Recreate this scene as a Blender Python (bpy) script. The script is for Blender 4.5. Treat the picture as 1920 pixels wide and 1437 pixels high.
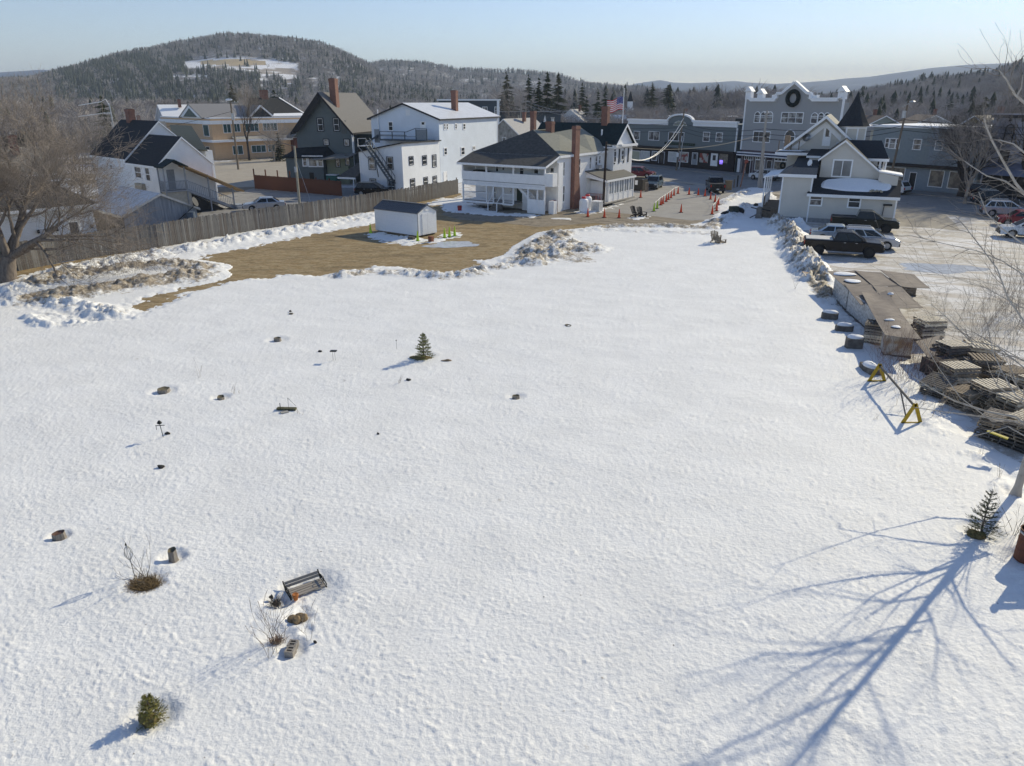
import bpy, math, random
import numpy as np
from mathutils import Vector, Matrix, Quaternion

# ------------------------------------------------------------ camera, sky, sun, exposure
sc = bpy.context.scene
COL = sc.collection
for o in list(bpy.data.objects):
    bpy.data.objects.remove(o)
FP, CX, CY, CAMH = 1377.0, 960.0, 718.5, 11.5
PITCH = math.atan((CY - 190.0) / FP)
SP, CP = math.sin(PITCH), math.cos(PITCH)
cd = bpy.data.cameras.new('camera'); cam = bpy.data.objects.new('camera', cd); COL.objects.link(cam)
cd.sensor_width = 36; cd.lens = FP / 1920 * 36; cd.clip_start = 0.3; cd.clip_end = 40000
cam.location = (0, 0, CAMH); cam.rotation_euler = (math.radians(90) - PITCH, 0, 0)
sc.camera = cam

SUN_AZ = math.radians(47)      # azimuth of the sun from +Y towards +X
SUN_EL = math.radians(28)
SUN_DIR = Vector((math.sin(SUN_AZ) * math.cos(SUN_EL), math.cos(SUN_AZ) * math.cos(SUN_EL), math.sin(SUN_EL)))
w = bpy.data.worlds.new('World'); sc.world = w; w.use_nodes = True
nt = w.node_tree; nt.nodes.clear()
sky = nt.nodes.new('ShaderNodeTexSky'); sky.sky_type = 'NISHITA'; sky.sun_disc = False
sky.sun_elevation = SUN_EL; sky.sun_rotation = SUN_AZ
sky.altitude = 600; sky.air_density = 1.0; sky.dust_density = 0.3; sky.ozone_density = 3.0
bg = nt.nodes.new('ShaderNodeBackground'); bg.inputs['Strength'].default_value = 0.15
wo = nt.nodes.new('ShaderNodeOutputWorld')
tn = nt.nodes.new('ShaderNodeMixRGB'); tn.blend_type = 'MULTIPLY'; tn.inputs[0].default_value = 1; tn.inputs[2].default_value = (.93, .86, .88, 1)
nt.links.new(sky.outputs[0], tn.inputs[1]); nt.links.new(tn.outputs[0], bg.inputs[0]); nt.links.new(bg.outputs[0], wo.inputs[0])
sd_ = bpy.data.lights.new('sun', 'SUN'); sun = bpy.data.objects.new('sun', sd_); COL.objects.link(sun)
sd_.energy = 4.35; sd_.angle = math.radians(0.5); sd_.color = (1.0, 0.90, 0.665)
sun.rotation_euler = SUN_DIR.to_track_quat('Z', 'Y').to_euler(); sun.location = (0, 0, 60)
sc.view_settings.view_transform = 'Standard'; sc.view_settings.look = 'None'
sc.view_settings.exposure = 0.14; sc.view_settings.gamma = 1.0; sc.view_settings.use_curve_mapping = False
sc.cycles.volume_bounces = 0; sc.cycles.max_bounces = 6; sc.cycles.transparent_max_bounces = 4

# ------------------------------------------------------------ where things stand (metres, from the photograph's perspective)
def ray(px, py):
    u = (px - CX) / FP; v = (py - CY) / FP
    return Vector((u, CP - v * SP, -(SP + v * CP)))
def g(px, py, z=0.0):
    d = ray(px, py); t = (z - CAMH) / d.z
    return Vector((d.x * t, d.y * t, z))
def at(px, py, Y):
    d = ray(px, py); t = Y / d.y
    return Vector((d.x * t, Y, CAMH + d.z * t))
def ht(p, py):
    """height above ground point p where the sight line of picture row py passes over it"""
    return at(CX, py, p[1]).z

class Fr:
    def __init__(s, px, py, deg, xy=None):
        p = g(px, py) if xy is None else Vector((xy[0], xy[1], 0))
        s.o = Vector((p.x, p.y)); s.a = math.radians(deg); s.deg = deg
        s.c, s.s = math.cos(s.a), math.sin(s.a)
    def loc(s, w):
        dx, dy = w[0] - s.o.x, w[1] - s.o.y
        return Vector((dx * s.c + dy * s.s, -dx * s.s + dy * s.c, w[2]))
    def world(s, x, y, z=0):
        return Vector((s.o.x + x * s.c - y * s.s, s.o.y + x * s.s + y * s.c, z))
    def _hit(s, px, py, ax, val):
        d = ray(px, py); dl = Vector((d.x * s.c + d.y * s.s, -d.x * s.s + d.y * s.c, d.z))
        o = s.loc((0, 0, CAMH)); t = (val - o[ax]) / dl[ax]
        return o + dl * t
    def F(s, px, py, y=0):
        p = s._hit(px, py, 1, y); return (p.x, p.z)
    def S(s, px, py, x=0):
        p = s._hit(px, py, 0, x); return (p.y, p.z)
    def G(s, px, py, z=0):
        p = s._hit(px, py, 2, z); return (p.x, p.y)
    def z(s, x, y, py):
        return ht(s.world(x, y), py)

# ------------------------------------------------------------ mesh helpers
class MB:
    def __init__(s): s.v = []; s.f = []; s.m = []; s.cur = 0
    def add(s, vs, fs):
        b = len(s.v); s.v.extend([tuple(q) for q in vs])
        for f in fs: s.f.append(tuple(i + b for i in f)); s.m.append(s.cur)
        return s
    def box(s, x0, y0, z0, x1, y1, z1):
        return s.add([(x0, y0, z0), (x1, y0, z0), (x1, y1, z0), (x0, y1, z0), (x0, y0, z1), (x1, y0, z1), (x1, y1, z1), (x0, y1, z1)],
                     [(0, 3, 2, 1), (4, 5, 6, 7), (0, 1, 5, 4), (1, 2, 6, 5), (2, 3, 7, 6), (3, 0, 4, 7)])
    def obox(s, c, size, rx=0, ry=0, rz=0):
        M = Matrix.Rotation(rz, 3, 'Z') @ Matrix.Rotation(ry, 3, 'Y') @ Matrix.Rotation(rx, 3, 'X')
        a, b, d = size[0] / 2, size[1] / 2, size[2] / 2
        vs = [Vector(c) + M @ Vector(q) for q in [(-a, -b, -d), (a, -b, -d), (a, b, -d), (-a, b, -d), (-a, -b, d), (a, -b, d), (a, b, d), (-a, b, d)]]
        return s.add(vs, [(0, 3, 2, 1), (4, 5, 6, 7), (0, 1, 5, 4), (1, 2, 6, 5), (2, 3, 7, 6), (3, 0, 4, 7)])
    def beam(s, p, q, w, h=None):
        p = Vector(p); q = Vector(q); d = q - p; L = d.length
        if L < 1e-6: return s
        h = w if h is None else h
        R = d.to_track_quat('X', 'Z').to_matrix(); c = (p + q) / 2
        vs = [c + R @ Vector((i * L / 2, j * w / 2, k * h / 2)) for k in (-1, 1) for i, j in ((-1, -1), (1, -1), (1, 1), (-1, 1))]
        return s.add(vs, [(0, 3, 2, 1), (4, 5, 6, 7), (0, 1, 5, 4), (1, 2, 6, 5), (2, 3, 7, 6), (3, 0, 4, 7)])
    def prism(s, poly, ax, a, b):
        n = len(poly)
        mk = {'y': lambda p, t: (p[0], t, p[1]), 'x': lambda p, t: (t, p[0], p[1]), 'z': lambda p, t: (p[0], p[1], t)}[ax]
        vs = [mk(p, a) for p in poly] + [mk(p, b) for p in poly]
        fs = [tuple(range(n - 1, -1, -1)), tuple(range(n, 2 * n))] + [(i, (i + 1) % n, n + (i + 1) % n, n + i) for i in range(n)]
        return s.add(vs, fs)
    def slab(s, pts, th):
        P = [Vector(p) for p in pts]; n = (P[1] - P[0]).cross(P[2] - P[0]).normalized()
        if n.z < 0: n = -n
        k = len(P); vs = P + [p - n * th for p in P]
        fs = [tuple(range(k)), tuple(range(2 * k - 1, k - 1, -1))] + [(i, k + i, k + (i + 1) % k, (i + 1) % k) for i in range(k)]
        return s.add(vs, fs)
    def tube(s, pts, rads, n=6, cap=True):
        pts = [Vector(p) for p in pts]; b = len(s.v)
        for i, p in enumerate(pts):
            d = (pts[min(i + 1, len(pts) - 1)] - pts[max(i - 1, 0)])
            if d.length < 1e-9: d = Vector((0, 0, 1))
            d.normalize()
            u = d.cross(Vector((0.3, 0.9, 0.1)) if abs(d.z) > .9 else Vector((0, 0, 1))).normalized(); v = d.cross(u)
            r = rads[i] if hasattr(rads, '__len__') else rads
            for k in range(n):
                a = 2 * math.pi * k / n
                s.v.append(tuple(p + u * (r * math.cos(a)) + v * (r * math.sin(a))))
        for i in range(len(pts) - 1):
            for k in range(n):
                s.f.append((b + i * n + k, b + i * n + (k + 1) % n, b + (i + 1) * n + (k + 1) % n, b + (i + 1) * n + k)); s.m.append(s.cur)
        if cap:
            s.f.append(tuple(b + k for k in range(n))[::-1]); s.m.append(s.cur)
            e = b + (len(pts) - 1) * n; s.f.append(tuple(e + k for k in range(n))); s.m.append(s.cur)
        return s
    def lathe(s, prof, n=16, c=(0, 0, 0)):
        return s.tube([(c[0], c[1], c[2] + z) for r, z in prof], [max(r, 1e-4) for r, z in prof], n)
    def ring(s, c, R, r, axis='y', n=24, k=8):
        b = len(s.v)
        for i in range(n):
            a = 2 * math.pi * i / n
            for j in range(k):
                t = 2 * math.pi * j / k; q = R + r * math.cos(t); h = r * math.sin(t)
                p = {'y': (q * math.cos(a), h, q * math.sin(a)), 'z': (q * math.cos(a), q * math.sin(a), h), 'x': (h, q * math.cos(a), q * math.sin(a))}[axis]
                s.v.append((c[0] + p[0], c[1] + p[1], c[2] + p[2]))
        for i in range(n):
            for j in range(k):
                s.f.append((b + i * k + j, b + ((i + 1) % n) * k + j, b + ((i + 1) % n) * k + (j + 1) % k, b + i * k + (j + 1) % k)); s.m.append(s.cur)
        return s
    def blob(s, c, size, seed=0, n=10, m=7, rough=.18, zmin=None):
        r = random.Random(seed); b = len(s.v)
        ph = [r.uniform(0, 6.28) for _ in range(6)]
        for i in range(m + 1):
            th = math.pi * i / m
            for j in range(n):
                a = 2 * math.pi * j / n
                k = 1 + rough * (math.sin(2 * a + ph[0] + 2 * th) * .5 + math.sin(3 * a + ph[1]) * .35 + math.cos(3 * th + ph[2] + a) * .5)
                z = c[2] + size[2] * math.cos(th) * k
                if zmin is not None: z = max(z, zmin)
                s.v.append((c[0] + size[0] * math.sin(th) * math.cos(a) * k, c[1] + size[1] * math.sin(th) * math.sin(a) * k, z))
        for i in range(m):
            for j in range(n):
                s.f.append((b + i * n + j, b + i * n + (j + 1) % n, b + (i + 1) * n + (j + 1) % n, b + (i + 1) * n + j)); s.m.append(s.cur)
        return s

def obj(name, mb, mats, parent=None, smooth=False, kind=None, loc=None, rotz=None):
    me = bpy.data.meshes.new(name); me.from_pydata(mb.v, [], mb.f)
    if not isinstance(mats, (list, tuple)): mats = [mats]
    for m in mats: me.materials.append(m)
    if len(mats) > 1: me.polygons.foreach_set('material_index', mb.m)
    if smooth: me.polygons.foreach_set('use_smooth', [True] * len(me.polygons))
    me.update()
    o = bpy.data.objects.new(name, me); COL.objects.link(o)
    if parent: o.parent = parent
    if kind: o['kind'] = kind
    if loc is not None: o.location = loc
    if rotz is not None: o.rotation_euler = (0, 0, rotz)
    return o
def npobj(name, V, Fa, mats, smooth=False, kind=None, parent=None, mi=None):
    me = bpy.data.meshes.new(name); nv, nf = len(V), len(Fa); k = Fa.shape[1]
    me.vertices.add(nv); me.vertices.foreach_set('co', np.ascontiguousarray(V, dtype=np.float32).ravel())
    me.loops.add(nf * k); me.loops.foreach_set('vertex_index', np.ascontiguousarray(Fa, dtype=np.int32).ravel())
    me.polygons.add(nf); me.polygons.foreach_set('loop_start', np.arange(0, nf * k, k, dtype=np.int32))
    me.polygons.foreach_set('loop_total', np.full(nf, k, dtype=np.int32))
    if not isinstance(mats, (list, tuple)): mats = [mats]
    for m in mats: me.materials.append(m)
    if mi is not None: me.polygons.foreach_set('material_index', np.ascontiguousarray(mi, dtype=np.int32))
    if smooth: me.polygons.foreach_set('use_smooth', np.ones(nf, dtype=bool))
    me.update(calc_edges=True); me.validate()
    o = bpy.data.objects.new(name, me); COL.objects.link(o)
    if parent: o.parent = parent
    if kind: o['kind'] = kind
    return o
def tag(o, label, cat, group=None):
    o['label'] = label; o['category'] = cat
    if group: o['group'] = group
    return o
def thing(name, label, cat, loc=(0, 0, 0), rotz=0.0, group=None):
    o = bpy.data.objects.new(name, None); COL.objects.link(o); o.empty_display_size = .3
    o.location = loc; o.rotation_euler = (0, 0, rotz)
    return tag(o, label, cat, group)
def house(name, label, fr, cat='house'):
    return thing(name, label, cat, (fr.o.x, fr.o.y, 0), fr.a)
def dup(root, loc=None, rotz=None, label=None, group=None):
    kids = {}
    for c in bpy.data.objects:
        if c.parent is not None: kids.setdefault(c.parent.name, []).append(c)
    def cp(o, par):
        n = o.copy(); COL.objects.link(n)
        if par: n.parent = par
        for ch in kids.get(o.name, []): cp(ch, n)
        return n
    r = cp(root, None)
    if loc is not None: r.location = loc
    if rotz is not None: r.rotation_euler = (0, 0, rotz)
    if label: r['label'] = label
    if group: r['group'] = group
    return r

# ------------------------------------------------------------ materials
_M = {}
def mat(name, col, rough=.8, col2=None, scale=4.0, var=.12, bump=0.0, bscale=None, metal=0.0, spec=.3,
        siding=None, axis='Z', stretch=None, detail=4, sdark=.75, th=None):
    """procedural: two tones mixed by noise, optional fine relief, optional lapped boards every `siding` metres"""
    if name in _M: return _M[name]
    m = bpy.data.materials.new(name); m.use_nodes = True; t = m.node_tree; N = t.nodes; L = t.links
    b = N['Principled BSDF']; b.inputs['Roughness'].default_value = rough; b.inputs['Metallic'].default_value = metal
    b.inputs['Specular IOR Level'].default_value = spec
    tc = N.new('ShaderNodeTexCoord'); mp = N.new('ShaderNodeMapping'); L.new(tc.outputs['Object'], mp.inputs[0])
    if stretch: mp.inputs['Scale'].default_value = stretch
    nz = N.new('ShaderNodeTexNoise'); nz.inputs['Scale'].default_value = scale; nz.inputs['Detail'].default_value = detail
    L.new(mp.outputs[0], nz.inputs['Vector'])
    rp = N.new('ShaderNodeValToRGB')
    lo, hi = th if th else (.3, .7)
    rp.color_ramp.elements[0].position = lo; rp.color_ramp.elements[1].position = hi
    c2 = col2 if col2 else tuple(min(1, c * (1 + var)) for c in col)
    c1 = col if col2 else tuple(c * (1 - var) for c in col)
    rp.color_ramp.elements[0].color = (*c1, 1); rp.color_ramp.elements[1].color = (*c2, 1)
    L.new(nz.outputs['Fac'], rp.inputs[0]); out = rp.outputs[0]; hgt = None
    if siding:
        wv = N.new('ShaderNodeTexWave'); wv.wave_type = 'BANDS'; wv.bands_direction = axis; wv.wave_profile = 'SAW'
        wv.inputs['Scale'].default_value = 2 * math.pi / 20 / siding; wv.inputs['Distortion'].default_value = 0
        L.new(tc.outputs['Object'], wv.inputs['Vector'])
        r2 = N.new('ShaderNodeValToRGB'); r2.color_ramp.elements[0].position = 0.0; r2.color_ramp.elements[1].position = .16
        r2.color_ramp.elements[0].color = (sdark, sdark, sdark, 1); r2.color_ramp.elements[1].color = (1, 1, 1, 1)
        L.new(wv.outputs['Fac'], r2.inputs[0])
        mx = N.new('ShaderNodeMixRGB'); mx.blend_type = 'MULTIPLY'; mx.inputs[0].default_value = 1
        L.new(out, mx.inputs[1]); L.new(r2.outputs[0], mx.inputs[2]); out = mx.outputs[0]; hgt = wv.outputs['Fac']
    L.new(out, b.inputs['Base Color'])
    if bump:
        bn = N.new('ShaderNodeTexNoise'); bn.inputs['Scale'].default_value = bscale or scale * 4; bn.inputs['Detail'].default_value = 3
        L.new(mp.outputs[0], bn.inputs['Vector'])
        bp = N.new('ShaderNodeBump'); bp.inputs['Strength'].default_value = .6; bp.inputs['Distance'].default_value = bump
        L.new(bn.outputs['Fac'], bp.inputs['Height']); L.new(bp.outputs[0], b.inputs['Normal'])
        hgt = None
    if hgt is not None:
        bp = N.new('ShaderNodeBump'); bp.inputs['Strength'].default_value = .5; bp.inputs['Distance'].default_value = .015
        L.new(hgt, bp.inputs['Height']); L.new(bp.outputs[0], b.inputs['Normal'])
    _M[name] = m; return m
def brick_mat(name, c1, c2, mortar, scale=1.0):
    if name in _M: return _M[name]
    m = bpy.data.materials.new(name); m.use_nodes = True; t = m.node_tree; N = t.nodes; L = t.links
    b = N['Principled BSDF']; b.inputs['Roughness'].default_value = .9
    tc = N.new('ShaderNodeTexCoord'); sx = N.new('ShaderNodeSeparateXYZ'); cb = N.new('ShaderNodeCombineXYZ'); ad = N.new('ShaderNodeMath'); ad.operation = 'ADD'
    L.new(tc.outputs['Object'], sx.inputs[0]); L.new(sx.outputs[0], ad.inputs[0]); L.new(sx.outputs[1], ad.inputs[1])
    L.new(ad.outputs[0], cb.inputs[0]); L.new(sx.outputs[2], cb.inputs[1])
    br = N.new('ShaderNodeTexBrick'); br.inputs['Scale'].default_value = scale
    br.inputs['Brick Width'].default_value = .22; br.inputs['Row Height'].default_value = .075; br.inputs['Mortar Size'].default_value = .009
    br.inputs['Color1'].default_value = (*c1, 1); br.inputs['Color2'].default_value = (*c2, 1); br.inputs['Mortar'].default_value = (*mortar, 1)
    L.new(cb.outputs[0], br.inputs['Vector'])
    nz = N.new('ShaderNodeTexNoise'); nz.inputs['Scale'].default_value = 1.3; L.new(tc.outputs['Object'], nz.inputs['Vector'])
    mx = N.new('ShaderNodeMixRGB'); mx.blend_type = 'MULTIPLY'; mx.inputs[0].default_value = .45
    L.new(br.outputs['Color'], mx.inputs[1]); L.new(nz.outputs['Fac'], mx.inputs[2]); L.new(mx.outputs[0], b.inputs['Base Color'])
    _M[name] = m; return m

WHITE = mat('white_paint', (.84, .84, .84), .6, var=.05, scale=1.5)
WSIDE = mat('white_clapboard', (.83, .83, .83), .65, var=.06, scale=.8, siding=.13)
TRIM = mat('white_trim', (.87, .87, .87), .5, var=.03)
GLASS = mat('window_glass', (.035, .04, .045), .12, var=.5, scale=1.5, spec=.6)
GLASS2 = mat('curtained_glass', (.30, .30, .29), .2, col2=(.06, .06, .07), scale=1.1, spec=.6, th=(.45, .55))
DARKSH = mat('dark_shingles', (.028, .03, .033), .9, var=.35, scale=9, siding=.14, axis='Z', sdark=.6)
GREYSH = mat('grey_shingles', (.22, .215, .20), .9, var=.12, scale=6, siding=.14, sdark=.8)
BRICKM = brick_mat('chimney_brick', (.30, .10, .06), (.22, .075, .05), (.30, .26, .22))
METALG = mat('galvanised_metal', (.45, .46, .48), .4, metal=.6, var=.15)
BLACKM = mat('black_metal', (.02, .02, .022), .5, var=.2)
POLEW = mat('weathered_pole_wood', (.20, .16, .12), .9, var=.3, scale=3, stretch=(4, 4, .4))
POLEG = mat('grey_pole_wood', (.36, .34, .31), .9, var=.2, scale=3, stretch=(4, 4, .4))
WIRE = mat('cable', (.03, .03, .035), .6)
WIREW = mat('pale_cable', (.8, .8, .8), .5)
BARK = mat('grey_brown_bark', (.13, .105, .085), .95, col2=(.25, .21, .175), scale=7, stretch=(1, 1, .25), bump=.02)
TWIG = mat('twig_bark', (.27, .23, .195), .95, var=.3, scale=2)
BIRCH = mat('pale_bark', (.42, .39, .35), .9, col2=(.25, .22, .19), scale=5, stretch=(1, 1, .6), th=(.5, .75))
SNOWM = mat('roof_snow', (.83, .84, .86), .7, var=.02, bump=.03, bscale=6)
# ------------------------------------------------------------ noise on arrays
def perlin(x, y, seed=0):
    rs = np.random.RandomState(seed); n = 512
    ang = rs.rand(n, n) * 2 * np.pi; gx, gy = np.cos(ang), np.sin(ang)
    xi = np.floor(x).astype(np.int64); yi = np.floor(y).astype(np.int64); xf = x - xi; yf = y - yi
    u = xf * xf * xf * (xf * (xf * 6 - 15) + 10); v = yf * yf * yf * (yf * (yf * 6 - 15) + 10)
    def d(i, j):
        a = (xi + i) % n; b = (yi + j) % n
        return gx[a, b] * (xf - i) + gy[a, b] * (yf - j)
    return ((d(0, 0) * (1 - u) + d(1, 0) * u) * (1 - v) + (d(0, 1) * (1 - u) + d(1, 1) * u) * v) * 1.5
def fbm(x, y, seed=0, oct=4, gain=.5):
    s = 0; a = 1.0; f = 1.0
    for k in range(oct):
        s = s + a * perlin(x * f + 13.7 * k, y * f - 7.1 * k, seed + k); a *= gain; f *= 2.03
    return s
def poly_sd(x, y, poly):
    """signed distance, positive inside"""
    P = np.array([(p[0], p[1]) for p in poly]); ins = np.zeros(x.shape, bool); dm = np.full(x.shape, 1e9)
    for i in range(len(P)):
        ax_, ay = P[i]; bx, by = P[(i + 1) % len(P)]
        c = ((ay > y) != (by > y)); 
        with np.errstate(divide='ignore', invalid='ignore'):
            ins ^= c & (x < (bx - ax_) * (y - ay) / (by - ay + 1e-12) + ax_)
        ex, ey = bx - ax_, by - ay; t = np.clip(((x - ax_) * ex + (y - ay) * ey) / (ex * ex + ey * ey + 1e-9), 0, 1)
        dm = np.minimum(dm, np.hypot(x - ax_ - t * ex, y - ay - t * ey))
    return np.where(ins, dm, -dm)
def line_d(x, y, pts):
    dm = np.full(x.shape, 1e9)
    for (ax_, ay), (bx, by) in zip(pts[:-1], pts[1:]):
        ex, ey = bx - ax_, by - ay; t = np.clip(((x - ax_) * ex + (y - ay) * ey) / (ex * ex + ey * ey + 1e-9), 0, 1)
        dm = np.minimum(dm, np.hypot(x - ax_ - t * ex, y - ay - t * ey))
    return dm
def GP(pts): return [(g(*p).x, g(*p).y) for p in pts]

# ------------------------------------------------------------ ground sheets
def ground_mat(name, layers, rough=.9, bump=.01, bscale=8):
    """layers: base colour then (colour, noise scale, lo, hi, stretch)"""
    m = bpy.data.materials.new(name); m.use_nodes = True; t = m.node_tree; N = t.nodes; L = t.links
    b = N['Principled BSDF']; b.inputs['Roughness'].default_value = rough; b.inputs['Specular IOR Level'].default_value = .15
    tc = N.new('ShaderNodeTexCoord'); out = None
    for i, (col, scl, lo, hi, st) in enumerate(layers):
        if i == 0:
            rgb = N.new('ShaderNodeRGB'); rgb.outputs[0].default_value = (*col, 1); out = rgb.outputs[0]; continue
        mp = N.new('ShaderNodeMapping'); mp.inputs['Scale'].default_value = (st[0], st[1], 1); mp.inputs['Rotation'].default_value = (0, 0, st[2])
        mp.inputs['Location'].default_value = (i * 31.7, i * 11.3, 0)
        L.new(tc.outputs['Object'], mp.inputs[0])
        nz = N.new('ShaderNodeTexNoise'); nz.inputs['Scale'].default_value = scl; nz.inputs['Detail'].default_value = 6; nz.inputs['Roughness'].default_value = .6
        nz.inputs['Distortion'].default_value = .6
        L.new(mp.outputs[0], nz.inputs['Vector'])
        mr = N.new('ShaderNodeMapRange'); mr.inputs[1].default_value = lo; mr.inputs[2].default_value = hi; L.new(nz.outputs['Fac'], mr.inputs[0])
        mx = N.new('ShaderNodeMixRGB'); mx.inputs[2].default_value = (*col, 1); L.new(mr.outputs[0], mx.inputs[0]); L.new(out, mx.inputs[1]); out = mx.outputs[0]
    L.new(out, b.inputs['Base Color'])
    bn = N.new('ShaderNodeTexNoise'); bn.inputs['Scale'].default_value = bscale; bn.inputs['Detail'].default_value = 5; L.new(tc.outputs['Object'], bn.inputs['Vector'])
    bp = N.new('ShaderNodeBump'); bp.inputs['Strength'].default_value = .7; bp.inputs['Distance'].default_value = bump
    L.new(bn.outputs['Fac'], bp.inputs['Height']); L.new(bp.outputs[0], b.inputs['Normal'])
    return m
U = (1, 1, 0)
M_TOWN = ground_mat('town_ground', [((.20, .17, .13), 0, 0, 0, U), ((.11, .09, .065), .15, .5, .62, U), ((.62, .63, .65), .06, .46, .56, U), ((.24, .20, .15), 1.2, .5, .7, U)])
M_LAWN = ground_mat('dead_lawn', [((.30, .205, .10), 0, 0, 0, U), ((.42, .33, .20), .9, .4, .62, (1, 2.5, .6)), ((.19, .14, .08), .35, .5, .68, (1, 2, .5)), ((.42, .34, .22), 2.2, .56, .7, (1, 3, .4)), ((.12, .085, .05), 1.6, .6, .72, (1, 2, .7)),
                                  ((.15, .12, .055), 3.5, .45, .7, (1, 3, .6)), ((.36, .28, .17), 6, .55, .75, (1, 3, .5))], bump=.04, bscale=14)
M_ASPH = ground_mat('pale_asphalt', [((.35, .335, .31), 0, 0, 0, U), ((.41, .39, .36), .5, .4, .65, U), ((.22, .21, .195), .22, .55, .75, (1, 2.5, .9)), ((.27, .255, .235), 9, .4, .7, U)], bump=.006, bscale=40)
M_GRAV = ground_mat('gravel_verge', [((.29, .245, .185), 0, 0, 0, U), ((.16, .13, .095), .8, .45, .65, (1, 2, .5)), ((.29, .26, .21), 3, .5, .7, U)], bump=.02, bscale=20)
M_ROAD = ground_mat('street_asphalt', [((.26, .25, .24), 0, 0, 0, U), ((.33, .32, .30), .3, .45, .65, (1, 5, -1.0)), ((.11, .105, .10), 1.5, .55, .75, U)], bump=.006, bscale=30)
M_LOT = ground_mat('packed_snow_and_grit', [((.50, .465, .41), 0, 0, 0, U), ((.74, .73, .72), .16, .47, .60, (1, 1.3, .3)), ((.33, .29, .24), .5, .54, .66, (1, 1.8, -.4)),
                                            ((.70, .69, .68), 1.9, .54, .64, (1, 1.6, .2)), ((.34, .29, .23), 4.5, .58, .68, (1, 2.0, -.5)), ((.70, .69, .68), 9, .56, .66, U)], bump=.06, bscale=4, rough=.8)
def tracks(m, col, direction, scl, rot, fac):
    N = m.node_tree.nodes; L = m.node_tree.links; b = N['Principled BSDF']; src = b.inputs['Base Color'].links[0].from_socket
    tc = N.new('ShaderNodeTexCoord'); mp = N.new('ShaderNodeMapping'); mp.inputs['Rotation'].default_value = (0, 0, rot); L.new(tc.outputs['Object'], mp.inputs[0])
    wv = N.new('ShaderNodeTexWave'); wv.wave_type = direction; wv.inputs['Scale'].default_value = scl; wv.inputs['Distortion'].default_value = 16; wv.inputs['Detail'].default_value = 3; wv.inputs['Detail Scale'].default_value = .35; L.new(mp.outputs[0], wv.inputs['Vector'])
    mr = N.new('ShaderNodeMapRange'); mr.inputs[1].default_value = .72; mr.inputs[2].default_value = .95; mr.inputs[4].default_value = fac; L.new(wv.outputs['Fac'], mr.inputs[0])
    mx = N.new('ShaderNodeMixRGB'); mx.inputs[2].default_value = (*col, 1); L.new(mr.outputs[0], mx.inputs[0]); L.new(src, mx.inputs[1]); L.new(mx.outputs[0], b.inputs['Base Color'])
tracks(M_LOT, (.44, .38, .31), 'RINGS', .11, .5, .6)
M_DRY = ground_mat('dry_sandy_asphalt', [((.40, .36, .295), 0, 0, 0, U), ((.34, .30, .245), .6, .4, .65, U), ((.46, .42, .36), 5, .5, .7, U)], bump=.008, bscale=30)
M_WALK = ground_mat('pavement_concrete', [((.27, .26, .25), 0, 0, 0, U), ((.2, .19, .18), 1.2, .5, .7, U)], bump=.004, bscale=30)
M_ICE = ground_mat('grey_ice', [((.45, .47, .50), 0, 0, 0, U), ((.62, .64, .67), 1.4, .5, .62, (1, 2.5, 0)), ((.30, .32, .35), 3, .55, .7, U)], bump=.006, bscale=6, rough=.25)

mb = MB(); R_ = 30000
mb.add([(-R_, -200, -.03), (R_, -200, -.03), (R_, R_, -.03), (-R_, R_, -.03)], [(0, 1, 2, 3)])
obj('ground', mb, M_TOWN, kind='structure')
def sheet(name, pts, z, m, world=False):
    P = pts if world else GP(pts)
    mb = MB(); mb.add([(p[0], p[1], z) for p in P], [tuple(range(len(P)))])
    return obj(name, mb, m, kind='structure')
def oval(name, px, py, rx, ry, z, m, seed=1, rot=0):
    c = g(px, py); r = random.Random(seed); ph = [r.uniform(0, 6.28) for _ in range(4)]; P = []
    for i in range(44):
        a = 2 * math.pi * i / 44; k = 1 + .13 * math.sin(3 * a + ph[0]) + .09 * math.sin(5 * a + ph[1]) + .05 * math.sin(11 * a + ph[2])
        x, y = rx * k * math.cos(a), ry * k * math.sin(a)
        P.append((c.x + x * math.cos(rot) - y * math.sin(rot), c.y + x * math.sin(rot) + y * math.cos(rot)))
    return sheet(name, P, z, m, True)
# the brown lawn round the shed
sheet('lawn', [(-80, 640), (-250, 560), (-60, 500), (35, 507), (200, 478), (401, 445), (540, 422), (703, 394), (766, 382), (863, 362), (872, 376), (830, 400), (1010, 412), (1200, 423), (1260, 470), (900, 560), (400, 640), (150, 700)], -.012, M_LAWN)
sheet('gravel_verge', [(826, 402), (870, 386), (1020, 395), (1135, 388), (1330, 390), (1390, 440), (1260, 440), (1120, 418), (1010, 426), (940, 418), (860, 412)], -.004, M_GRAV)
sheet('driveway', [(1128, 397), (1185, 353), (1198, 338), (1300, 347), (1420, 354), (1378, 372), (1352, 400), (1335, 412), (1297, 414), (1220, 405)], 0.004, M_ASPH)
# the street and its pavement run along the shop row
RO = Fr(1388, 326, -57)
def rowpoly(x0, x1, y0, y1): return [tuple(RO.world(x, y)[:2]) for x, y in ((x0, y0), (x1, y0), (x1, y1), (x0, y1))]
sheet('street', rowpoly(-260, 160, -17.5, -4.2), 0.008, M_ROAD, True)
sheet('verge', rowpoly(-260, 160, -19.5, -17.5), 0.0, M_DRY, True)
mb = MB()
for i in range(-34, 28):
    x0, x1 = i * 3.0 + .02, i * 3.0 + 2.98
    a = [RO.world(x0, -4.2), RO.world(x1, -4.2), RO.world(x1, -.02), RO.world(x0, -.02)]
    mb.add([(p.x, p.y, 0) for p in a] + [(p.x, p.y, .14) for p in a], [(4, 5, 6, 7), (0, 1, 5, 4), (1, 2, 6, 5), (2, 3, 7, 6), (3, 0, 4, 7)])
pv = obj('pavement', mb, M_WALK, kind='structure')
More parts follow.
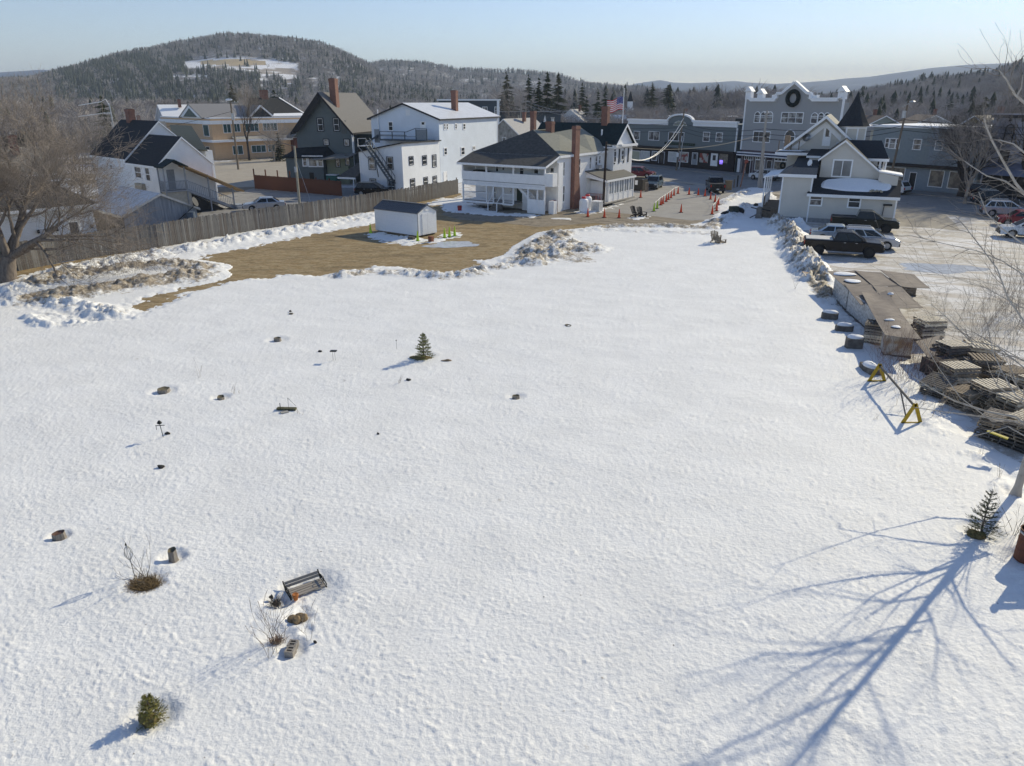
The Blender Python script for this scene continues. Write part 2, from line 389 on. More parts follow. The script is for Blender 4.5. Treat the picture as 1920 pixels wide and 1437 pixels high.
sheet('sandy_forecourt', [(1590, 345), (1760, 352), (1920, 372), (2100, 390), (2100, 450), (1700, 440), (1668, 432), (1668, 400), (1640, 372)], -.014, M_DRY)
sheet('parking_lot', [(1462, 424), (1500, 405), (1668, 424), (1690, 395), (1760, 385), (1800, 372), (1920, 395), (2200, 420), (3000, 620), (2700, 900), (1960, 960), (1900, 880), (1700, 700), (1560, 560), (1500, 480)], -.008, M_LOT)
sheet('dry_patch', [(1670, 424), (1672, 392), (1700, 386), (1765, 396), (1790, 418), (1801, 433), (1750, 428)], -.004, M_DRY)
oval('ice_patch', 1765, 503, 3.0, 1.7, -.003, M_ICE, 3)
oval('ice_patch', 848, 459, 2.2, 1.5, .004, M_ICE, 5, .3)
# side road to the left in front of the orange brick building
sheet('side_street', [(395, 305), (560, 298), (700, 312), (690, 345), (430, 352), (380, 330)], -.01, M_DRY)
sheet('rear_parking', [(400, 372), (480, 352), (690, 352), (760, 378), (560, 416), (420, 440), (330, 455)], -.006, M_ROAD)

# ------------------------------------------------------------ snow
FIELD = GP([(-500, 700), (-160, 590), (0, 578), (60, 575), (120, 600), (250, 600), (300, 572), (360, 548), (450, 527), (560, 516), (640, 517), (700, 500), (770, 503), (830, 518), (905, 505), (975, 488), (985, 462), (1035, 438), (1110, 426), (1290, 430), (1300, 424), (1345, 402), (1352, 385), (1385, 362), (1400, 352), (1444, 354), (1452, 380), (1452, 414), (1500, 424), (1475, 450), (1495, 480), (1535, 520), (1548, 560), (1640, 645), (1740, 700), (1800, 790), (1900, 875), (1960, 950), (2400, 1060), (2600, 1500), (960, 2300), (-800, 1500)])
PATCH = [GP([(-120, 600), (0, 545), (60, 514), (140, 494), (225, 477), (300, 466), (401, 447), (480, 433), (560, 421), (640, 407), (706, 397), (702, 419), (600, 436), (480, 462), (370, 482), (380, 500), (360, 530), (270, 560), (190, 590), (60, 590)]),
         GP([(828, 383), (868, 366), (870, 380), (930, 398), (1000, 404), (905, 404), (840, 396)]),
         GP([(690, 441), (706, 436), (785, 448), (786, 455), (760, 458), (715, 452)]),
         GP([(1085, 398), (1105, 390), (1135, 391), (1128, 397), (1100, 401)]), GP([(1140, 392), (1165, 376), (1172, 373), (1162, 385)]),
         GP([(1030, 410), (1070, 409), (1060, 413)]), GP([(1180, 408), (1212, 405), (1215, 408), (1192, 412)]),
         GP([(800, 451), (850, 437), (860, 440), (840, 447), (806, 456)]), GP([(895, 489), (935, 492), (950, 500), (910, 503)]),
         GP([(870, 385), (862, 375), (830, 372), (800, 384)]), GP([(930, 400), (1010, 404), (1005, 408), (940, 404)])]
RIDGE = [ # (points in the picture, height, half width, dirt)
    ([(-40, 570), (100, 521), (225, 493), (350, 470), (475, 447), (580, 430), (645, 417), (702, 408)], .42, 1.5, .34),
    ([(60, 535), (150, 518), (240, 505), (330, 498), (372, 505)], .42, 1.5, .75),
    ([(90, 560), (180, 545), (280, 530), (350, 520)], .35, 1.9, .85),
    ([(0, 570), (70, 562), (130, 572), (215, 592)], .35, 1.0, .35),
    ([(55, 600), (90, 612), (150, 612)], .3, .8, .15),
    ([(640, 520), (700, 512), (760, 515), (830, 523), (900, 515)], .33, 1.0, .52),
    ([(990, 492), (1040, 476), (1065, 462), (1095, 470)], .42, 2.0, .6),
    ([(900, 508), (960, 500), (1010, 498)], .3, .9, .55), ([(1050, 440), (1010, 465), (990, 490)], .38, 1.5, .7), ([(1130, 428), (1230, 424), (1330, 430), (1345, 415)], .26, .9, .75), ([(1060, 475), (1085, 490)], .22, 1.4, .6),
    ([(1040, 440), (1120, 432), (1200, 436), (1330, 440)], .22, 1.2, .35),
    ([(1455, 424), (1480, 440), (1490, 470), (1508, 500), (1530, 525)], .85, 1.15, .62),
    ([(1530, 525), (1550, 560)], .35, .7, .8),
    ([(1465, 418), (1500, 428)], .6, .8, .2),
    ([(1340, 430), (1380, 400), (1400, 385)], .3, .9, .4),
    ([(1360, 380), (1385, 368), (1400, 360)], .3, .8, .5),
    ([(1740, 800), (1830, 870), (1890, 930)], .14, .9, 0.0),
    ([(1640, 690), (1700, 720), (1760, 800)], .1, 1.2, 0.0),
]
PITS = [] # filled from the list of things standing in the snow: px, py, radius, depth
for q in [(326, 1050, .33, .1), (113, 1012, .28, .08), (275, 1098, .45, .08), (288, 1352, .45, .1), (575, 1116, .8, .12), (560, 1165, .3, .08), (549, 1225, .3, .08),
          (520, 1200, .35, .06), (520, 1132, .3, .08), (795, 672, .5, .06), (968, 748, .35, .06), (415, 750, .35, .06), (307, 738, .5, .06), (520, 641, .5, .06), (1842, 1005, .5, .08), (1910, 1055, .5, .1),
          (576, 1190, .15, .05), (568, 1146, .15, .05), (1905, 930, .5, .08)]:
    p = g(q[0], q[1]); PITS.append((p.x, p.y, q[2], q[3]))
ys = [6.8]
while ys[-1] < 118: ys.append(ys[-1] + max(.050, .0038 * ys[-1]))
ys = np.array(ys); NX = 760
tt = np.linspace(-1, 1, NX)
HW = 5.0 + .80 * ys
X = HW[:, None] * tt[None, :]; Y = np.repeat(ys[:, None], NX, 1)
warpx = X + .5 * fbm(X * .5, Y * .5, 3, 3); warpy = Y + .5 * fbm(X * .5, Y * .5, 9, 3)
sd = poly_sd(warpx, warpy, FIELD)
ragged = .05 * fbm(X * 2.2, Y * 2.2, 101, 3, .6) * (Y > 26) + .05 * fbm(X * .7, Y * 1.1, 111, 3, .6) * (Y > 30)
Z = np.clip(.02 + sd * .16 + ragged * np.exp(-(sd / 1.2) ** 2), -.3, .11)
far = sd
for P in PATCH:
    s2 = poly_sd(warpx, warpy, P); far = np.maximum(far, s2); Z = np.maximum(Z, np.clip(.01 + s2 * .10 + ragged * 1.3 * np.exp(-(s2 / 1.2) ** 2), -.3, .07))
dirt = np.zeros_like(X)
lump = .75 * fbm(X * 1.3, Y * 1.3, 21, 5, .68) + .9 * (.35 - np.abs(fbm(X * 1.9, Y * 1.9, 25, 4, .6))); lump2 = fbm(X * .45, Y * .45, 31, 3)
for pts, h, wd, dt in RIDGE:
    d = line_d(X, Y, GP(pts)); k = np.exp(-(d / wd) ** 2) 
    k2 = np.clip(k * (1 + .7 * lump2 + .55 * lump), 0, 2)
    Z = np.maximum(Z, np.where(k > .08, -.06 + h * k2 + .03, -.3)); dirt = np.maximum(dirt, dt * np.clip(k * 1.5, 0, 1))
# wind and melt texture of the open snow: elongated dimples, suncups
th = math.radians(-24); xr = X * math.cos(th) + Y * math.sin(th); yr = -X * math.sin(th) + Y * math.cos(th)
cups = fbm(xr * 4.4 + .25 * perlin(X, Y, 5), yr * 7.2, 41, 3, .62); fine = fbm(xr * 7.5, yr * 10.5, 51, 2, .5); spot = perlin(xr * 4.6, yr * 7.0, 81); drift = fbm(xr * .35, yr * .8, 91, 3); big = fbm(X * .16, Y * .16, 61, 2)
m_in = np.clip((sd) * .8, 0, 1)
Z = Z + m_in * 1.0 * ((.6 + .5 * np.clip(drift + .5, 0, 1.2)) * (.017 * np.abs(cups) + .008 * cups + .010 * fine) + .025 * big + .008 * drift - .055 * np.clip(spot - .53, 0, 1))
# small hollows left by melt, a few old foot tracks
pit = fbm(X * 1.9 + 40, Y * 1.9, 71, 2); Z = Z - m_in * .015 * np.clip(pit - .55, 0, 1) * 2
edge = np.clip(1 - np.abs(sd) / 1.6, 0, 1) * (Y > 30) * (sd > -.5)
Z = Z + edge * .05 * lump
dirt = np.maximum(dirt, edge * .25)
for (px_, py_, r, dp) in PITS:
    d = np.hypot(X - px_, Y - py_); Z = Z - dp * np.exp(-(d / r) ** 4) + .012 * np.exp(-((d - r * 1.35) / (.35 * r)) ** 2)
ny = len(ys); idx = np.arange(ny * NX).reshape(ny, NX)
q = np.stack([idx[:-1, :-1], idx[:-1, 1:], idx[1:, 1:], idx[1:, :-1]], -1).reshape(-1, 4)
zc = Z.ravel()[q].max(1); q = q[zc > -.035]
used = np.unique(q); remap = np.full(ny * NX, -1); remap[used] = np.arange(len(used))
V = np.stack([X.ravel(), Y.ravel(), Z.ravel()], -1)[used]
def snow_mat():
    m = bpy.data.materials.new('field_snow'); m.use_nodes = True; t = m.node_tree; N = t.nodes; L = t.links
    b = N['Principled BSDF']; b.inputs['Roughness'].default_value = .65; b.inputs['Specular IOR Level'].default_value = .25
    tc = N.new('ShaderNodeTexCoord'); at_ = N.new('ShaderNodeAttribute'); at_.attribute_name = 'dirt'
    n1 = N.new('ShaderNodeTexNoise'); n1.inputs['Scale'].default_value = .5; n1.inputs['Detail'].default_value = 6; L.new(tc.outputs['Object'], n1.inputs['Vector'])
    r1 = N.new('ShaderNodeValToRGB'); r1.color_ramp.elements[0].color = (.80, .795, .775, 1); r1.color_ramp.elements[1].color = (.86, .855, .835, 1)
    r1.color_ramp.elements[0].position = .35; r1.color_ramp.elements[1].position = .65; L.new(n1.outputs['Fac'], r1.inputs[0])
    n2 = N.new('ShaderNodeTexNoise'); n2.inputs['Scale'].default_value = 1.6; n2.inputs['Detail'].default_value = 8; n2.inputs['Roughness'].default_value = .68; L.new(tc.outputs['Object'], n2.inputs['Vector'])
    ad = N.new('ShaderNodeMath'); ad.operation = 'MULTIPLY_ADD'; ad.inputs[1].default_value = .42; L.new(at_.outputs['Fac'], ad.inputs[0]); L.new(n2.outputs['Fac'], ad.inputs[2])
    mr = N.new('ShaderNodeMapRange'); mr.inputs[1].default_value = .68; mr.inputs[2].default_value = .83; L.new(ad.outputs[0], mr.inputs[0])
    n3 = N.new('ShaderNodeTexNoise'); n3.inputs['Scale'].default_value = 6; n3.inputs['Detail'].default_value = 3; L.new(tc.outputs['Object'], n3.inputs['Vector'])
    r3 = N.new('ShaderNodeValToRGB'); r3.color_ramp.elements[0].color = (.20, .155, .10, 1); r3.color_ramp.elements[1].color = (.50, .44, .35, 1)
    r3.color_ramp.elements[0].position = .4; r3.color_ramp.elements[1].position = .6; L.new(n3.outputs['Fac'], r3.inputs[0])
    mx = N.new('ShaderNodeMixRGB'); L.new(mr.outputs[0], mx.inputs[0]); L.new(r1.outputs[0], mx.inputs[1]); L.new(r3.outputs[0], mx.inputs[2]); L.new(mx.outputs[0], b.inputs['Base Color'])
    n5 = N.new('ShaderNodeTexNoise'); n5.inputs['Scale'].default_value = 5.5; n5.inputs['Detail'].default_value = 6; n5.inputs['Roughness'].default_value = .7; L.new(tc.outputs['Object'], n5.inputs['Vector'])
    a5 = N.new('ShaderNodeMath'); a5.operation = 'MULTIPLY_ADD'; a5.inputs[1].default_value = .22; L.new(at_.outputs['Fac'], a5.inputs[0]); L.new(n5.outputs['Fac'], a5.inputs[2])
    m5 = N.new('ShaderNodeMapRange'); m5.inputs[1].default_value = .66; m5.inputs[2].default_value = .74; m5.inputs[4].default_value = .8; L.new(a5.outputs[0], m5.inputs[0])
    mz = N.new('ShaderNodeMixRGB'); mz.inputs[2].default_value = (.30, .25, .19, 1); L.new(m5.outputs[0], mz.inputs[0]); L.new(mx.outputs[0], mz.inputs[1]); mx = mz
    # specks of bark and seed on the surface
    vo = N.new('ShaderNodeTexVoronoi'); vo.inputs['Scale'].default_value = 1.6; L.new(tc.outputs['Object'], vo.inputs['Vector'])
    ls = N.new('ShaderNodeMath'); ls.operation = 'LESS_THAN'; ls.inputs[1].default_value = .028; L.new(vo.outputs['Distance'], ls.inputs[0])
    m2 = N.new('ShaderNodeMixRGB'); m2.inputs[2].default_value = (.12, .09, .07, 1); L.new(ls.outputs[0], m2.inputs[0]); L.new(mx.outputs[0], m2.inputs[1]); L.new(m2.outputs[0], b.inputs['Base Color'])
    bn = N.new('ShaderNodeTexNoise'); bn.inputs['Scale'].default_value = 11; bn.inputs['Detail'].default_value = 6; bn.inputs['Roughness'].default_value = .62; L.new(tc.outputs['Object'], bn.inputs['Vector'])
    bp = N.new('ShaderNodeBump'); bp.inputs['Strength'].default_value = .75; bp.inputs['Distance'].default_value = .035
    L.new(bn.outputs['Fac'], bp.inputs['Height']); L.new(bp.outputs[0], b.inputs['Normal'])
    return m
sheet('snow_field', [(-160, -150), (160, -150), (160, 7.5), (12.5, 7.3), (-12.5, 7.3), (-160, 7.5)], .06, SNOWM, True)
so = npobj('snow_field', V, remap[q], snow_mat(), smooth=True, kind='structure')
at_ = so.data.attributes.new('dirt', 'FLOAT', 'POINT'); at_.data.foreach_set('value', dirt.ravel()[used].astype(np.float32))
def snow_z(x, y):
    i = int(np.searchsorted(ys, y)); i = min(max(i, 0), ny - 1); j = int(round((x / HW[i] + 1) / 2 * (NX - 1)))
    return max(float(Z[i, min(max(j, 0), NX - 1)]), 0.0)
# ------------------------------------------------------------ hills
def horiz(px, py):
    d = ray(px, py); h = math.hypot(d.x, d.y)
    return d.x / h, d.y / h, d.z / h
class Hill:
    def __init__(s, name, sil, D, D0, m, tree=0.0, power=1.0, seed=0, rough=3.0, sag=0.0, back=1.35, step=7, mask=None):
        xs = [p[0] for p in sil]; s.sil = sil; s.D = D; s.D0 = D0; s.pw = power; s.seed = seed; s.rough = rough; s.tree = tree
        px = np.arange(xs[0], xs[-1] + 1, step); s.x0, s.x1 = xs[0], xs[-1]
        T = np.concatenate([np.linspace(0, 1, 26 if mask is None else 90), np.array([1.06, 1.15, 1.25, back])])
        V = []; 
        for t in T:
            for x in px: V.append(s.pt(x, t))
        n = len(px); idx = np.arange(len(T) * n).reshape(len(T), n)
        q = np.stack([idx[:-1, :-1], idx[:-1, 1:], idx[1:, 1:], idx[1:, :-1]], -1).reshape(-1, 4)
        s.o = npobj(name, np.array(V), q, m, smooth=True, kind='structure')
        if mask is not None:
            c = []
            for t in T:
                for x in px: c.append(mask(x, t))
            a = s.o.data.attributes.new('open', 'FLOAT', 'POINT'); a.data.foreach_set('value', np.array(c, dtype=np.float32))
    def top(s, x):
        return float(np.interp(x, [p[0] for p in s.sil], [p[1] for p in s.sil]))
    def pt(s, x, t):
        dx, dy, dz = horiz(x, s.top(x)); ax_, ay, _ = horiz(x, 190)
        hr = CAMH + s.D * dz - s.tree
        r = s.D0 + (s.D - s.D0) * t
        if t <= 1: k = (t * t * (3 - 2 * t)) * .55 + t * .45; k = k ** s.pw
        else: k = max(0.0, 1 - (t - 1) * 1.6)
        X_, Y_ = ax_ * r, ay * r
        nz_ = s.rough * math.sin(t * math.pi if t < 1 else 0) * (math.sin(X_ * .011 + s.seed) + math.sin(Y_ * .017 + X_ * .006 + s.seed * 2))
        return (X_, Y_, max(-.5, hr * k + nz_) if hr > 0 else -.5)
HM = ground_mat('wooded_hillside', [((.20, .18, .165), 0, 0, 0, U), ((.62, .62, .64), .02, .50, .62, U), ((.12, .11, .10), .06, .5, .65, U)], bump=.3, bscale=.1)
def open_mat():
    m = ground_mat('hill_clearing', [((.20, .18, .165), 0, 0, 0, U), ((.62, .62, .64), .02, .50, .62, U), ((.09, .08, .07), .06, .5, .65, U)], bump=.3, bscale=.1)
    N = m.node_tree.nodes; L = m.node_tree.links; b = N['Principled BSDF']; src = b.inputs['Base Color'].links[0].from_socket
    a = N.new('ShaderNodeAttribute'); a.attribute_name = 'open'
    nz = N.new('ShaderNodeTexNoise'); nz.inputs['Scale'].default_value = .03; nz.inputs['Detail'].default_value = 5; tc = N.new('ShaderNodeTexCoord'); L.new(tc.outputs['Object'], nz.inputs['Vector'])
    r = N.new('ShaderNodeValToRGB'); r.color_ramp.elements[0].position = .42; r.color_ramp.elements[1].position = .5
    r.color_ramp.elements[0].color = (.35, .30, .25, 1); r.color_ramp.elements[1].color = (.84, .84, .85, 1); L.new(nz.outputs['Fac'], r.inputs[0])
    g1 = N.new('ShaderNodeMath'); g1.operation = 'GREATER_THAN'; g1.inputs[1].default_value = 1.5; L.new(a.outputs['Fac'], g1.inputs[0])
    m0 = N.new('ShaderNodeMixRGB'); m0.inputs[2].default_value = (.46, .36, .22, 1); L.new(g1.outputs[0], m0.inputs[0]); L.new(r.outputs[0], m0.inputs[1])
    c = N.new('ShaderNodeClamp'); L.new(a.outputs['Fac'], c.inputs[0])
    mx = N.new('ShaderNodeMixRGB'); L.new(c.outputs[0], mx.inputs[0]); L.new(src, mx.inputs[1]); L.new(m0.outputs[0], mx.inputs[2]); L.new(mx.outputs[0], b.inputs['Base Color'])
    return m
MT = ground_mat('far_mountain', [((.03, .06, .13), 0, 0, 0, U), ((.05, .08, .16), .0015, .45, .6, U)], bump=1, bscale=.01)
# far ranges, the blue of distance haze put into their colour
Hill('far_mountains', [(1080, 185), (1150, 172), (1190, 157), (1235, 150.5), (1260, 155), (1290, 156.5), (1330, 155), (1372, 152), (1400, 155), (1450, 158), (1500, 155), (1540, 152), (1585, 147), (1620, 145), (1660, 139), (1700, 133), (1735, 128), (1800, 122), (1900, 118), (2100, 120)], 5600, 4000, MT, power=.8, rough=8, step=6, seed=1)
Hill('far_ridge', [(-250, 150), (-60, 142), (0, 137), (50, 134), (90, 131), (150, 135), (240, 140), (400, 150)], 4200, 3000, MT, power=.8, rough=10, seed=4)
Hill('middle_mountains', [(1120, 188), (1200, 182), (1300, 168), (1365, 160), (1400, 173), (1420, 176), (1470, 165), (1540, 160), (1640, 158), (1760, 150)], 4400, 3400, MT, power=.8, rough=6, seed=2)
def hy(sil, D, D0, pw, x, t):
    """picture row of the hill surface at column x and depth t"""
    top = float(np.interp(x, [p[0] for p in sil], [p[1] for p in sil])); k = ((t * t * (3 - 2 * t)) * .55 + t * .45) ** pw if t < 1 else 1
    return 190 - (190 - top) * k * D / (D0 + (D - D0) * t)
SIL_L = [(-500, 175), (-300, 165), (-100, 150), (0, 148), (60, 146), (110, 132), (165, 119), (230, 100), (300, 88), (345, 78), (400, 68), (430, 62.5), (450, 61.5), (500, 64), (560, 70), (610, 78), (650, 94), (690, 114), (712, 130), (760, 155), (820, 172), (900, 183)]
def clear_L(x, t):
    # bare top pasture, snow slope below it and small openings
    if t > .97: return 0.0
    y = hy(SIL_L, 1500, 480, 2.0, x, t)
    if 385 < x < 505 and 90 + .0012 * (x - 447) ** 2 < y < 99: return 2.0
    if 355 < x < 565 and 88 + .0010 * (x - 450) ** 2 < y < (108 if x < 430 else 108 + (x - 430) * .22): return 1.0
    if 490 < x < 640 and 125 < y < 148 and math.sin(x * .13) + math.sin(y * .5 + x * .03) > 1.05: return 1.0
    if 330 < x < 400 and 124 < y < 128: return 1.0
    return 0.0
HL = Hill('left_hill', SIL_L, 1500, 480, open_mat(), step=4, tree=7, power=2.0, seed=3, rough=5, mask=clear_L)
HC = Hill('centre_hill', [(600, 160), (690, 122), (715, 115), (745, 113), (800, 117), (830, 120), (850, 127), (900, 129), (960, 130), (1030, 136), (1080, 148), (1130, 158), (1200, 164), (1250, 175), (1300, 182)], 2100, 700, open_mat(), tree=10, power=1.6, seed=5, rough=6, mask=lambda x, t: 1.0 if (1070 < x < 1190 and t > .9) or (1180 < x < 1250 and .55 < t < .62) else 0.0)
HR = Hill('right_hill', [(1430, 188), (1530, 178), (1600, 170), (1640, 160), (1700, 150), (1740, 139), (1800, 136), (1850, 130), (1885, 117), (1920, 110), (2000, 96), (2100, 90), (2300, 85)], 900, 260, HM, tree=10, power=1.7, seed=7, rough=3)

# ------------------------------------------------------------ woods made of many small trees
def merge(protos, inst, name, mats, label=None, cat=None):
    """inst: list of (proto index, x, y, z, scale, rot, width factor)"""
    Vs = []; Fs = []; Ms = []; off = 0
    A = np.array([i[1:] for i in inst], dtype=np.float64); K = np.array([i[0] for i in inst])
    for k, (PV, PF, PM) in enumerate(protos):
        a = A[K == k]
        if not len(a): continue
        c, s = np.cos(a[:, 4]), np.sin(a[:, 4]); sc_ = a[:, 3]; wf = a[:, 5]
        x = (PV[None, :, 0] * c[:, None] - PV[None, :, 1] * s[:, None]) * (sc_ * wf)[:, None] + a[:, 0:1]
        y = (PV[None, :, 0] * s[:, None] + PV[None, :, 1] * c[:, None]) * (sc_ * wf)[:, None] + a[:, 1:2]
        z = PV[None, :, 2] * sc_[:, None] + a[:, 2:3]
        Vs.append(np.stack([x, y, z], -1).reshape(-1, 3)); n = len(a); m = len(PV)
        Fs.append((PF[None] + (np.arange(n) * m)[:, None, None] + off).reshape(-1, 3)); Ms.append(np.tile(PM, n)); off += n * m
    o = npobj(name, np.concatenate(Vs), np.concatenate(Fs), mats, kind='stuff', mi=np.concatenate(Ms))
    if label: tag(o, label, cat)
    return o
def tri_conifer(seed, tiers=6, sides=6):
    r = random.Random(seed); V = []; F = []; M = []
    for k in range(tiers):
        z0 = .08 + .86 * k / tiers; R = (.19 * (1 - k / tiers) + .025) * r.uniform(.85, 1.15); top = (0, 0, z0 + .9 / tiers * 1.6); b = len(V); V.append(top)
        a0 = r.uniform(0, 6.28)
        for i in range(sides * 2):
            a = a0 + math.pi * i / sides; q = R * (1.0 if i % 2 == 0 else .45) * r.uniform(.75, 1.2)
            V.append((q * math.cos(a), q * math.sin(a), z0 - q * .25 + r.uniform(-.01, .01)))
        for i in range(sides * 2): F.append((b, b + 1 + i, b + 1 + (i + 1) % (sides * 2))); M.append(0)
    return np.array(V), np.array(F), np.array(M)
def tri_bare(seed, n=46, spread=.3, fine=1.0):
    """a leafless crown: forks and fine upswept twigs as slivers"""
    r = random.Random(seed); V = []; F = []; M = []
    def sl(p, q, w, m):
        d = Vector(q) - Vector(p); s_ = d.cross(Vector((r.gauss(0, 1), r.gauss(0, 1), r.gauss(0, .4)))).normalized() * w; b = len(V)
        V.extend([tuple(Vector(p) - s_), tuple(Vector(p) + s_), tuple(q)]); F.append((b, b + 1, b + 2)); M.append(m)
    sl((0, 0, 0), (0, 0, .55), .02, 1); sl((0.005, 0, 0), (0, .005, .6), .02, 1)
    ends = []
    for i in range(7):
        a = r.uniform(0, 6.28); e = Vector((spread * .55 * math.cos(a), spread * .55 * math.sin(a), r.uniform(.5, .8))); sl((0, 0, r.uniform(.2, .45)), e, .011, 1); ends.append(e)
    for i in range(n):
        e = r.choice(ends) + Vector((r.gauss(0, .05), r.gauss(0, .05), r.gauss(0, .06)))
        d = Vector((e.x * 1.5 + r.gauss(0, .12), e.y * 1.5 + r.gauss(0, .12), r.uniform(.12, .34))); d = d.normalized() * r.uniform(.12, .28) * (.75 if fine < 1 else 1)
        sl(e - d * .2, e + d, r.uniform(.008, .016) * fine, 1)
    return np.array(V), np.array(F), np.array(M)
CONM = mat('conifer_needles', (.022, .033, .026), .9, col2=(.08, .09, .062), scale=.05, th=(.35, .65))
BAREM = mat('leafless_twigs', (.24, .215, .20), .95, col2=(.46, .42, .395), scale=.03, th=(.35, .65))
PROT = [tri_conifer(i) for i in range(5)] + [tri_bare(10 + i) for i in range(7)]
PROTF = [tri_conifer(i, 9, 9) for i in range(5)] + [tri_bare(30 + i, 150, .28, .42) for i in range(7)]
rw = random.Random(5)
def scatter(hill, n, conf, x0=None, x1=None, hmin=8, hmax=14, tmax=1.03, skip=None, tpow=1.0, wid=1.0):
    out = []; a = hill.x0 if x0 is None else x0; b = hill.x1 if x1 is None else x1
    for _ in range(n):
        x = rw.uniform(a, b); t = rw.random() ** tpow * tmax
        if skip and skip(x, t): continue
        p = hill.pt(x, t); c = rw.random() < conf(x, t)
        h = rw.uniform(hmin, hmax) * (1.0 if c else .9)
        out.append((rw.randrange(5) if c else 5 + rw.randrange(7), p[0], p[1], p[2] - .3, h, rw.uniform(0, 6.28), rw.uniform(.8, 1.15) * (1.25 if c else 1.3) * wid))
    return out
def cl(x, t):
    # dark spruce slope on the left shoulder, hardwoods on the top and towards the right
    k = .9 if (105 < x < 370 and .35 < t < .95) else .2
    if 370 <= x < 500 and .3 < t < .75: k = .65
    if x > 520 and math.sin(x * .05) + math.sin(t * 19) > .9: k = .6
    if 105 < x < 370 and math.sin(x * .09 + t * 14) > .75: k = .35
    if t > .93 or (t > .8 and x > 300): k = .2
    if x < 110: k = .1
    if t < .3: k = .08
    return k
merge(PROT, scatter(HL, 19000, cl, -320, 900, 7, 12, 1.03, lambda x, t: (clear_L(x, t) > 0 or clear_L(x, t + .025) > 0 or clear_L(x, t + .05) > 0) and rw.random() < .975, .62), 'hill_woodland', [CONM, BAREM], 'mixed spruce and leafless woodland covering the round hill', 'woodland')
merge(PROT, scatter(HC, 6500, lambda x, t: .42 if t > .85 else .13, None, None, 11, 17, 1.03, lambda x, t: 1070 < x < 1190 and t > .86 and rw.random() < .93, .8), 'ridge_woodland', [CONM, BAREM], 'hazy woodland on the low ridge behind the village', 'woodland')
merge(PROTF, scatter(HR, 4800, lambda x, t: .26 if t > .8 else .06, 1430, 2250, 9, 15, 1.03, None, .85), 'slope_woodland', [CONM, BAREM], 'grey leafless woodland with dark pines on the right hand slope', 'woodland')
# flat valley woods between the village and the hills
def belt(n, d0, d1, x0, x1, conf, h0, h1):
    out = []
    for _ in range(n):
        x = rw.uniform(x0, x1); r = d0 + (d1 - d0) * rw.random() ** .8; ax_, ay, _z = horiz(x, 190)
        c = rw.random() < conf
        out.append((rw.randrange(5) if c else 5 + rw.randrange(7), ax_ * r, ay * r, 0, rw.uniform(h0, h1), rw.uniform(0, 6.28), rw.uniform(1.1, 1.6)))
    return out
merge(PROTF, belt(2600, 200, 330, -420, 2200, .05, 7, 11) + belt(1600, 330, 560, 150, 960, .10, 9, 14) + belt(1300, 330, 640, 930, 1500, .16, 12, 20) + belt(900, 240, 420, 1560, 2200, .08, 9, 13) + belt(800, 260, 480, -420, 180, .08, 9, 14), 'valley_woodland', [CONM, BAREM], 'belt of leafless valley trees behind the village roofs', 'woodland')

# ------------------------------------------------------------ haze: one closed box of thin air round everything
mb = MB(); mb.box(-9000, -150, -1.5, 9000, 8500, 330)
hz = obj('haze', mb, [], kind='stuff'); 
hm = bpy.data.materials.new('thin_haze'); hm.use_nodes = True; N = hm.node_tree.nodes; N.remove(N['Principled BSDF'])
pv_ = N.new('ShaderNodeVolumePrincipled'); pv_.inputs['Color'].default_value = (.72, .84, 1.0, 1); pv_.inputs['Density'].default_value = .00017; pv_.inputs['Anisotropy'].default_value = .0
hm.node_tree.links.new(pv_.outputs[0], N['Material Output'].inputs['Volume']); hz.data.materials.append(hm)
# ------------------------------------------------------------ building helpers
def wbox(mb, side, off, u0, u1, z0, z1, d0, d1):
    if side == 'F': mb.box(min(u0, u1), off - d1, z0, max(u0, u1), off - d0, z1)
    elif side == 'R': mb.box(off + d0, min(u0, u1), z0, off + d1, max(u0, u1), z1)
    elif side == 'L': mb.box(off - d1, min(u0, u1), z0, off - d0, max(u0, u1), z1)
def arch_pts(u0, u1, z0, z1, n=8):
    r = (u1 - u0) / 2; c = (u0 + u1) / 2
    return [(u0, z0), (u1, z0)] + [(c + r * math.cos(math.pi * i / n), z1 - r + r * math.sin(math.pi * i / n)) for i in range(n + 1)]
def wprism(mb, side, off, poly, d0, d1):
    if side == 'F': mb.prism(poly, 'y', off - d1, off - d0)
    elif side == 'R': mb.prism(poly, 'x', off + d0, off + d1)
    else: mb.prism(poly, 'x', off - d1, off - d0)
_wr = random.Random(11)
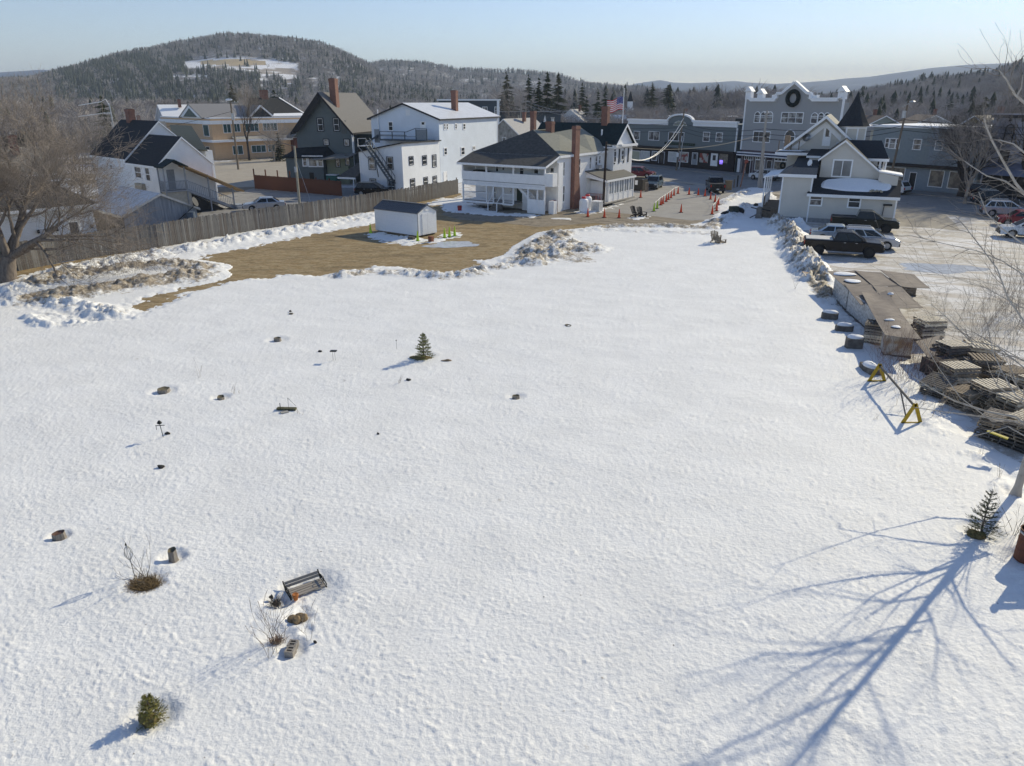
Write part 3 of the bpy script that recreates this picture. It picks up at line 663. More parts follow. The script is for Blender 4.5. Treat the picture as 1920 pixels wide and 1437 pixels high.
def window(root, side, off, u0, u1, z0, z1, casing=TRIM, glass=None, cols=1, rows=2, arch=False, name='window', cw=.09, sash=None, sill=False, label=None):
    if u0 > u1: u0, u1 = u1, u0
    mb = MB()
    if arch:
        o_, i_ = arch_pts(u0, u1, z0, z1), arch_pts(u0 + cw, u1 - cw, z0 + cw, z1 - cw)
        n = len(o_); b = len(mb.v)
        P = lambda p, d: (p[0], off - d, p[1]) if side == 'F' else ((off + d, p[0], p[1]) if side == 'R' else (off - d, p[0], p[1]))
        vs = [P(p, .07) for p in o_] + [P(p, .07) for p in i_] + [P(p, 0) for p in o_]
        fs = [(i, (i + 1) % n, n + (i + 1) % n, n + i) for i in range(n)] + [(i, (i + 1) % n, 2 * n + (i + 1) % n, 2 * n + i) for i in range(n)]
        mb.add(vs, fs)
        zs = z1 - (u1 - u0) / 2; wbox(mb, side, off, u0 + cw, u1 - cw, zs - .04, zs + .04, .012, .05)
    else:
        wbox(mb, side, off, u0, u0 + cw, z0, z1, 0, .07); wbox(mb, side, off, u1 - cw, u1, z0, z1, 0, .07)
        wbox(mb, side, off, u0 + cw, u1 - cw, z0, z0 + cw, 0, .075); wbox(mb, side, off, u0 + cw, u1 - cw, z1 - cw, z1, 0, .075)
    if sill: wbox(mb, side, off, u0 - .05, u1 + .05, z0 - .07, z0 - .002, 0, .13)
    f = obj(name, mb, casing, root)
    if label: f['label'] = label
    m2 = MB(); sm = sash or casing
    for i in range(1, cols):
        u = u0 + (u1 - u0) * i / cols; wbox(m2, side, off, u - .035, u + .035, z0 + cw, z1 - cw, .012, .055)
    for i in range(1, rows):
        z = z0 + (z1 - z0) * i / rows; wbox(m2, side, off, u0 + cw, u1 - cw, z - .03, z + .03, .014, .05)
    if sash is not None:
        wbox(m2, side, off, u0 + cw, u0 + cw + .05, z0 + cw, z1 - cw, .012, .04); wbox(m2, side, off, u1 - cw - .05, u1 - cw, z0 + cw, z1 - cw, .012, .04)
        wbox(m2, side, off, u0 + cw + .05, u1 - cw - .05, z0 + cw, z0 + cw + .05, .012, .041); wbox(m2, side, off, u0 + cw + .05, u1 - cw - .05, z1 - cw - .05, z1 - cw, .012, .041)
    if m2.v: obj('sash_bars', m2, sm, f)
    gl = glass or (GLASS if _wr.random() < .58 else GLASS2)
    m3 = MB()
    if arch: wprism(m3, side, off, arch_pts(u0 + cw * .8, u1 - cw * .8, z0 + cw * .8, z1 - cw * .8), .002, .014)
    else: wbox(m3, side, off, u0 + cw * .8, u1 - cw * .8, z0 + cw * .8, z1 - cw * .8, .002, .012)
    obj('pane', m3, gl, f)
    return f
def wpx(root, fr, side, off, rect, **k):
    """a window whose outline is measured in the photograph"""
    x0, y0, x1, y1 = rect; cx, cy = (x0 + x1) / 2, (y0 + y1) / 2
    fn = fr.F if side == 'F' else fr.S
    u0 = fn(x0, cy, off)[0]; u1 = fn(x1, cy, off)[0]; z1 = fn(cx, y0, off)[1]; z0 = fn(cx, y1, off)[1]
    if u0 > u1: u0, u1 = u1, u0
    return window(root, side, off, u0, u1, z0, z1, **k)
def door(root, side, off, u0, u1, z0, z1, m, lite=None, casing=TRIM, name='door'):
    if u0 > u1: u0, u1 = u1, u0
    mb = MB(); wbox(mb, side, off, u0 + .07, u1 - .07, z0, z1 - .07, .004, .04); d = obj(name, mb, m, root)
    mb = MB(); wbox(mb, side, off, u0, u0 + .07, z0, z1, 0, .06); wbox(mb, side, off, u1 - .07, u1, z0, z1, 0, .06); wbox(mb, side, off, u0 + .07, u1 - .07, z1 - .07, z1, 0, .062)
    obj('door_frame', mb, casing, d)
    if lite:
        mb = MB(); w_ = u1 - u0; wbox(mb, side, off, u0 + w_ * .28, u1 - w_ * .28, z0 + (z1 - z0) * lite[0], z0 + (z1 - z0) * lite[1], .041, .048); obj('pane', mb, GLASS, d)
    mb = MB(); wbox(mb, side, off, u1 - .2, u1 - .15, z0 + .95, z0 + 1.02, .04, .1); obj('handle', mb, BLACKM, d)
    return d
def dpx(root, fr, side, off, rect, m, **k):
    x0, y0, x1, y1 = rect; cx, cy = (x0 + x1) / 2, (y0 + y1) / 2
    fn = fr.F if side == 'F' else fr.S
    return door(root, side, off, fn(x0, cy, off)[0], fn(x1, cy, off)[0], fn(cx, y1, off)[1], fn(cx, y0, off)[1], m, **k)
def chimney(root, x, y, z0, z1, w=.75, d=.6, m=BRICKM, name='chimney', cap=True):
    mb = MB(); mb.box(x - w / 2, y - d / 2, z0, x + w / 2, y + d / 2, z1 - .3)
    mb.box(x - w / 2 - .05, y - d / 2 - .05, z1 - .3, x + w / 2 + .05, y + d / 2 + .05, z1 - .12); mb.box(x - w / 2 - .02, y - d / 2 - .02, z1 - .12, x + w / 2 + .02, y + d / 2 + .02, z1)
    c = obj(name, mb, m, root)
    mb = MB(); mb.box(x - w / 2 + .12, y - d / 2 + .12, z1 + .002, x + w / 2 - .12, y + d / 2 - .12, z1 + .05); obj('flue', mb, BLACKM, c)
    return c
def gable_y(root, xl, zl, xp, zp, xr, zr, y0, y1, wm, rm, over=.3, fo=.25, tm=TRIM, th=.14, base=0.0, name='wall', rake=.22, bk=None):
    """block whose ridge runs away from the front; roof thickness, rake boards"""
    mb = MB(); mb.prism([(xl, base), (xr, base), (xr, zr - .02), (xp, zp - .02), (xl, zl - .02)], 'y', y0, y1); obj(name, mb, wm, root)
    bk = fo if bk is None else bk
    sl = (zp - zl) / (xp - xl); sr = (zp - zr) / (xr - xp); el = (xl - over, zl - over * sl); er = (xr + over, zr - over * sr)
    mb = MB(); mb.slab([(el[0], y0 - fo, el[1] + th), (xp, y0 - fo, zp + th), (xp, y1 + bk, zp + th), (el[0], y1 + bk, el[1] + th)], th)
    mb.slab([(xp, y0 - fo, zp + th + .003), (er[0], y0 - fo, er[1] + th), (er[0], y1 + bk, er[1] + th), (xp, y1 + bk, zp + th + .003)], th)
    r = obj('roof', mb, rm, root)
    for (a, b) in ((el, (xp, zp)), ((xp, zp), er)):
        mb = MB(); mb.prism([(a[0], a[1] + th - .01), (b[0], b[1] + th - .01), (b[0], b[1] + th - rake), (a[0], a[1] + th - rake)], 'y', y0 - fo - .035, y0 - fo - .002)
        obj('rake_board', mb, tm, r)
    for e in (el, er):
        mb = MB(); mb.box(e[0] - .03, y0 - fo, e[1] - .08, e[0] + .03, y1 + bk, e[1] + th - .03); obj('fascia', mb, tm, r)
    return r
def gable_x(root, yf, zf, yp, zp, yb, zb, x0, x1, wm, rm, over=.3, so=.25, tm=TRIM, th=.14, base=0.0, name='wall', rake=.2, ends='both'):
    mb = MB(); mb.prism([(yf, base), (yb, base), (yb, zb - .02), (yp, zp - .02), (yf, zf - .02)], 'x', x0, x1); obj(name, mb, wm, root)
    sf = (zp - zf) / (yp - yf); sb = (zp - zb) / (yb - yp); ef = (yf - over, zf - over * sf); eb = (yb + over, zb - over * sb)
    mb = MB(); mb.slab([(x0 - so, ef[0], ef[1] + th), (x1 + so, ef[0], ef[1] + th), (x1 + so, yp, zp + th), (x0 - so, yp, zp + th)], th)
    mb.slab([(x0 - so, yp, zp + th + .003), (x1 + so, yp, zp + th + .003), (x1 + so, eb[0], eb[1] + th), (x0 - so, eb[0], eb[1] + th)], th)
    r = obj('roof', mb, rm, root)
    for xx, s_ in ((x1 + so, 1), (x0 - so, -1)):
        for (a, b) in ((ef, (yp, zp)), ((yp, zp), eb)):
            mb = MB(); mb.prism([(a[0], a[1] + th - .01), (b[0], b[1] + th - .01), (b[0], b[1] + th - rake), (a[0], a[1] + th - rake)], 'x', xx + s_ * .002, xx + s_ * .035)
            obj('rake_board', mb, tm, r)
    for e in (ef, eb):
        mb = MB(); mb.box(x0 - so, e[0] - .03, e[1] - .08, x1 + so, e[0] + .03, e[1] + th - .03); obj('fascia', mb, tm, r)
    return r
def part(name, root, m, fn, smooth=False):
    mb = MB(); fn(mb); return obj(name, mb, m, root, smooth=smooth)
def corner_boards(root, pts, z1, w=.14, z0=0.0, m=TRIM):
    for x, y in pts:
        mb = MB(); mb.box(x - w / 2, y - w / 2, z0, x + w / 2, y + w / 2, z1); obj('corner_board', mb, m, root)
def railing(root, p, q, z, h=.95, m=WHITE, step=.14, name='railing', post=True):
    p = Vector((*p, z)); q = Vector((*q, z)); L = (q - p).length; mb = MB()
    mb.beam(p + Vector((0, 0, h)), q + Vector((0, 0, h)), .07, .06); mb.beam(p + Vector((0, 0, .12)), q + Vector((0, 0, .12)), .05, .05)
    n = max(2, int(L / step))
    for i in range(1, n):
        c = p.lerp(q, i / n); mb.box(c.x - .018, c.y - .018, c.z + .12, c.x + .018, c.y + .018, c.z + h - .03)
    return obj(name, mb, m, root)

# ------------------------------------------------------------ tan house on the right
TANW = mat('tan_clapboard', (.60, .57, .515), .7, var=.05, scale=.7, siding=.12)
T = Fr(1457, 413, -24)
h = house('tan_house', 'tan clapboard house with white trim and a cone topped turret beside parked pickups', T)
ze = 4.62
part('wall', h, TANW, lambda b: b.prism([(0, 0), (2.9, 0), (2.9, 8.6), (0, 8.6)], 'z', 0, ze))
part('wall', h, TANW, lambda b: b.prism([(0, 0), (2.62, 0), (2.62, 4.05), (0, 2.66)], 'x', 2.9, 10.75))
part('foundation', h, mat('grey_block', (.27, .27, .27), .9, var=.2), lambda b: b.box(-.02, -.03, 0, 10.77, -.004, .42))
def rf(b):
    b.slab([(-.35, -.3, ze), (3.2, -.3, ze), (3.2, .9, ze + .62), (.75, .9, ze + .62)], .1)
    b.slab([(-.35, -.3, ze), (.75, .9, ze + .62), (.75, 8.0, ze + .62), (-.35, 8.9, ze)], .1)
    b.slab([(.75, .9, ze + .622), (3.2, .9, ze + .622), (3.2, 9, ze + 1.25), (.75, 8.0, ze + 1.2)], .1)
DK2 = mat('charcoal_shingles', (.030, .034, .040), .9, var=.3, scale=8, siding=.16, sdark=.7)
r = part('roof', h, mat('brown_grey_shingles', (.17, .155, .14), .9, var=.15, scale=8, siding=.14, sdark=.8), lambda b: (b.slab([(-.35, -.3, ze), (3.2, -.3, ze), (3.2, .9, ze + .62), (.75, .9, ze + .62)], .1), b.slab([(-.35, -.3, ze), (.75, .9, ze + .62), (.75, 8.0, ze + .62), (-.35, 8.9, ze)], .1)))
r = part('roof', h, DK2, lambda b: b.slab([(.75, .9, ze + .63), (3.2, .9, ze + .63), (3.2, 9, ze + 1.3), (.75, 8.0, ze + 1.25)], .1))
part('fascia', r, TRIM, lambda b: (b.box(-.38, -.335, ze - .27, 3.22, -.303, ze + .03), b.box(-.385, -.3, ze - .25, -.352, 8.9, ze + .02)))
# lean-to roof with its snow
r = part('roof', h, DK2, lambda b: b.slab([(2.55, -.35, 2.86), (10.95, -.35, 2.86), (10.95, 2.62, 4.22), (2.9, 2.62, 4.22)], .12))
part('fascia', r, TRIM, lambda b: b.box(2.55, -.39, 2.56, 10.97, -.353, 2.84))
def snowpatch(b):
    pts = [T.F(x, y, 1.2)[0] for x, y in ()]
    n = 26; out = []
    for i in range(n):
        a = 2 * math.pi * i / n; ca, sa = math.cos(a), math.sin(a)
        x = 6.9 + 3.1 * math.copysign(abs(ca) ** .55, ca) + .12 * math.sin(3 * a + 1); y = 1.35 + 1.0 * math.copysign(abs(sa) ** .6, sa) + .07 * math.sin(5 * a)
        out.append((x, y))
    zf = lambda x, y: 2.86 + (y + .35) * (4.22 - 2.86) / 2.97 + .01
    vs = [(x, y, zf(x, y)) for x, y in out] + [(6.9 + (x - 6.9) * .93, 1.35 + (y - 1.35) * .86, zf(x, y) + .13) for x, y in out]
    b.add(vs, [tuple(range(n, 2 * n))] + [(i, (i + 1) % n, n + (i + 1) % n, n + i) for i in range(n)])
part('snow_patch', r, SNOWM, snowpatch, smooth=False)
part('lit_roof_pile', r, mat('lit_pile_yellow', (.45, .40, .30), .9, var=.2, scale=20), lambda b: [b.obox((8.3 + .11 * i % 1.1, .25 + .13 * (i % 4), 3.24 + .05 * (i % 3)), (.2, .14, .12), rz=i) for i in range(12)])  # yellowish roof pile, its sunlit tone put into the base colour
# front gable wing (long right slope)
L_, P_, Rr = (3.35, 6.1), (5.34, 7.75), (8.85, 4.95)
gable_y(h, L_[0], L_[1], P_[0], P_[1], Rr[0], Rr[1], 2.64, 8.4, TANW, DK2, over=.28, base=3.6)
corner_boards(h, [(.06, 0.0), (2.86, -.02), (10.72, 0.0)], 2.62, z0=0)
corner_boards(h, [(.06, 0.0), (2.86, -.02)], ze - .25, z0=2.62)
wpx(h, T, 'F', 2.64, (1560, 299, 1598, 333), cols=2, rows=1, cw=.14, glass=mat('reflecting_glass', (.16, .17, .18), .25, var=.25, scale=.8, spec=.5))
wpx(h, T, 'F', 0, (1517, 362, 1543, 387), cw=.14, glass=GLASS2); wpx(h, T, 'F', 0, (1589, 366, 1615, 391), cw=.14, glass=GLASS)
# cross wing to the right with hipped end and corner porch
def crossroof(b):
    b.slab([(5.5, 4.0, 6.12), (9.55, 4.0, 6.12), (8.7, 6.5, 7.72), (5.34, 6.5, 7.72)], .13); b.slab([(9.55, 4.0, 6.12), (9.55, 9.0, 6.12), (8.7, 6.5, 7.72)], .13); b.slab([(5.5, 9.0, 6.12), (9.55, 9.0, 6.12), (8.7, 6.5, 7.72), (5.34, 6.5, 7.72)], .13)
r = part('roof', h, DK2, crossroof)
part('fascia', r, TRIM, lambda b: (b.box(6.6, 3.95, 5.82, 9.6, 3.99, 6.08), b.box(9.555, 4.0, 5.82, 9.59, 9.0, 6.08)))
part('wall', h, TANW, lambda b: b.box(6.6, 4.3, 3, 8.6, 8.9, 5.98))
part('porch_post', h, WHITE, lambda b: b.box(8.75, 4.2, 3.2, 8.95, 4.4, 5.95)); part('porch_post', h, WHITE, lambda b: b.box(9.3, 4.2, 3.2, 9.45, 4.35, 5.95)); part('porch_post', h, WHITE, lambda b: b.box(9.25, 8.5, 0, 9.4, 8.65, 5.95))
part('wall', h, TANW, lambda b: b.prism([(8.85, 4.2), (10.6, 3.3), (10.6, 4.62), (8.85, 4.95)], 'y', 1.6, 4.0))
part('wall', h, TANW, lambda b: b.box(2.9, 2.62, 0, 10.4, 9.0, 3.9))
part('coping', h, TRIM, lambda b: b.prism([(8.8, 4.97), (10.95, 4.63), (10.95, 4.78), (8.8, 5.1)], 'y', 1.5, 4.1))
# rear main block with the door gable
gable_y(h, -.5, 6.95, 3.04, 9.95, 6.5, 7.0, 9.0, 19.0, TANW, mat('tan_shingles', (.36, .34, .29), .9, var=.1, scale=6, siding=.14), over=.35, fo=.9, rake=.32, base=0)  # rear gable roof in one even tan shingle colour
dpx(h, T, 'F', 9.0, (1543, 239, 1558, 274), TRIM, lite=(.5, .93))
part('deep_white_rake', h, TRIM, lambda b: (b.prism([(-.3, 6.6), (3.04, 9.45), (3.04, 8.9), (.5, 6.6)], 'y', 8.9, 8.985), b.prism([(6.3, 6.75), (3.04, 9.45), (3.04, 8.9), (5.6, 6.7)], 'y', 8.9, 8.985)))
part('heat_pump', h, mat('pale_grey_metal', (.55, .55, .55), .5), lambda b: b.box(4.35, 8.5, 6.75, 5.15, 8.85, 7.4))
part('fan_grille', h, BLACKM, lambda b: b.ring((4.68, 8.47, 7.07), .16, .08, 'y', 16, 6))
part('satellite_dish', h, METALG, lambda b: b.tube([(1.35, 8.75, 7.75), (1.33, 8.62, 7.77), (1.3, 8.5, 7.8)], [.05, .3, .42], 20), smooth=True)
part('satellite_dish', h, TRIM, lambda b: (b.tube([(2.45, 2.0, 5.6), (2.38, 1.93, 5.62), (2.3, 1.85, 5.65)], [.04, .22, .32], 18), b.beam((2.5, 2.1, 5.1), (2.42, 1.95, 5.6), .05)))
part('chimney', h, mat('brown_boards', (.30, .21, .14), .9, var=.2), lambda b: b.box(-.9, 8.2, 6.1, -.35, 8.7, 7.95))
part('wall', h, TANW, lambda b: b.box(2.9, 6.0, 4.5, 6.0, 8.98, 6.1))
part('roof', h, DK2, lambda b: b.slab([(1.7, 5.6, 6.15), (6.0, 5.6, 6.15), (6.0, 8.9, 6.62), (1.9, 8.9, 6.62)], .12))
part('fascia', h, TRIM, lambda b: b.box(1.7, 5.56, 5.88, 5.6, 5.6, 6.1)); part('wall', h, TANW, lambda b: b.box(2.0, 5.75, 4.6, 5.4, 5.95, 5.9))
part('canopy', h, mat('grey_membrane', (.19, .175, .16), .9), lambda b: b.slab([(-1.6, 6.8, 6.32), (2.2, 6.8, 6.32), (2.2, 8.9, 6.42), (-1.6, 8.9, 6.42)], .12))
part('canopy_edge', h, TRIM, lambda b: b.box(-1.6, 6.74, 6.04, 2.1, 6.79, 6.30)); part('snow_patch', h, SNOWM, lambda b: b.slab([(-1.4, 7.4, 6.47), (1.0, 7.2, 6.48), (1.4, 8.4, 6.5), (-1.3, 8.8, 6.5)], .06))
for xx in (-1.5, -.2, .6): part('deck_post', h, POLEW, lambda b: b.box(xx, 8.3, 6.4, xx + .1, 8.4, 7.4))
# turret
def oct_(r, n=8, a0=.39): return [(5.75 + r * math.cos(a0 + 2 * math.pi * i / n), 9.8 + r * math.sin(a0 + 2 * math.pi * i / n)) for i in range(n)]
part('turret_wall', h, TANW, lambda b: b.prism(oct_(1.45), 'z', 0, 9.02))
part('turret_trim', h, TRIM, lambda b: (b.prism(oct_(1.53), 'z', 8.75, 9.03), [b.box(x - .07, y - .07, 6, x + .07, y + .07, 8.75) for x, y in oct_(1.44)]))
part('turret_roof', h, DK2, lambda b: b.lathe([(1.75, 9.0), (1.5, 9.35), (.95, 10.3), (.5, 11.2), (.16, 12.05), (.01, 12.5)], 10, (5.75, 9.8, 0)))
# left side porch and ramp
part('porch_roof', h, TRIM, lambda b: b.slab([(-2.0, 1.6, 4.15), (-.1, 1.6, 4.5), (-.1, 9, 4.5), (-2.0, 9, 4.15)], .12))
for yy in (1.8, 4.2, 6.4, 8.7): part('porch_post', h, WHITE, lambda b: b.box(-1.9, yy, 0, -1.76, yy + .14, 4.08))
part('porch_floor', h, POLEW, lambda b: b.box(-1.9, 1.7, .85, -.02, 9, 1.0)); railing(h, (-1.83, 4.3), (-1.83, 8.7), 1.0)
railing(h, (-1.83, 1.9), (-1.83, 4.2), 1.0, m=POLEW)
part('porch_stair', h, POLEW, lambda b: [b.box(-1.8, .4 + .25 * i, .14 * i, -.1, .66 + .25 * i, .14 * (i + 1)) for i in range(6)])
part('meter_box', h, BLACKM, lambda b: (b.box(9.6, -.32, 2.0, 10.4, -.03, 2.16), b.beam((9.65, -.1, .3), (9.7, -.1, 2.0), .06)))

# ------------------------------------------------------------ white inn in the middle
I = Fr(868, 388, -34)
h = house('white_inn', 'long white inn with a two storey rear porch and tall outside brick chimney', I, 'inn')
W = 11.2
part('wall', h, WSIDE, lambda b: b.box(.1, 2.4, 0, W, 13.6, 5.95))
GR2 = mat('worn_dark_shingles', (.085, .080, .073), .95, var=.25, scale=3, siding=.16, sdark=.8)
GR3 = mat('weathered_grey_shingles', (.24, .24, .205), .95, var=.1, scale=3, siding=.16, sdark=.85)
apex = (5.6, 6.3, 8.42)
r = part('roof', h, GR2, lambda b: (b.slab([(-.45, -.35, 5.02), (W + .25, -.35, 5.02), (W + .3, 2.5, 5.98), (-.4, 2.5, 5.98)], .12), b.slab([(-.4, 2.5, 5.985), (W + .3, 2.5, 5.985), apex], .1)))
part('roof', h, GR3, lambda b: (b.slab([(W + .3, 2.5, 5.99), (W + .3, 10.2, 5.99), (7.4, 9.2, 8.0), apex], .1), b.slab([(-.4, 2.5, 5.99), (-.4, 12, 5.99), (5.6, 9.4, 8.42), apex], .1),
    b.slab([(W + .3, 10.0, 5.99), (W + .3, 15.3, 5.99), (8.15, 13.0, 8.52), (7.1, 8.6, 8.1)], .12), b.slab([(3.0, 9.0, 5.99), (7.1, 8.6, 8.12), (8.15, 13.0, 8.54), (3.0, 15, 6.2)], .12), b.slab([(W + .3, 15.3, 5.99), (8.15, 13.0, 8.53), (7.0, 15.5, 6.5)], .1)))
part('fascia', r, TRIM, lambda b: (b.box(-.47, -.40, 4.76, W + .27, -.36, 5.0), b.box(W + .30, 2.5, 5.72, W + .34, 15.3, 5.97), b.beam((W + .28, -.35, 4.93), (W + .28, 2.5, 5.88), .05, .2)))
part('wall', h, WSIDE, lambda b: b.prism([(0, 3.1), (2.4, 3.1), (2.4, 5.9), (0.0, 5.0)], 'x', -.01, .09))
# two storey porch
part('porch_floor', h, mat('porch_boards', (.30, .29, .28), .8), lambda b: b.box(0, 0, .72, 7.0, 2.4, .85)); part('porch_skirt', h, WHITE, lambda b: b.box(0, -.02, .6, 7.0, 0, .8))
part('balcony_floor', h, WHITE, lambda b: b.box(0, 0, 2.86, W, 2.4, 3.05))
part('balcony_parapet', h, WHITE, lambda b: (b.box(0, -.06, 3.1, W, 0.0, 4.02), b.box(-.05, -.08, 4.02, W, .04, 4.08), b.box(W - .06, 0, 3.0, W, 1.3, 4.0)))
part('balcony_box', h, WHITE, lambda b: b.box(W + .02, -.05, 2.95, W + .95, .9, 4.3))
part('lintel', h, WHITE, lambda b: b.box(0, -.05, 2.55, W, .05, 2.84)); part('painted_gap_shade', h, BLACKM, lambda b: b.box(.1, -.02, 3.052, W - .1, .02, 3.09))  # black strip stands in for the shade below the parapet
for i, xx in enumerate((.02, 3.35, 7.0, W - .16)):
    part('porch_post', h, WHITE, lambda b: b.box(xx, -.05, 4.08, xx + .16, .11, 4.85)); 
for i, xx in enumerate((.02, 3.35, 4.3, 5.65, 7.0, 8.95, 10.15, W - .16)):
    part('porch_post', h, WHITE, lambda b: b.box(xx, -.045, .0 if xx > 7.2 else .72, xx + .14, .1, 2.54))
railing(h, (.16, .03), (3.35, .03), .85); railing(h, (3.5, .03), (4.3, .03), .85); railing(h, (5.8, .03), (7.0, .03), .85)
part('porch_stair', h, mat('worn_boards', (.16, .14, .12), .9), lambda b: [b.box(4.4, -1.0 + .26 * i, 0, 5.6, -.72 + .26 * i, .17 * (i + 1)) for i in range(4)])
for xx in (4.4, 5.6): part('handrail', h, WHITE, lambda b: (b.beam((xx, -1.1, .95), (xx, -.05, 1.75), .06), b.box(xx - .04, -1.14, 0, xx + .04, -1.06, .98)))
# outside stair up to the balcony
part('stair', h, WHITE, lambda b: (b.beam((7.1, .5, 2.9), (9.1, .5, 1.15), .05, .3), b.beam((7.1, 1.5, 2.9), (9.1, 1.5, 1.15), .05, .3)))
for i in range(8): part('step', h, POLEG, lambda b: b.box(7.2 + .245 * i, .52, 2.72 - .215 * i, 7.48 + .245 * i, 1.48, 2.76 - .215 * i))
def strail(b):
    b.beam((7.3, .5, 3.6), (9.6, .5, 1.6), .06); b.beam((7.3, 1.5, 3.6), (10.4, 1.5, .9), .06)
    for i in range(15):
        x = 7.4 + .14 * i; b.box(x, .48, 2.75 - .875 * (x - 7.2), x + .04, .52, 3.5 - .87 * (x - 7.3)); b.box(x, 1.48, 2.75 - .875 * (x - 7.2), x + .04, 1.52, 3.5 - .87 * (x - 7.3))
part('stair_railing', h, WHITE, strail)
part('stair_panel', h, WHITE, lambda b: b.box(9.0, -.03, 0, W, .02, 1.5)); part('stair_side', h, WHITE, lambda b: (b.prism([(7.2, 0), (9.0, 0), (9.0, 1.0), (7.2, 2.6)], 'y', 1.62, 1.66),))
part('stair_panel', h, WHITE, lambda b: b.box(W + .1, .6, 0, W + .75, 1.3, 1.35))
part('red_bin', h, mat('red_plastic', (.32, .03, .03), .5), lambda b: b.box(W - .3, 1.5, 0, W + .05, 2.2, 1.3))
for u0, u1, z0, z1, gl in ((2.6, 3.1, .9, 2.3, GLASS2), (3.9, 4.3, 4.1, 4.8, GLASS), (6.3, 6.95, 3.6, 4.9, GLASS), (8.2, 8.9, 3.9, 4.9, GLASS), (10.3, 10.9, 3.7, 4.75, GLASS), (3.0, 3.5, 3.9, 4.8, GLASS)): window(h, 'F', 2.4, u0, u1, z0, z1, glass=gl)
door(h, 'F', 2.4, 5.9, 6.8, .86, 2.5, mat('green_door', (.03, .05, .035), .5)); door(h, 'F', 2.4, 4.6, 5.3, .86, 2.5, WHITE)
part('snow_patch', h, SNOWM, lambda b: b.blob((1.4, 1.4, .86), (1.3, .8, .16), 4, 14, 6, zmin=.86)); part('plank_stack', h, POLEG, lambda b: (b.beam((.6, .9, 1.7), (2.6, 1.1, 1.75), .2, .04), b.beam((.9, .7, 1.62), (3.0, .9, 1.7), .18, .04)))
part('black_covers', h, BLACKM, lambda b: b.blob((1.8, 1.2, 3.95), (1.3, .5, .22), 8, 14, 6))
# the lit side wall: windows and the big outside chimney
def spx(rect, **k): return wpx(h, I, 'R', W, rect, **k)
spx((1054.5, 303, 1059, 331), sill=True, glass=GLASS2); spx((1054, 348, 1058.5, 379), sill=True, glass=GLASS2); spx((1083, 297, 1088, 326), sill=True, glass=GLASS2); spx((1082, 341, 1086.5, 369), glass=GLASS)
part('exterior_chimney', h, BRICKM, lambda b: (b.box(W + .02, 5.45, 0, W + .52, 6.4, 8.6), b.prism([(6.5, 0), (7.2, 0), (6.5, 4.2)], 'x', W + .02, W + .48)))
part('chimney_cap', h, BRICKM, lambda b: (b.box(W - .02, 5.4, 8.6, W + .57, 6.46, 8.8), b.box(W + .0, 5.45, 8.8, W + .54, 6.42, 8.95)))
part('chimney_flue', h, BLACKM, lambda b: b.box(W + .12, 5.6, 8.952, W + .42, 6.25, 9.02))
part('corner_pilaster', h, WHITE, lambda b: b.box(W - .05, 2.35, 0, W + .25, 3.3, 5.2))
# front block with dark green roof
DG = mat('dark_green_shingles', (.012, .026, .028), .9, var=.3, scale=4, siding=.16, sdark=.7)
gable_x(h, 13.95, 6.65, 16.5, 8.85, 19.1, 6.65, 0.8, 12.2, WSIDE, DG, over=.4, so=.4, rake=.3, base=0)
part('pediment', h, WHITE, lambda b: (b.prism([(14.1, 6.62), (18.9, 6.62), (16.5, 8.7)], 'x', 12.205, 12.26), b.box(12.2, 13.5, 6.35, 12.75, 19.5, 6.6)))
for rc in ((1150, 283, 1155.5, 305), (1164, 281, 1169.5, 301)):
    wpx(h, I, 'R', 12.2, rc, glass=GLASS2)
part('shutter', h, mat('black_shutters', (.03, .03, .035), .6), lambda b: [wbox(b, 'R', 12.2, u, u + .3, 4.4, 6.1, 0, .05) for u in (13.4 + .7, 15.3, 16.6, 17.8)])
chimney(h, 9.6, 16.5, 8.3, 10.9, .8, .7); chimney(h, -1.2, 17.0, 6.0, 10.3, .6, .6); chimney(h, 6.6, 8.4, 7.6, 9.3, .8, .7)
part('metal_cowl', h, METALG, lambda b: b.tube([(6.8, 8.6, 9.3), (6.8, 8.6, 9.6), (6.8, 8.6, 9.75)], [.18, .18, .26], 12)); part('vent_pipe', h, TRIM, lambda b: b.box(9.9, 14.9, 7.5, 10.05, 15.05, 8.3))
# upper side windows of the middle wing and the veranda
for rc in ((1104, 294, 1108.5, 318), (1115, 292, 1120, 315), (1121.5, 291, 1126, 308)): wpx(h, I, 'R', W, rc, glass=GLASS2, sill=True)
part('air_conditioner', h, METALG, lambda b: b.box(W + .05, 11.2, 4.0, W + .6, 11.9, 4.45))
px_ = 13.6
ya, yb = I.S(1134, 335, px_)[0], I.S(1189, 322, px_)[0]
part('veranda_roof', h, mat('veranda_shingles', (.15, .145, .13), .95, var=.1, siding=.16), lambda b: b.slab([(px_ + .3, ya, 3.0), (px_ + .3, yb, 3.0), (W + .02, yb, 3.95), (W + .02, ya - .4, 3.95)], .1))
part('veranda_fascia', h, TRIM, lambda b: (b.box(px_ + .3, ya, 2.75, px_ + .34, yb, 2.98), b.prism([(W, 3.88), (W, 3.2), (px_ + .3, 2.75), (px_ + .3, 2.95)], 'y', ya - .1, ya - .04)))
part('veranda_floor', h, POLEG, lambda b: (b.box(W, ya - .2, .3, px_ + .3, yb, .45), b.box(px_ + .3, ya + 1.6, 0, px_ + .7, yb, .22)))
n = 5
for i in range(n + 1):
    yy = ya + .9 + (yb - ya - 1.1) * i / n; part('veranda_post', h, WHITE, lambda b: b.box(px_, yy, .45, px_ + .12, yy + .12, 2.76))
part('veranda_post', h, WHITE, lambda b: b.box(px_, ya + .02, .45, px_ + .12, ya + .14, 2.76))
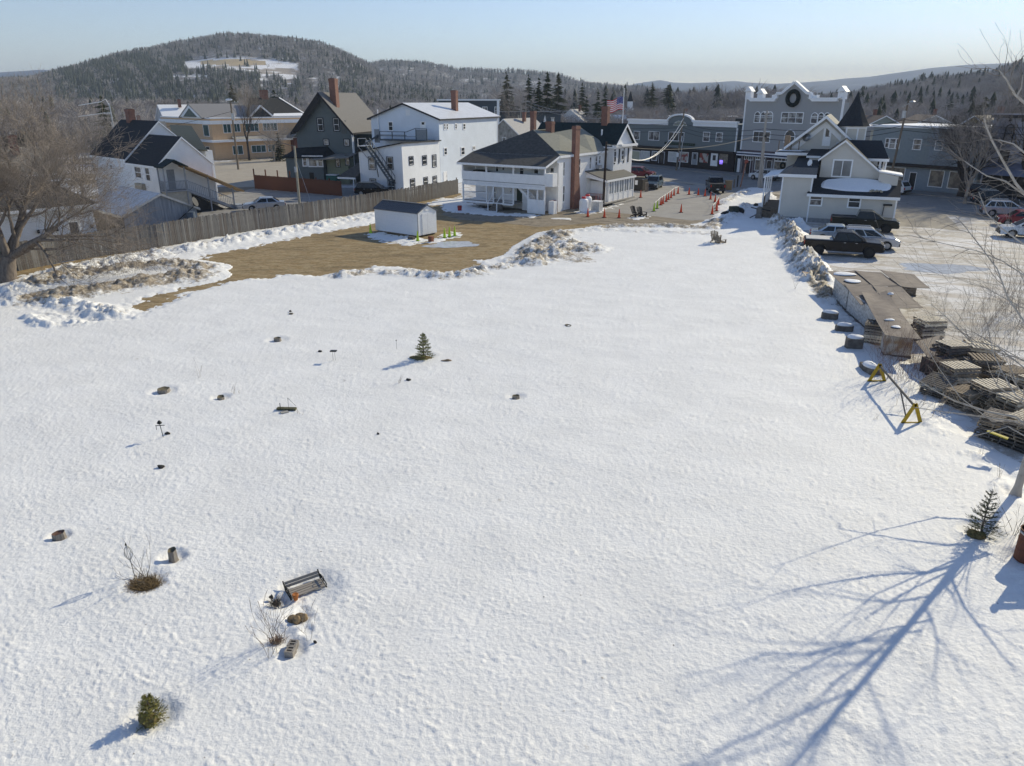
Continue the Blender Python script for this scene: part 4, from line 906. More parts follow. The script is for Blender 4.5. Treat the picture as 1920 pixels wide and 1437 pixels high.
for i in range(n):
    y0 = ya + .9 + (yb - ya - 1.1) * i / n + .12; y1 = ya + .9 + (yb - ya - 1.1) * (i + 1) / n
    part('veranda_panel', h, WHITE, lambda b: b.box(px_ + .02, y0, .45, px_ + .08, y1, 1.25))
    window(h, 'R', px_ + .04, y0, y1, 1.25, 2.75, rows=1, cols=2, cw=.06, glass=mat('veranda_glass', (.30, .32, .34), .2, var=.3, scale=1.2))
part('veranda_back', h, WHITE, lambda b: b.box(W + .02, ya, .45, W + .06, yb, 3.2)); part('veranda_end', h, WHITE, lambda b: b.box(W + .1, ya + .85, .45, px_, ya + .9, 2.75))
railing(h, (W + .1, ya + .05), (px_, ya + .05), .45, m=mat('faded_pink_rail', (.5, .33, .31), .7)); part('veranda_bench', h, BLACKM, lambda b: b.box(W + .6, ya + .25, .45, W + 1.2, ya + .7, 1.1))

# ------------------------------------------------------------ pale blue house and annex
B = Fr(757.5, 366, -22)
BLUEW = mat('pale_blue_clapboard', (.68, .74, .82), .7, var=.05, scale=.6, siding=.14, sdark=.86)
BLUE2 = mat('off_white_clapboard', (.78, .80, .83), .7, var=.05, scale=.6, siding=.14, sdark=.86)
h = house('pale_blue_house', 'tall pale blue clapboard house with a slanting fire stair on its lower annex', B)
mb = MB(); mb.add([(-6.45, 0, 0), (0, 0, 0), (0, 10.55, 0), (-6.45, 10.55, 0), (-6.45, 0, 5.3), (0, 0, 6.45), (0, 10.55, 6.25), (-6.45, 10.55, 5.3)], [(0, 1, 5, 4), (1, 2, 6, 5), (2, 3, 7, 6), (3, 0, 4, 7), (4, 5, 6, 7)]); obj('annex_wall', mb, BLUE2, h)
part('annex_roof', h, mat('grey_deck_roof', (.16, .165, .17), .9), lambda b: b.slab([(-6.75, -.25, 5.33), (.25, -.25, 6.57), (.25, 10.6, 6.4), (-6.75, 10.6, 5.33)], .1))
part('annex_roof_edge', h, mat('dark_trim', (.02, .02, .025), .6), lambda b: (b.beam((-6.75, -.27, 5.28), (.25, -.27, 6.52), .06, .16), b.beam((.27, -.25, 6.5), (.27, 10.6, 6.34), .06, .16)))
gable_y(h, -11.0, 9.2, -5.45, 11.15, 0, 9.2, 10.6, 31.5, BLUEW, mat('snowy_metal_roof', (.62, .64, .68), .45, var=.08, scale=1, siding=.6, axis='X', sdark=.93), over=.4, fo=.4, tm=mat('dark_trim', (.02, .02, .025), .6), rake=.24)
corner_boards(h, [(-6.4, 0), (0, 0)], 5.3); corner_boards(h, [(0, 31.4)], 9.0)
DKC = mat('dark_window_casing', (.035, .04, .055), .6)
for rc in ((691, 294, 704, 319), (725, 294, 737.5, 319), (694, 335, 706, 361), (727.5, 337, 741, 362)): wpx(h, B, 'F', 0, rc, casing=DKC, sash=TRIM, glass=GLASS2 if rc[0] < 700 else GLASS)
for rc in ((766.5, 293, 775, 310), (791.5, 291.5, 800, 310), (810, 290, 818, 314), (769, 335, 778, 352), (794, 332, 802, 349), (811, 330, 819, 346)): wpx(h, B, 'R', 0, rc, casing=DKC, sash=TRIM)
for rc in ((831.5, 231.5, 835, 244), (836.5, 231.5, 840, 244), (852.5, 231.5, 856.5, 243), (867.5, 231.5, 872.5, 243.5), (832, 277, 838, 291.5), (864, 276, 871, 291.5), (885.5, 274, 891, 281)): wpx(h, B, 'R', 0, rc, cw=.12, glass=GLASS)
dpx(h, B, 'R', 0, (831, 322, 838, 344), WHITE)
wpx(h, B, 'F', 10.6, (728, 228, 737.5, 246), cw=.12, glass=GLASS); dpx(h, B, 'F', 10.6, (788, 228, 799, 243), TRIM, lite=(.6, .9)); part('gable_panel', h, BLUE2, lambda b: wbox(b, 'F', 10.6, -5.2, -4.5, 9.6, 10.4, 0, .03))
STEEL = mat('dull_green_grey_steel', (.07, .09, .11), .6, metal=.3)
part('roof_deck', h, STEEL, lambda b: b.box(-9.0, 8.2, 6.3, -.6, 10.5, 6.42))
def deckrail(b):
    for x in (-8.2, -6.2, -4.2, -2.4, -.7): b.box(x - .05, 8.2, 6.4, x + .05, 8.3, 7.5 if x < -3 else 7.9)
    b.beam((-8.2, 8.25, 7.5), (-3.9, 8.25, 7.5), .08); b.beam((-3.9, 8.25, 7.5), (-2.4, 8.25, 8.0), .08); b.beam((-2.4, 8.25, 8.0), (-.7, 8.25, 7.95), .08); b.beam((-8.2, 8.25, 6.9), (-2.4, 8.25, 6.9), .05)
part('deck_railing', h, STEEL, deckrail); part('deck_screen', h, mat('grey_lattice', (.24, .26, .28), .8), lambda b: (b.box(-2.4, 8.24, 6.5, -.75, 8.27, 7.85), b.box(-9.0, 8.1, 6.0, -8.2, 8.2, 7.8), b.box(-8.1, 8.24, 6.95, -3.9, 8.26, 7.1)))
part('deck_stair', h, STEEL, lambda b: b.beam((-8.3, 7.9, 7.0), (-10.3, 6.9, 5.6), .8, .25))
# the slanting fire stair on the front
q0, q1 = B.F(690, 274, -1.0), B.F(738, 345, -1.0)
def firestair(b):
    n = 17
    for k in (-1.5, -.6):
        b.beam((q0[0], k, q0[1]), (q1[0], k, q1[1]), .06, .26); b.beam((q0[0], k, q0[1] + .95), (q1[0], k, q1[1] + .95), .06, .06)
        for i in range(0, n, 2):
            t = i / (n - 1); x = q0[0] + (q1[0] - q0[0]) * t; z = q0[1] + (q1[1] - q0[1]) * t; b.box(x - .02, k - .02, z, x + .02, k + .02, z + .95)
    for i in range(n):
        t = i / (n - 1); x = q0[0] + (q1[0] - q0[0]) * t; z = q0[1] + (q1[1] - q0[1]) * t; b.box(x - .13, -1.5, z - .02, x + .13, -.6, z + .02)
    for t in (.35, .98):
        x = q0[0] + (q1[0] - q0[0]) * t; z = q0[1] + (q1[1] - q0[1]) * t
        b.beam((x, -1.4, z), (x - (0 if t > .9 else -.3), -1.4, 0 if t > .9 else z - 2.2), .09)
part('fire_stair', h, STEEL, firestair)
part('stair_landing', h, METALG, lambda b: (b.box(q0[0] - 1.3, -1.5, q0[1] - .05, q0[0], 0, q0[1] + .03), b.beam((q0[0] - 1.2, -1.45, q0[1] + .9), (q0[0], -1.45, q0[1] + .95), .07), b.beam((q0[0] - 1.2, -1.45, q0[1]), (q0[0] - 1.2, -1.45, q0[1] + .9), .07), b.beam((q0[0] - 1.3, -1.4, q0[1]), (q0[0] - .5, -.05, q0[1] - 1.9), .08)))
part('vent_pipe', h, TRIM, lambda b: b.tube([(-9.7, 10.45, 7.0), (-9.7, 10.45, 10.4)], .07, 6))
c_ = B.S(853, 216, -2.5); chimney(h, -2.5, c_[0], 9.8, 13.0, .8, .8)
part('side_porch_roof', h, GR2, lambda b: b.slab([(-9.3, -1.2, 2.1), (-6.5, -1.2, 2.1), (-6.5, 3.0, 4.2), (-7.6, 3.0, 4.2)], .1)); part('side_porch_fascia', h, TRIM, lambda b: b.box(-9.3, -1.25, 1.85, -6.5, -1.21, 2.08))
part('side_porch_post', h, WHITE, lambda b: b.box(-7.0, -1.1, 0, -6.88, -1.0, 2.0))

# ------------------------------------------------------------ dark green house
Gn = Fr(556, 340, -12)
GRW = mat('slate_green_clapboard', (.13, .152, .155), .8, var=.06, scale=.8, siding=.14, sdark=.85)
BLK = mat('black_trim', (.014, .014, .018), .6)
h = house('dark_green_house', 'dark green house with a steep black trimmed gable and a tall brick chimney', Gn)
gable_y(h, .75, 7.5, 5.25, 12.6, 9.75, 7.5, 0, 12.0, GRW, mat('mid_grey_shingles', (.18, .174, .168), .95, var=.12, scale=5, siding=.16, sdark=.85), over=.45, fo=.9, tm=BLK, rake=.4)
part('gable_trim', h, BLK, lambda b: (b.prism([(.5, 7.2), (5.25, 12.55), (5.25, 11.4), (1.5, 7.2)], 'y', -.85, -.8),))
c_ = Gn.S(624, 171, 6.6); chimney(h, 6.65, 1.6, 10.4, 14.6, .95, 1.1)
for rc in ((594.5, 221, 607, 247), (624.5, 221, 637, 247)): wpx(h, Gn, 'F', 0, rc, casing=BLK, sash=TRIM, cw=.12)
for rc in ((606, 260.5, 617.5, 273), (644.5, 260.5, 656, 274.5)): wpx(h, Gn, 'F', 0, rc, casing=BLK, sash=TRIM, cw=.12, rows=1)
part('shutter', h, mat('grey_green_board', (.12, .125, .12), .8), lambda b: [wbox(b, 'F', 0, Gn.F(640, 240)[0], Gn.F(649, 240)[0], Gn.F(644, 251)[1], Gn.F(644, 226)[1], 0, .05)])
# bay with its own dark hipped roof
part('bay_wall', h, GRW, lambda b: b.box(.2, -3.0, 0, 6.1, -.01, 3.9)); part('bay_roof', h, mat('black_shingles', (.014, .018, .022), .9, var=.3, scale=6), lambda b: (b.slab([(-.2, -3.4, 3.75), (6.5, -3.4, 3.75), (5.6, -.02, 5.2), (.6, -.02, 4.9)], .12), b.slab([(6.5, -3.4, 3.752), (7.2, -.02, 3.75), (5.6, -.02, 5.2)], .12)))
for rc in ((567, 292, 576.5, 312.5), (577.5, 292, 595, 313.5), (595.5, 292, 606, 313.5)): wpx(h, Gn, 'F', -3.0, rc, cw=.14, rows=1 if rc[2] - rc[0] > 14 else 2, glass=GLASS2)
part('porch_roof', h, mat('grey_porch_roof', (.22, .21, .19), .9), lambda b: b.slab([(4.6, -4.3, 3.55), (10.6, -4.3, 3.95), (10.3, -.02, 4.3), (6.2, -.02, 4.1)], .15))
part('porch_wall', h, mat('sage_clapboard', (.25, .27, .19), .8, var=.05, siding=.14), lambda b: b.box(6.3, -2.2, 0, 9.7, -.012, 3.6))
for rc in ((629, 293, 638, 314), (647, 291, 656, 311)): wpx(h, Gn, 'F', -2.2, rc, cw=.1, casing=BLK, sash=TRIM)
corner_boards(h, [(9.72, -.02)], 7.3, m=TRIM); part('drainpipe', h, TRIM, lambda b: b.tube([(9.95, -.15, 4.2), (9.95, -.15, 7.3)], .05, 6))
part('side_wing_wall', h, mat('black_green_clapboard', (.02, .03, .03), .8), lambda b: b.box(9.76, 1.5, 0, 13.5, 9.0, 6.9)); window(h, 'F', 1.5, 11.2, 12.1, 4.9, 6.0, rows=1)
part('bin', h, mat('green_plastic', (.02, .12, .10), .5), lambda b: b.box(6.6, -3.4, 0, 8.2, -2.3, 1.3)); part('bin_snow', h, SNOWM, lambda b: b.box(6.6, -3.4, 1.302, 8.2, -2.3, 1.42))
wbm = MB(); wbox(wbm, 'F', -3.0, 3.8, 4.5, .2, 1.6, 0, .04); obj('cellar_door', wbm, BLACKM, h)

# ------------------------------------------------------------ orange brick block
K = Fr(405, 301, 45)
OBR = mat('orange_brick', (.60, .40, .24), .9, col2=(.66, .45, .27), scale=2, siding=.3, sdark=.93)
h = house('orange_brick_block', 'two storey orange brick building with white bands and grey gabled roofs across the side street', K, 'building')
part('wall', h, OBR, lambda b: b.box(0, 0, 0, 22.6, 26, 8.1))
part('band', h, WHITE, lambda b: (b.box(-.35, -.35, 7.05, 22.9, 26.3, 7.75), b.box(-.7, -1.2, 3.55, 19.2, 26, 4.0), b.box(-.05, -.05, 8.1, 22.65, 26, 8.35)))
part('canopy_roof', h, mat('canopy_shingle', (.33, .32, .30), .9), lambda b: b.slab([(4, -1.2, 4.02), (19.2, -1.2, 4.02), (19.2, -.01, 4.6), (4, -.01, 4.6)], .05))
TL = mat('teal_window_glass', (.05, .10, .10), .2, var=.4, scale=2)
def kpx(z, **k): return wpx(h, K, 'F', 0, (280 + z[0] / 6.4, 170 + z[1] / 6.4, 280 + z[2] / 6.4, 170 + z[3] / 6.4), glass=TL, rows=1, **k)
kpx((885, 400, 980, 512), cols=2); kpx((1010, 395, 1090, 500), cols=2); kpx((1150, 390, 1312, 492), cols=3); kpx((1362, 388, 1536, 485), cols=4)
kpx((1000, 660, 1125, 770), cols=2); kpx((1225, 655, 1400, 745), cols=3); kpx((1425, 650, 1510, 735), cols=2)
wpx(h, K, 'L', 0, (280 + 650 / 6.4, 170 + 410 / 6.4, 280 + 718 / 6.4, 170 + 550 / 6.4), glass=TL, rows=1)
door(h, 'L', 0, 2.2, 4.0, 0, 2.6, BLACKM)
MTL = mat('ribbed_grey_metal_roof', (.30, .285, .27), .5, metal=.2, siding=.5, axis='X', sdark=.7)
# dormer with triangular window, ribbed roof
def tri(root, x0, x1, z0, z1, y, m, d=.15): part('gable_window', root, m, lambda b: b.prism([(x0, z0), (x1, z0), ((x0 + x1) / 2, z1)], 'y', y - d, y))
def lrf(b): b.slab([(-.6, 2.6, 8.3), (-.6, 8.5, 11.0), (11.5, 8.5, 11.0), (11.5, 2.6, 8.3)], .2); b.slab([(-.6, 14.4, 8.3), (-.6, 8.5, 11.0), (11.5, 8.5, 11.0), (11.5, 14.4, 8.3)], .2)
part('roof', h, MTL, lrf)
part('gable_frame', h, TRIM, lambda b: b.prism([(2.8, 8.35), (14.2, 8.35), (8.5, 10.95)], 'x', -.5, -.2)); part('gable_window', h, TL, lambda b: b.prism([(5.0, 8.4), (12.0, 8.4), (8.5, 10.1)], 'x', -.55, -.501))
part('roof', h, DARKSH, lambda b: (b.slab([(8, .5, 8.3), (23, .5, 8.3), (19.5, 7, 12.2), (12.5, 7, 12.2)], .2), b.slab([(23, .5, 8.3), (23, 14, 8.3), (19.5, 7, 12.2)], .2)))
part('snow_patch', h, SNOWM, lambda b: (b.slab([(14.2, .6, 8.5), (22.2, .6, 8.5), (21.8, 1.5, 9.05), (15, 1.4, 9.0)], .1), b.slab([(22.6, 1.0, 8.65), (22.9, 1.4, 8.8), (19.7, 7, 12.35), (19.4, 6.7, 12.25)], .1)))
part('gable_frame', h, TRIM, lambda b: (b.beam((8.6, -.1, 8.4), (11.2, -.1, 10.6), .25, .3), b.beam((11.2, -.1, 10.6), (13.9, -.1, 8.4), .25, .3))); part('gable_wall', h, mat('dark_louvres', (.05, .05, .05), .8), lambda b: b.prism([(8.8, 8.35), (13.7, 8.35), (11.2, 10.4)], 'y', 0, .2))
part('roof', h, GREYSH, lambda b: (b.slab([(8.4, -.2, 8.35), (11.2, -.2, 10.75), (11.2, 4, 10.75), (8.4, 4, 8.35)], .12), b.slab([(14.0, -.2, 8.35), (11.2, -.2, 10.752), (11.2, 4, 10.752), (14.0, 4, 8.35)], .12)))
chimney(h, 16.0, 7.0, 11.8, 13.8, 1.5, 1.1)
part('porch_gable', h, GREYSH, lambda b: (b.slab([(16.0, -3.2, 4.0), (18.6, -3.2, 5.6), (18.6, 0, 5.6), (16.0, 0, 4.0)], .12), b.slab([(21.4, -3.2, 4.0), (18.6, -3.2, 5.6), (18.6, 0, 5.6), (21.4, 0, 4.0)], .12)))
part('porch_wall', h, mat('dark_red_brick', (.12, .05, .04), .9), lambda b: b.box(17.5, -1.6, 0, 21.5, -.01, 3.9))

# ------------------------------------------------------------ white house with the outside stair, barn and garage at the left
Wt = Fr(309, 402, -43)
h = house('white_stair_house', 'white clapboard house with black roof and a covered wooden stair down its end', Wt)
gable_x(h, 0, 5.0, 3.04, 7.8, 6.1, 5.0, -8.2, 0, WSIDE, DARKSH, over=.15, so=.12, base=0)
pk = Wt.S(295, 226.8, -8.3); 
gable_x(h, 0.02, 5.35, 4.3, pk[1] - .15, 8.6, 5.35, -19, -8.22, WSIDE, DARKSH, over=.15, so=.12, base=0)
cx_ = Wt.F(244, 215, 4.3)[0]; chimney(h, cx_, 4.3, 8.6, 10.6, .9, .8)
for rc in ((253.5, 312.5, 265.5, 334.5), (273.5, 314.5, 282, 340), (173, 305, 182, 323), (206, 309, 212, 318)): wpx(h, Wt, 'F', 0, rc, glass=GLASS if rc[0] > 240 else GLASS2)
part('air_conditioner', h, mat('beige_metal', (.36, .33, .27), .6), lambda b: wbox(b, 'F', 0, Wt.F(260, 350)[0], Wt.F(273, 350)[0], Wt.F(266, 356)[1], Wt.F(266, 344)[1], .002, .4))
corner_boards(h, [(0, 0), (0, 6.1)], 4.95)

GSH = mat('olive_shingles', (.17, .17, .125), .95, var=.08, siding=.18); ra, rb, rc_, rd = Wt.F(318, 236, 15), Wt.F(358.7, 236, 15), Wt.F(388.7, 282, 9.4), Wt.F(330, 274, 9.4)
part('rear_roof', h, GSH, lambda b: b.slab([(rd[0], 9.4, rc_[1]), (rc_[0], 9.4, rc_[1]), (rb[0], 15, rb[1]), (ra[0], 15, rb[1])], .15))
part('rear_wall', h, WSIDE, lambda b: b.box(rd[0], 9.7, 0, rc_[0] - 1.2, 10.6, rc_[1] - .1))
# the stair: landing, roof and flight along the gable end
WD = mat('grey_painted_wood', (.28, .29, .31), .8, var=.1); BRN = mat('stained_rafter', (.30, .19, .09), .8, var=.2)
part('landing', h, WD, lambda b: b.box(.05, -.1, 2.4, 1.6, 2.3, 2.55)); part('landing_skirt', h, mat('tan_panel', (.40, .37, .31), .8), lambda b: b.box(.1, 0, .2, 1.45, 2.6, 2.38))
part('landing_roof', h, DG, lambda b: (b.slab([(-.05, -.35, 5.0), (-.05, 1.1, 5.75), (2.0, 1.1, 5.75), (2.0, -.35, 5.0)], .1), b.slab([(-.05, 2.5, 5.0), (-.05, 1.1, 5.75), (2.0, 1.1, 5.752), (2.0, 2.5, 5.0)], .1)))
for (x, y) in ((1.5, -.05), (1.5, 2.2), (.1, -.05)): part('post', h, WD, lambda b: b.box(x - .06, y - .06, .0, x + .06, y + .06, 4.95))
railing(h, (1.52, 0), (1.52, 2.2), 2.55, .95, WD); railing(h, (.1, -.04), (1.5, -.04), 2.55, .95, WD)
part('landing_door', h, WD, lambda b: wbox(b, 'R', 0, .9, 1.7, 2.56, 4.6, .01, .06))
ye, zs = 7.4, 2.5
part('stair_roof', h, BRN, lambda b: b.slab([(.02, 2.3, 5.05), (1.9, 2.3, 5.05), (1.9, 8.6, 1.95), (.02, 8.6, 1.95)], .16))
part('stair_stringer', h, WD, lambda b: (b.beam((1.5, 2.3, 2.45), (1.5, ye, .1), .06, .3), b.beam((.3, 2.3, 2.45), (.3, ye, .1), .06, .3)))
for i in range(12): part('step', h, WD, lambda b: b.box(.3, 2.35 + .42 * i, 2.42 - .2 * i, 1.5, 2.7 + .42 * i, 2.46 - .2 * i))
def srl(b):
    b.beam((1.52, 2.3, 3.5), (1.52, ye, 1.1), .06, .07)
    for i in range(26):
        t = i / 25; b.beam((1.52, 2.3 + (ye - 2.3) * t, 2.6 - 2.4 * t), (1.52, 2.3 + (ye - 2.3) * t, 3.48 - 2.4 * t), .03)
part('stair_railing', h, WD, srl)
for yy in (4.6, 7.3): part('post', h, WD, lambda b: b.box(1.44, yy, 0, 1.56, yy + .12, 5.1 - (yy - 2.3) * .49))
part('under_stair_shade_panel', h, BLACKM, lambda b: b.prism([(2.8, 0), (6.5, 0), (2.8, 2.0)], 'x', .9, .98)); part('entrance_steps', h, mat('grey_blue_steps', (.3, .33, .38), .7), lambda b: (b.box(.3, 7.4, 0, 2.1, 9.0, .25), b.box(.4, 7.4, .25, 1.9, 8.4, .45)))  # black panel stands in for the shade under the stair flight

Ba = Fr(235, 450, -43)
BARNW = mat('grey_weathered_boards', (.28, .30, .335), .9, var=.25, scale=2, stretch=(3, 3, .3), siding=.25, axis='Y', sdark=.6)
h = house('grey_barn', 'low grey weathered board barn with a pale metal roof behind the plank fence', Ba, 'barn')
gable_x(h, .2, 2.1, 3.62, 3.6, 6.8, 2.1, -9, 0, BARNW, mat('pale_sheet_metal', (.48, .50, .53), .45, metal=.3, siding=.75, axis='X', sdark=.8), over=.25, so=.2, tm=METALG)
part('dish', h, BLACKM, lambda b: b.tube([(.3, 6.5, 2.7), (.36, 6.55, 2.72), (.42, 6.6, 2.75)], [.06, .35, .45], 20)); part('dish_arm', h, BLACKM, lambda b: b.beam((.2, 4.4, .9), (.3, 6.4, 2.3), .06)); part('rain_barrel', h, mat('blue_grey_plastic', (.10, .13, .17), .5), lambda b: b.lathe([(.4, .0), (.43, .8), (.4, 1.9)], 14, (.6, 5.9, 0)))
part('side_wall', h, mat('brown_weathered_boards', (.19, .165, .14), .9, var=.25, siding=.22, axis='X', sdark=.6), lambda b: b.box(-9.1, .12, 0, -.02, .19, 2.0))

Ga = Fr(183, 450, 47)
h = house('white_garage', 'white clapboard garage with a dark shingle roof behind the fence, beside the big tree', Ga, 'garage')
part('wall', h, WSIDE, lambda b: b.box(-16, 0, 0, 0, 8.0, 3.2))
ry = 4.0
r = part('roof', h, mat('worn_black_shingles', (.055, .052, .05), .95, var=.25, siding=.16, sdark=.8), lambda b: (b.slab([(-16.5, -.6, 3.2), (.5, -.6, 3.2), (-2.6, ry, 5.4), (-13.5, ry, 5.4)], .12), b.slab([(.5, -.6, 3.202), (.5, 8.5, 3.2), (-2.6, ry, 5.4)], .12), b.slab([(-16.5, 8.6, 3.2), (.5, 8.5, 3.2), (-2.6, ry, 5.4), (-13.5, ry, 5.4)], .12)))
part('fascia', r, TRIM, lambda b: b.box(-16.5, -.65, 2.95, .5, -.605, 3.18)); corner_boards(h, [(0, 0)], 3.0)
dpx(h, Ga, 'F', 0, (129.5, 415, 149.5, 450), mat('dark_grey_door', (.13, .12, .11), .7)); dpx(h, Ga, 'F', 0, (75, 427, 103, 462), mat('pale_blue_grey_door', (.5, .53, .58), .6)); 
for x_, y_ in ((71, 434), (106, 430), (171, 424)):
    u = Ga.F(x_, y_); part('wall_lamp', h, BLACKM, lambda b: b.box(u[0] - .08, -.25, u[1] - .15, u[0] + .08, -.02, u[1] + .12))
# ------------------------------------------------------------ the shop row along the street (one building line)
R3 = RO
def rowhouse(name, label, x0, cat='building'):
    p = R3.world(x0, 0); h = thing(name, label, cat, (p.x, p.y, 0), R3.a); h['x0'] = x0; fr = Fr(0, 0, -57, (p.x, p.y)); return h, fr
SLATE = mat('slate_blue_clapboard', (.175, .20, .205), .8, var=.05, siding=.16, sdark=.85)
DBR = mat('dark_brown_shopfront', (.028, .022, .022), .7, var=.2)
h, f = rowhouse('slate_shop_building', 'long slate blue shop building with an arched cornice and dark brown shopfronts', -28.8)
L = 27.2; H_ = 8.3
def zz(z): return (1170 + z[0] / 8.727, 215 + z[1] / 8.727, 1170 + z[2] / 8.727, 215 + z[3] / 8.727)
part('wall', h, SLATE, lambda b: (b.box(0, 0, 3.45, L, 14, 7.8), b.box(L - .02, .3, 0, L, 14, 3.45)))
part('wall', h, SLATE, lambda b: b.box(0, .3, 0, L - .03, 13.9, 3.44)); part('shopfront', h, DBR, lambda b: (b.box(-.02, -.06, .15, L, .29, 3.1), b.box(-.05, -.5, 3.1, L + .02, -.07, 3.44)))
part('roof', h, SNOWM, lambda b: b.add([(-.1, .25, 7.85), (L + .1, .25, 7.85), (L + .1, 14, 7.5), (-.1, 14, 7.5)], [(0, 1, 2, 3)])); part('roof_edge', h, BLACKM, lambda b: b.box(L * .72, 8, 7.7, L + .1, 14, 8.6))
a0, a1 = f.F(1255, 226)[0], f.F(1302, 227)[0]; am = (a0 + a1) / 2; aw = (a1 - a0) / 2
part('cornice', h, TRIM, lambda b: (b.box(-.15, -.5, 7.95, a0, .2, 8.3), b.box(-.05, -.28, 7.35, a0, -.01, 7.94)))
part('cornice', h, TRIM, lambda b: (b.box(a1, -.5, 7.95, L + .15, .2, 8.3), b.box(a1, -.28, 7.35, L + .05, -.01, 7.94)))
arc = [(am + aw * math.cos(math.pi * i / 14), 8.0 + 1.15 * math.sin(math.pi * i / 14)) for i in range(15)]
part('arched_parapet', h, SLATE, lambda b: b.prism([(a1, 7.3), (a0, 7.3)][::-1] + arc, 'y', -.2, .1))
part('arched_cornice', h, TRIM, lambda b: [b.beam((arc[i][0], -.25, arc[i][1] + .1), (arc[i + 1][0], -.25, arc[i + 1][1] + .1), .6, .28) for i in range(14)])
sx0, sx1 = f.F(1264, 233)[0], f.F(1290, 235)[0]; sm_ = (sx0 + sx1) / 2; sw = (sx1 - sx0) / 2
sgn = part('arched_sign', h, mat('pale_sign_board', (.48, .47, .42), .7), lambda b: b.prism([(sx0, 7.32), (sx1, 7.32), (sx1 - .1 * sw, 7.65), (sx1 - .3 * sw, 7.95), (sm_ + .25 * sw, 8.2), (sm_, 8.12), (sm_ - .25 * sw, 8.2), (sx0 + .3 * sw, 7.95), (sx0 + .1 * sw, 7.65)], 'y', -.3, -.21))
part('sign_lettering', sgn, mat('olive_sign_paint', (.16, .19, .10), .8), lambda b: ([b.box(sm_ - .45 * sw + i * .13 * sw, -.315, 7.84, sm_ - .45 * sw + (i * .13 + .09) * sw, -.302, 8.0) for i in range(7)] + [b.box(sx0 + .25 * sw + i * .15 * sw, -.315, 7.46, sx0 + (.25 + .15 * i + .1) * sw, -.302, 7.64) for i in range(11)]))
def fpx(z, **k): return wpx(h, f, 'F', 0, zz(z), **k)
fpx((160, 270, 262, 415), rows=1); fpx((402, 275, 582, 425), rows=1, cols=2); fpx((728, 285, 985, 435), rows=1, cols=3); fpx((1295, 285, 1405, 445), glass=GLASS2); fpx((1505, 295, 1615, 450), glass=GLASS2)
ub = part('long_sign', h, mat('dark_green_sign', (.012, .028, .02), .6), lambda b: b.prism([(f.F(1247, 270)[0], 3.95), (f.F(1303, 270)[0], 3.95), (f.F(1304, 270)[0], 4.15), (f.F(1303, 270)[0], 4.4), (f.F(1247, 270)[0], 4.4), (f.F(1246, 270)[0], 4.15)], 'y', -.1, -.01))
part('sign_lettering', ub, mat('muted_green_paint', (.05, .08, .06), .7), lambda b: [b.box(f.F(1251 + i * 3.6, 270)[0], -.115, 4.08, f.F(1253.4 + i * 3.6, 270)[0], -.102, 4.28) for i in range(14)])
POST1 = mat('poster_cream', (.42, .42, .30), .6, col2=(.50, .50, .42), scale=.8); POST2 = mat('poster_white', (.60, .60, .58), .6, col2=(.45, .46, .45), scale=1.5)
POSTR = mat('display_red', (.30, .07, .05), .5, col2=(.45, .42, .38), scale=1.2, th=(.45, .5)); DISP = mat('shop_display', (.16, .13, .11), .4, col2=(.30, .26, .20), scale=2, th=(.4, .6))
def sw_(z, gl, **k): return wpx(h, f, 'F', -.06, zz(z), glass=gl, rows=1, name='shop_window', **k)
sw_((115, 590, 265, 755), POST1); sw_((275, 595, 422, 762), POST2); sw_((455, 600, 545, 757), GLASS2); sw_((725, 610, 885, 778), POST2); sw_((895, 612, 1055, 782), POSTR)
w_ = sw_((1230, 627, 1388, 797), POSTR, casing=DBR); w_ = sw_((1548, 637, 1708, 803), DISP, casing=DBR)
pp = f.F(1352, 304, -.1); lm = bpy.data.materials.new('violet_sign_light'); lm.use_nodes = True; lm.node_tree.nodes['Principled BSDF'].inputs['Emission Color'].default_value = (.25, .12, 1, 1); lm.node_tree.nodes['Principled BSDF'].inputs['Emission Strength'].default_value = 1.2
mb = MB(); mb.box(pp[0] - .35, -.1, pp[1] - .35, pp[0] + .35, -.08, pp[1] + .3); obj('lit_sign', mb, lm, h)
dpx(h, f, 'F', -.06, zz((570, 608, 662, 800)), DBR, lite=(.1, .9)); dpx(h, f, 'F', -.06, zz((1112, 620, 1205, 822)), mat('grey_door', (.30, .32, .34), .6), lite=(.45, .85)); dpx(h, f, 'F', -.06, zz((1420, 635, 1532, 845)), TRIM, lite=(.45, .85))
part('roof_shed', h, BLUEW, lambda b: b.box(L * .83, 11, 7.6, L * .92, 13.5, 10.4)); part('roof_unit', h, STEEL, lambda b: b.box(L * .94, 11, 7.6, L * 1.0, 13.5, 9.6))
corner_boards(h, [(L, -.02)], 7.3, z0=3.45, w=.2)
part('gap_door', h, TRIM, lambda b: b.box(L + .3, .5, .15, L + 1.3, .56, 2.4)); part('gap_wall', h, mat('black_wall', (.012, .014, .016), .8), lambda b: b.box(L + .02, .6, 0, L + 1.75, 10, 3.6))

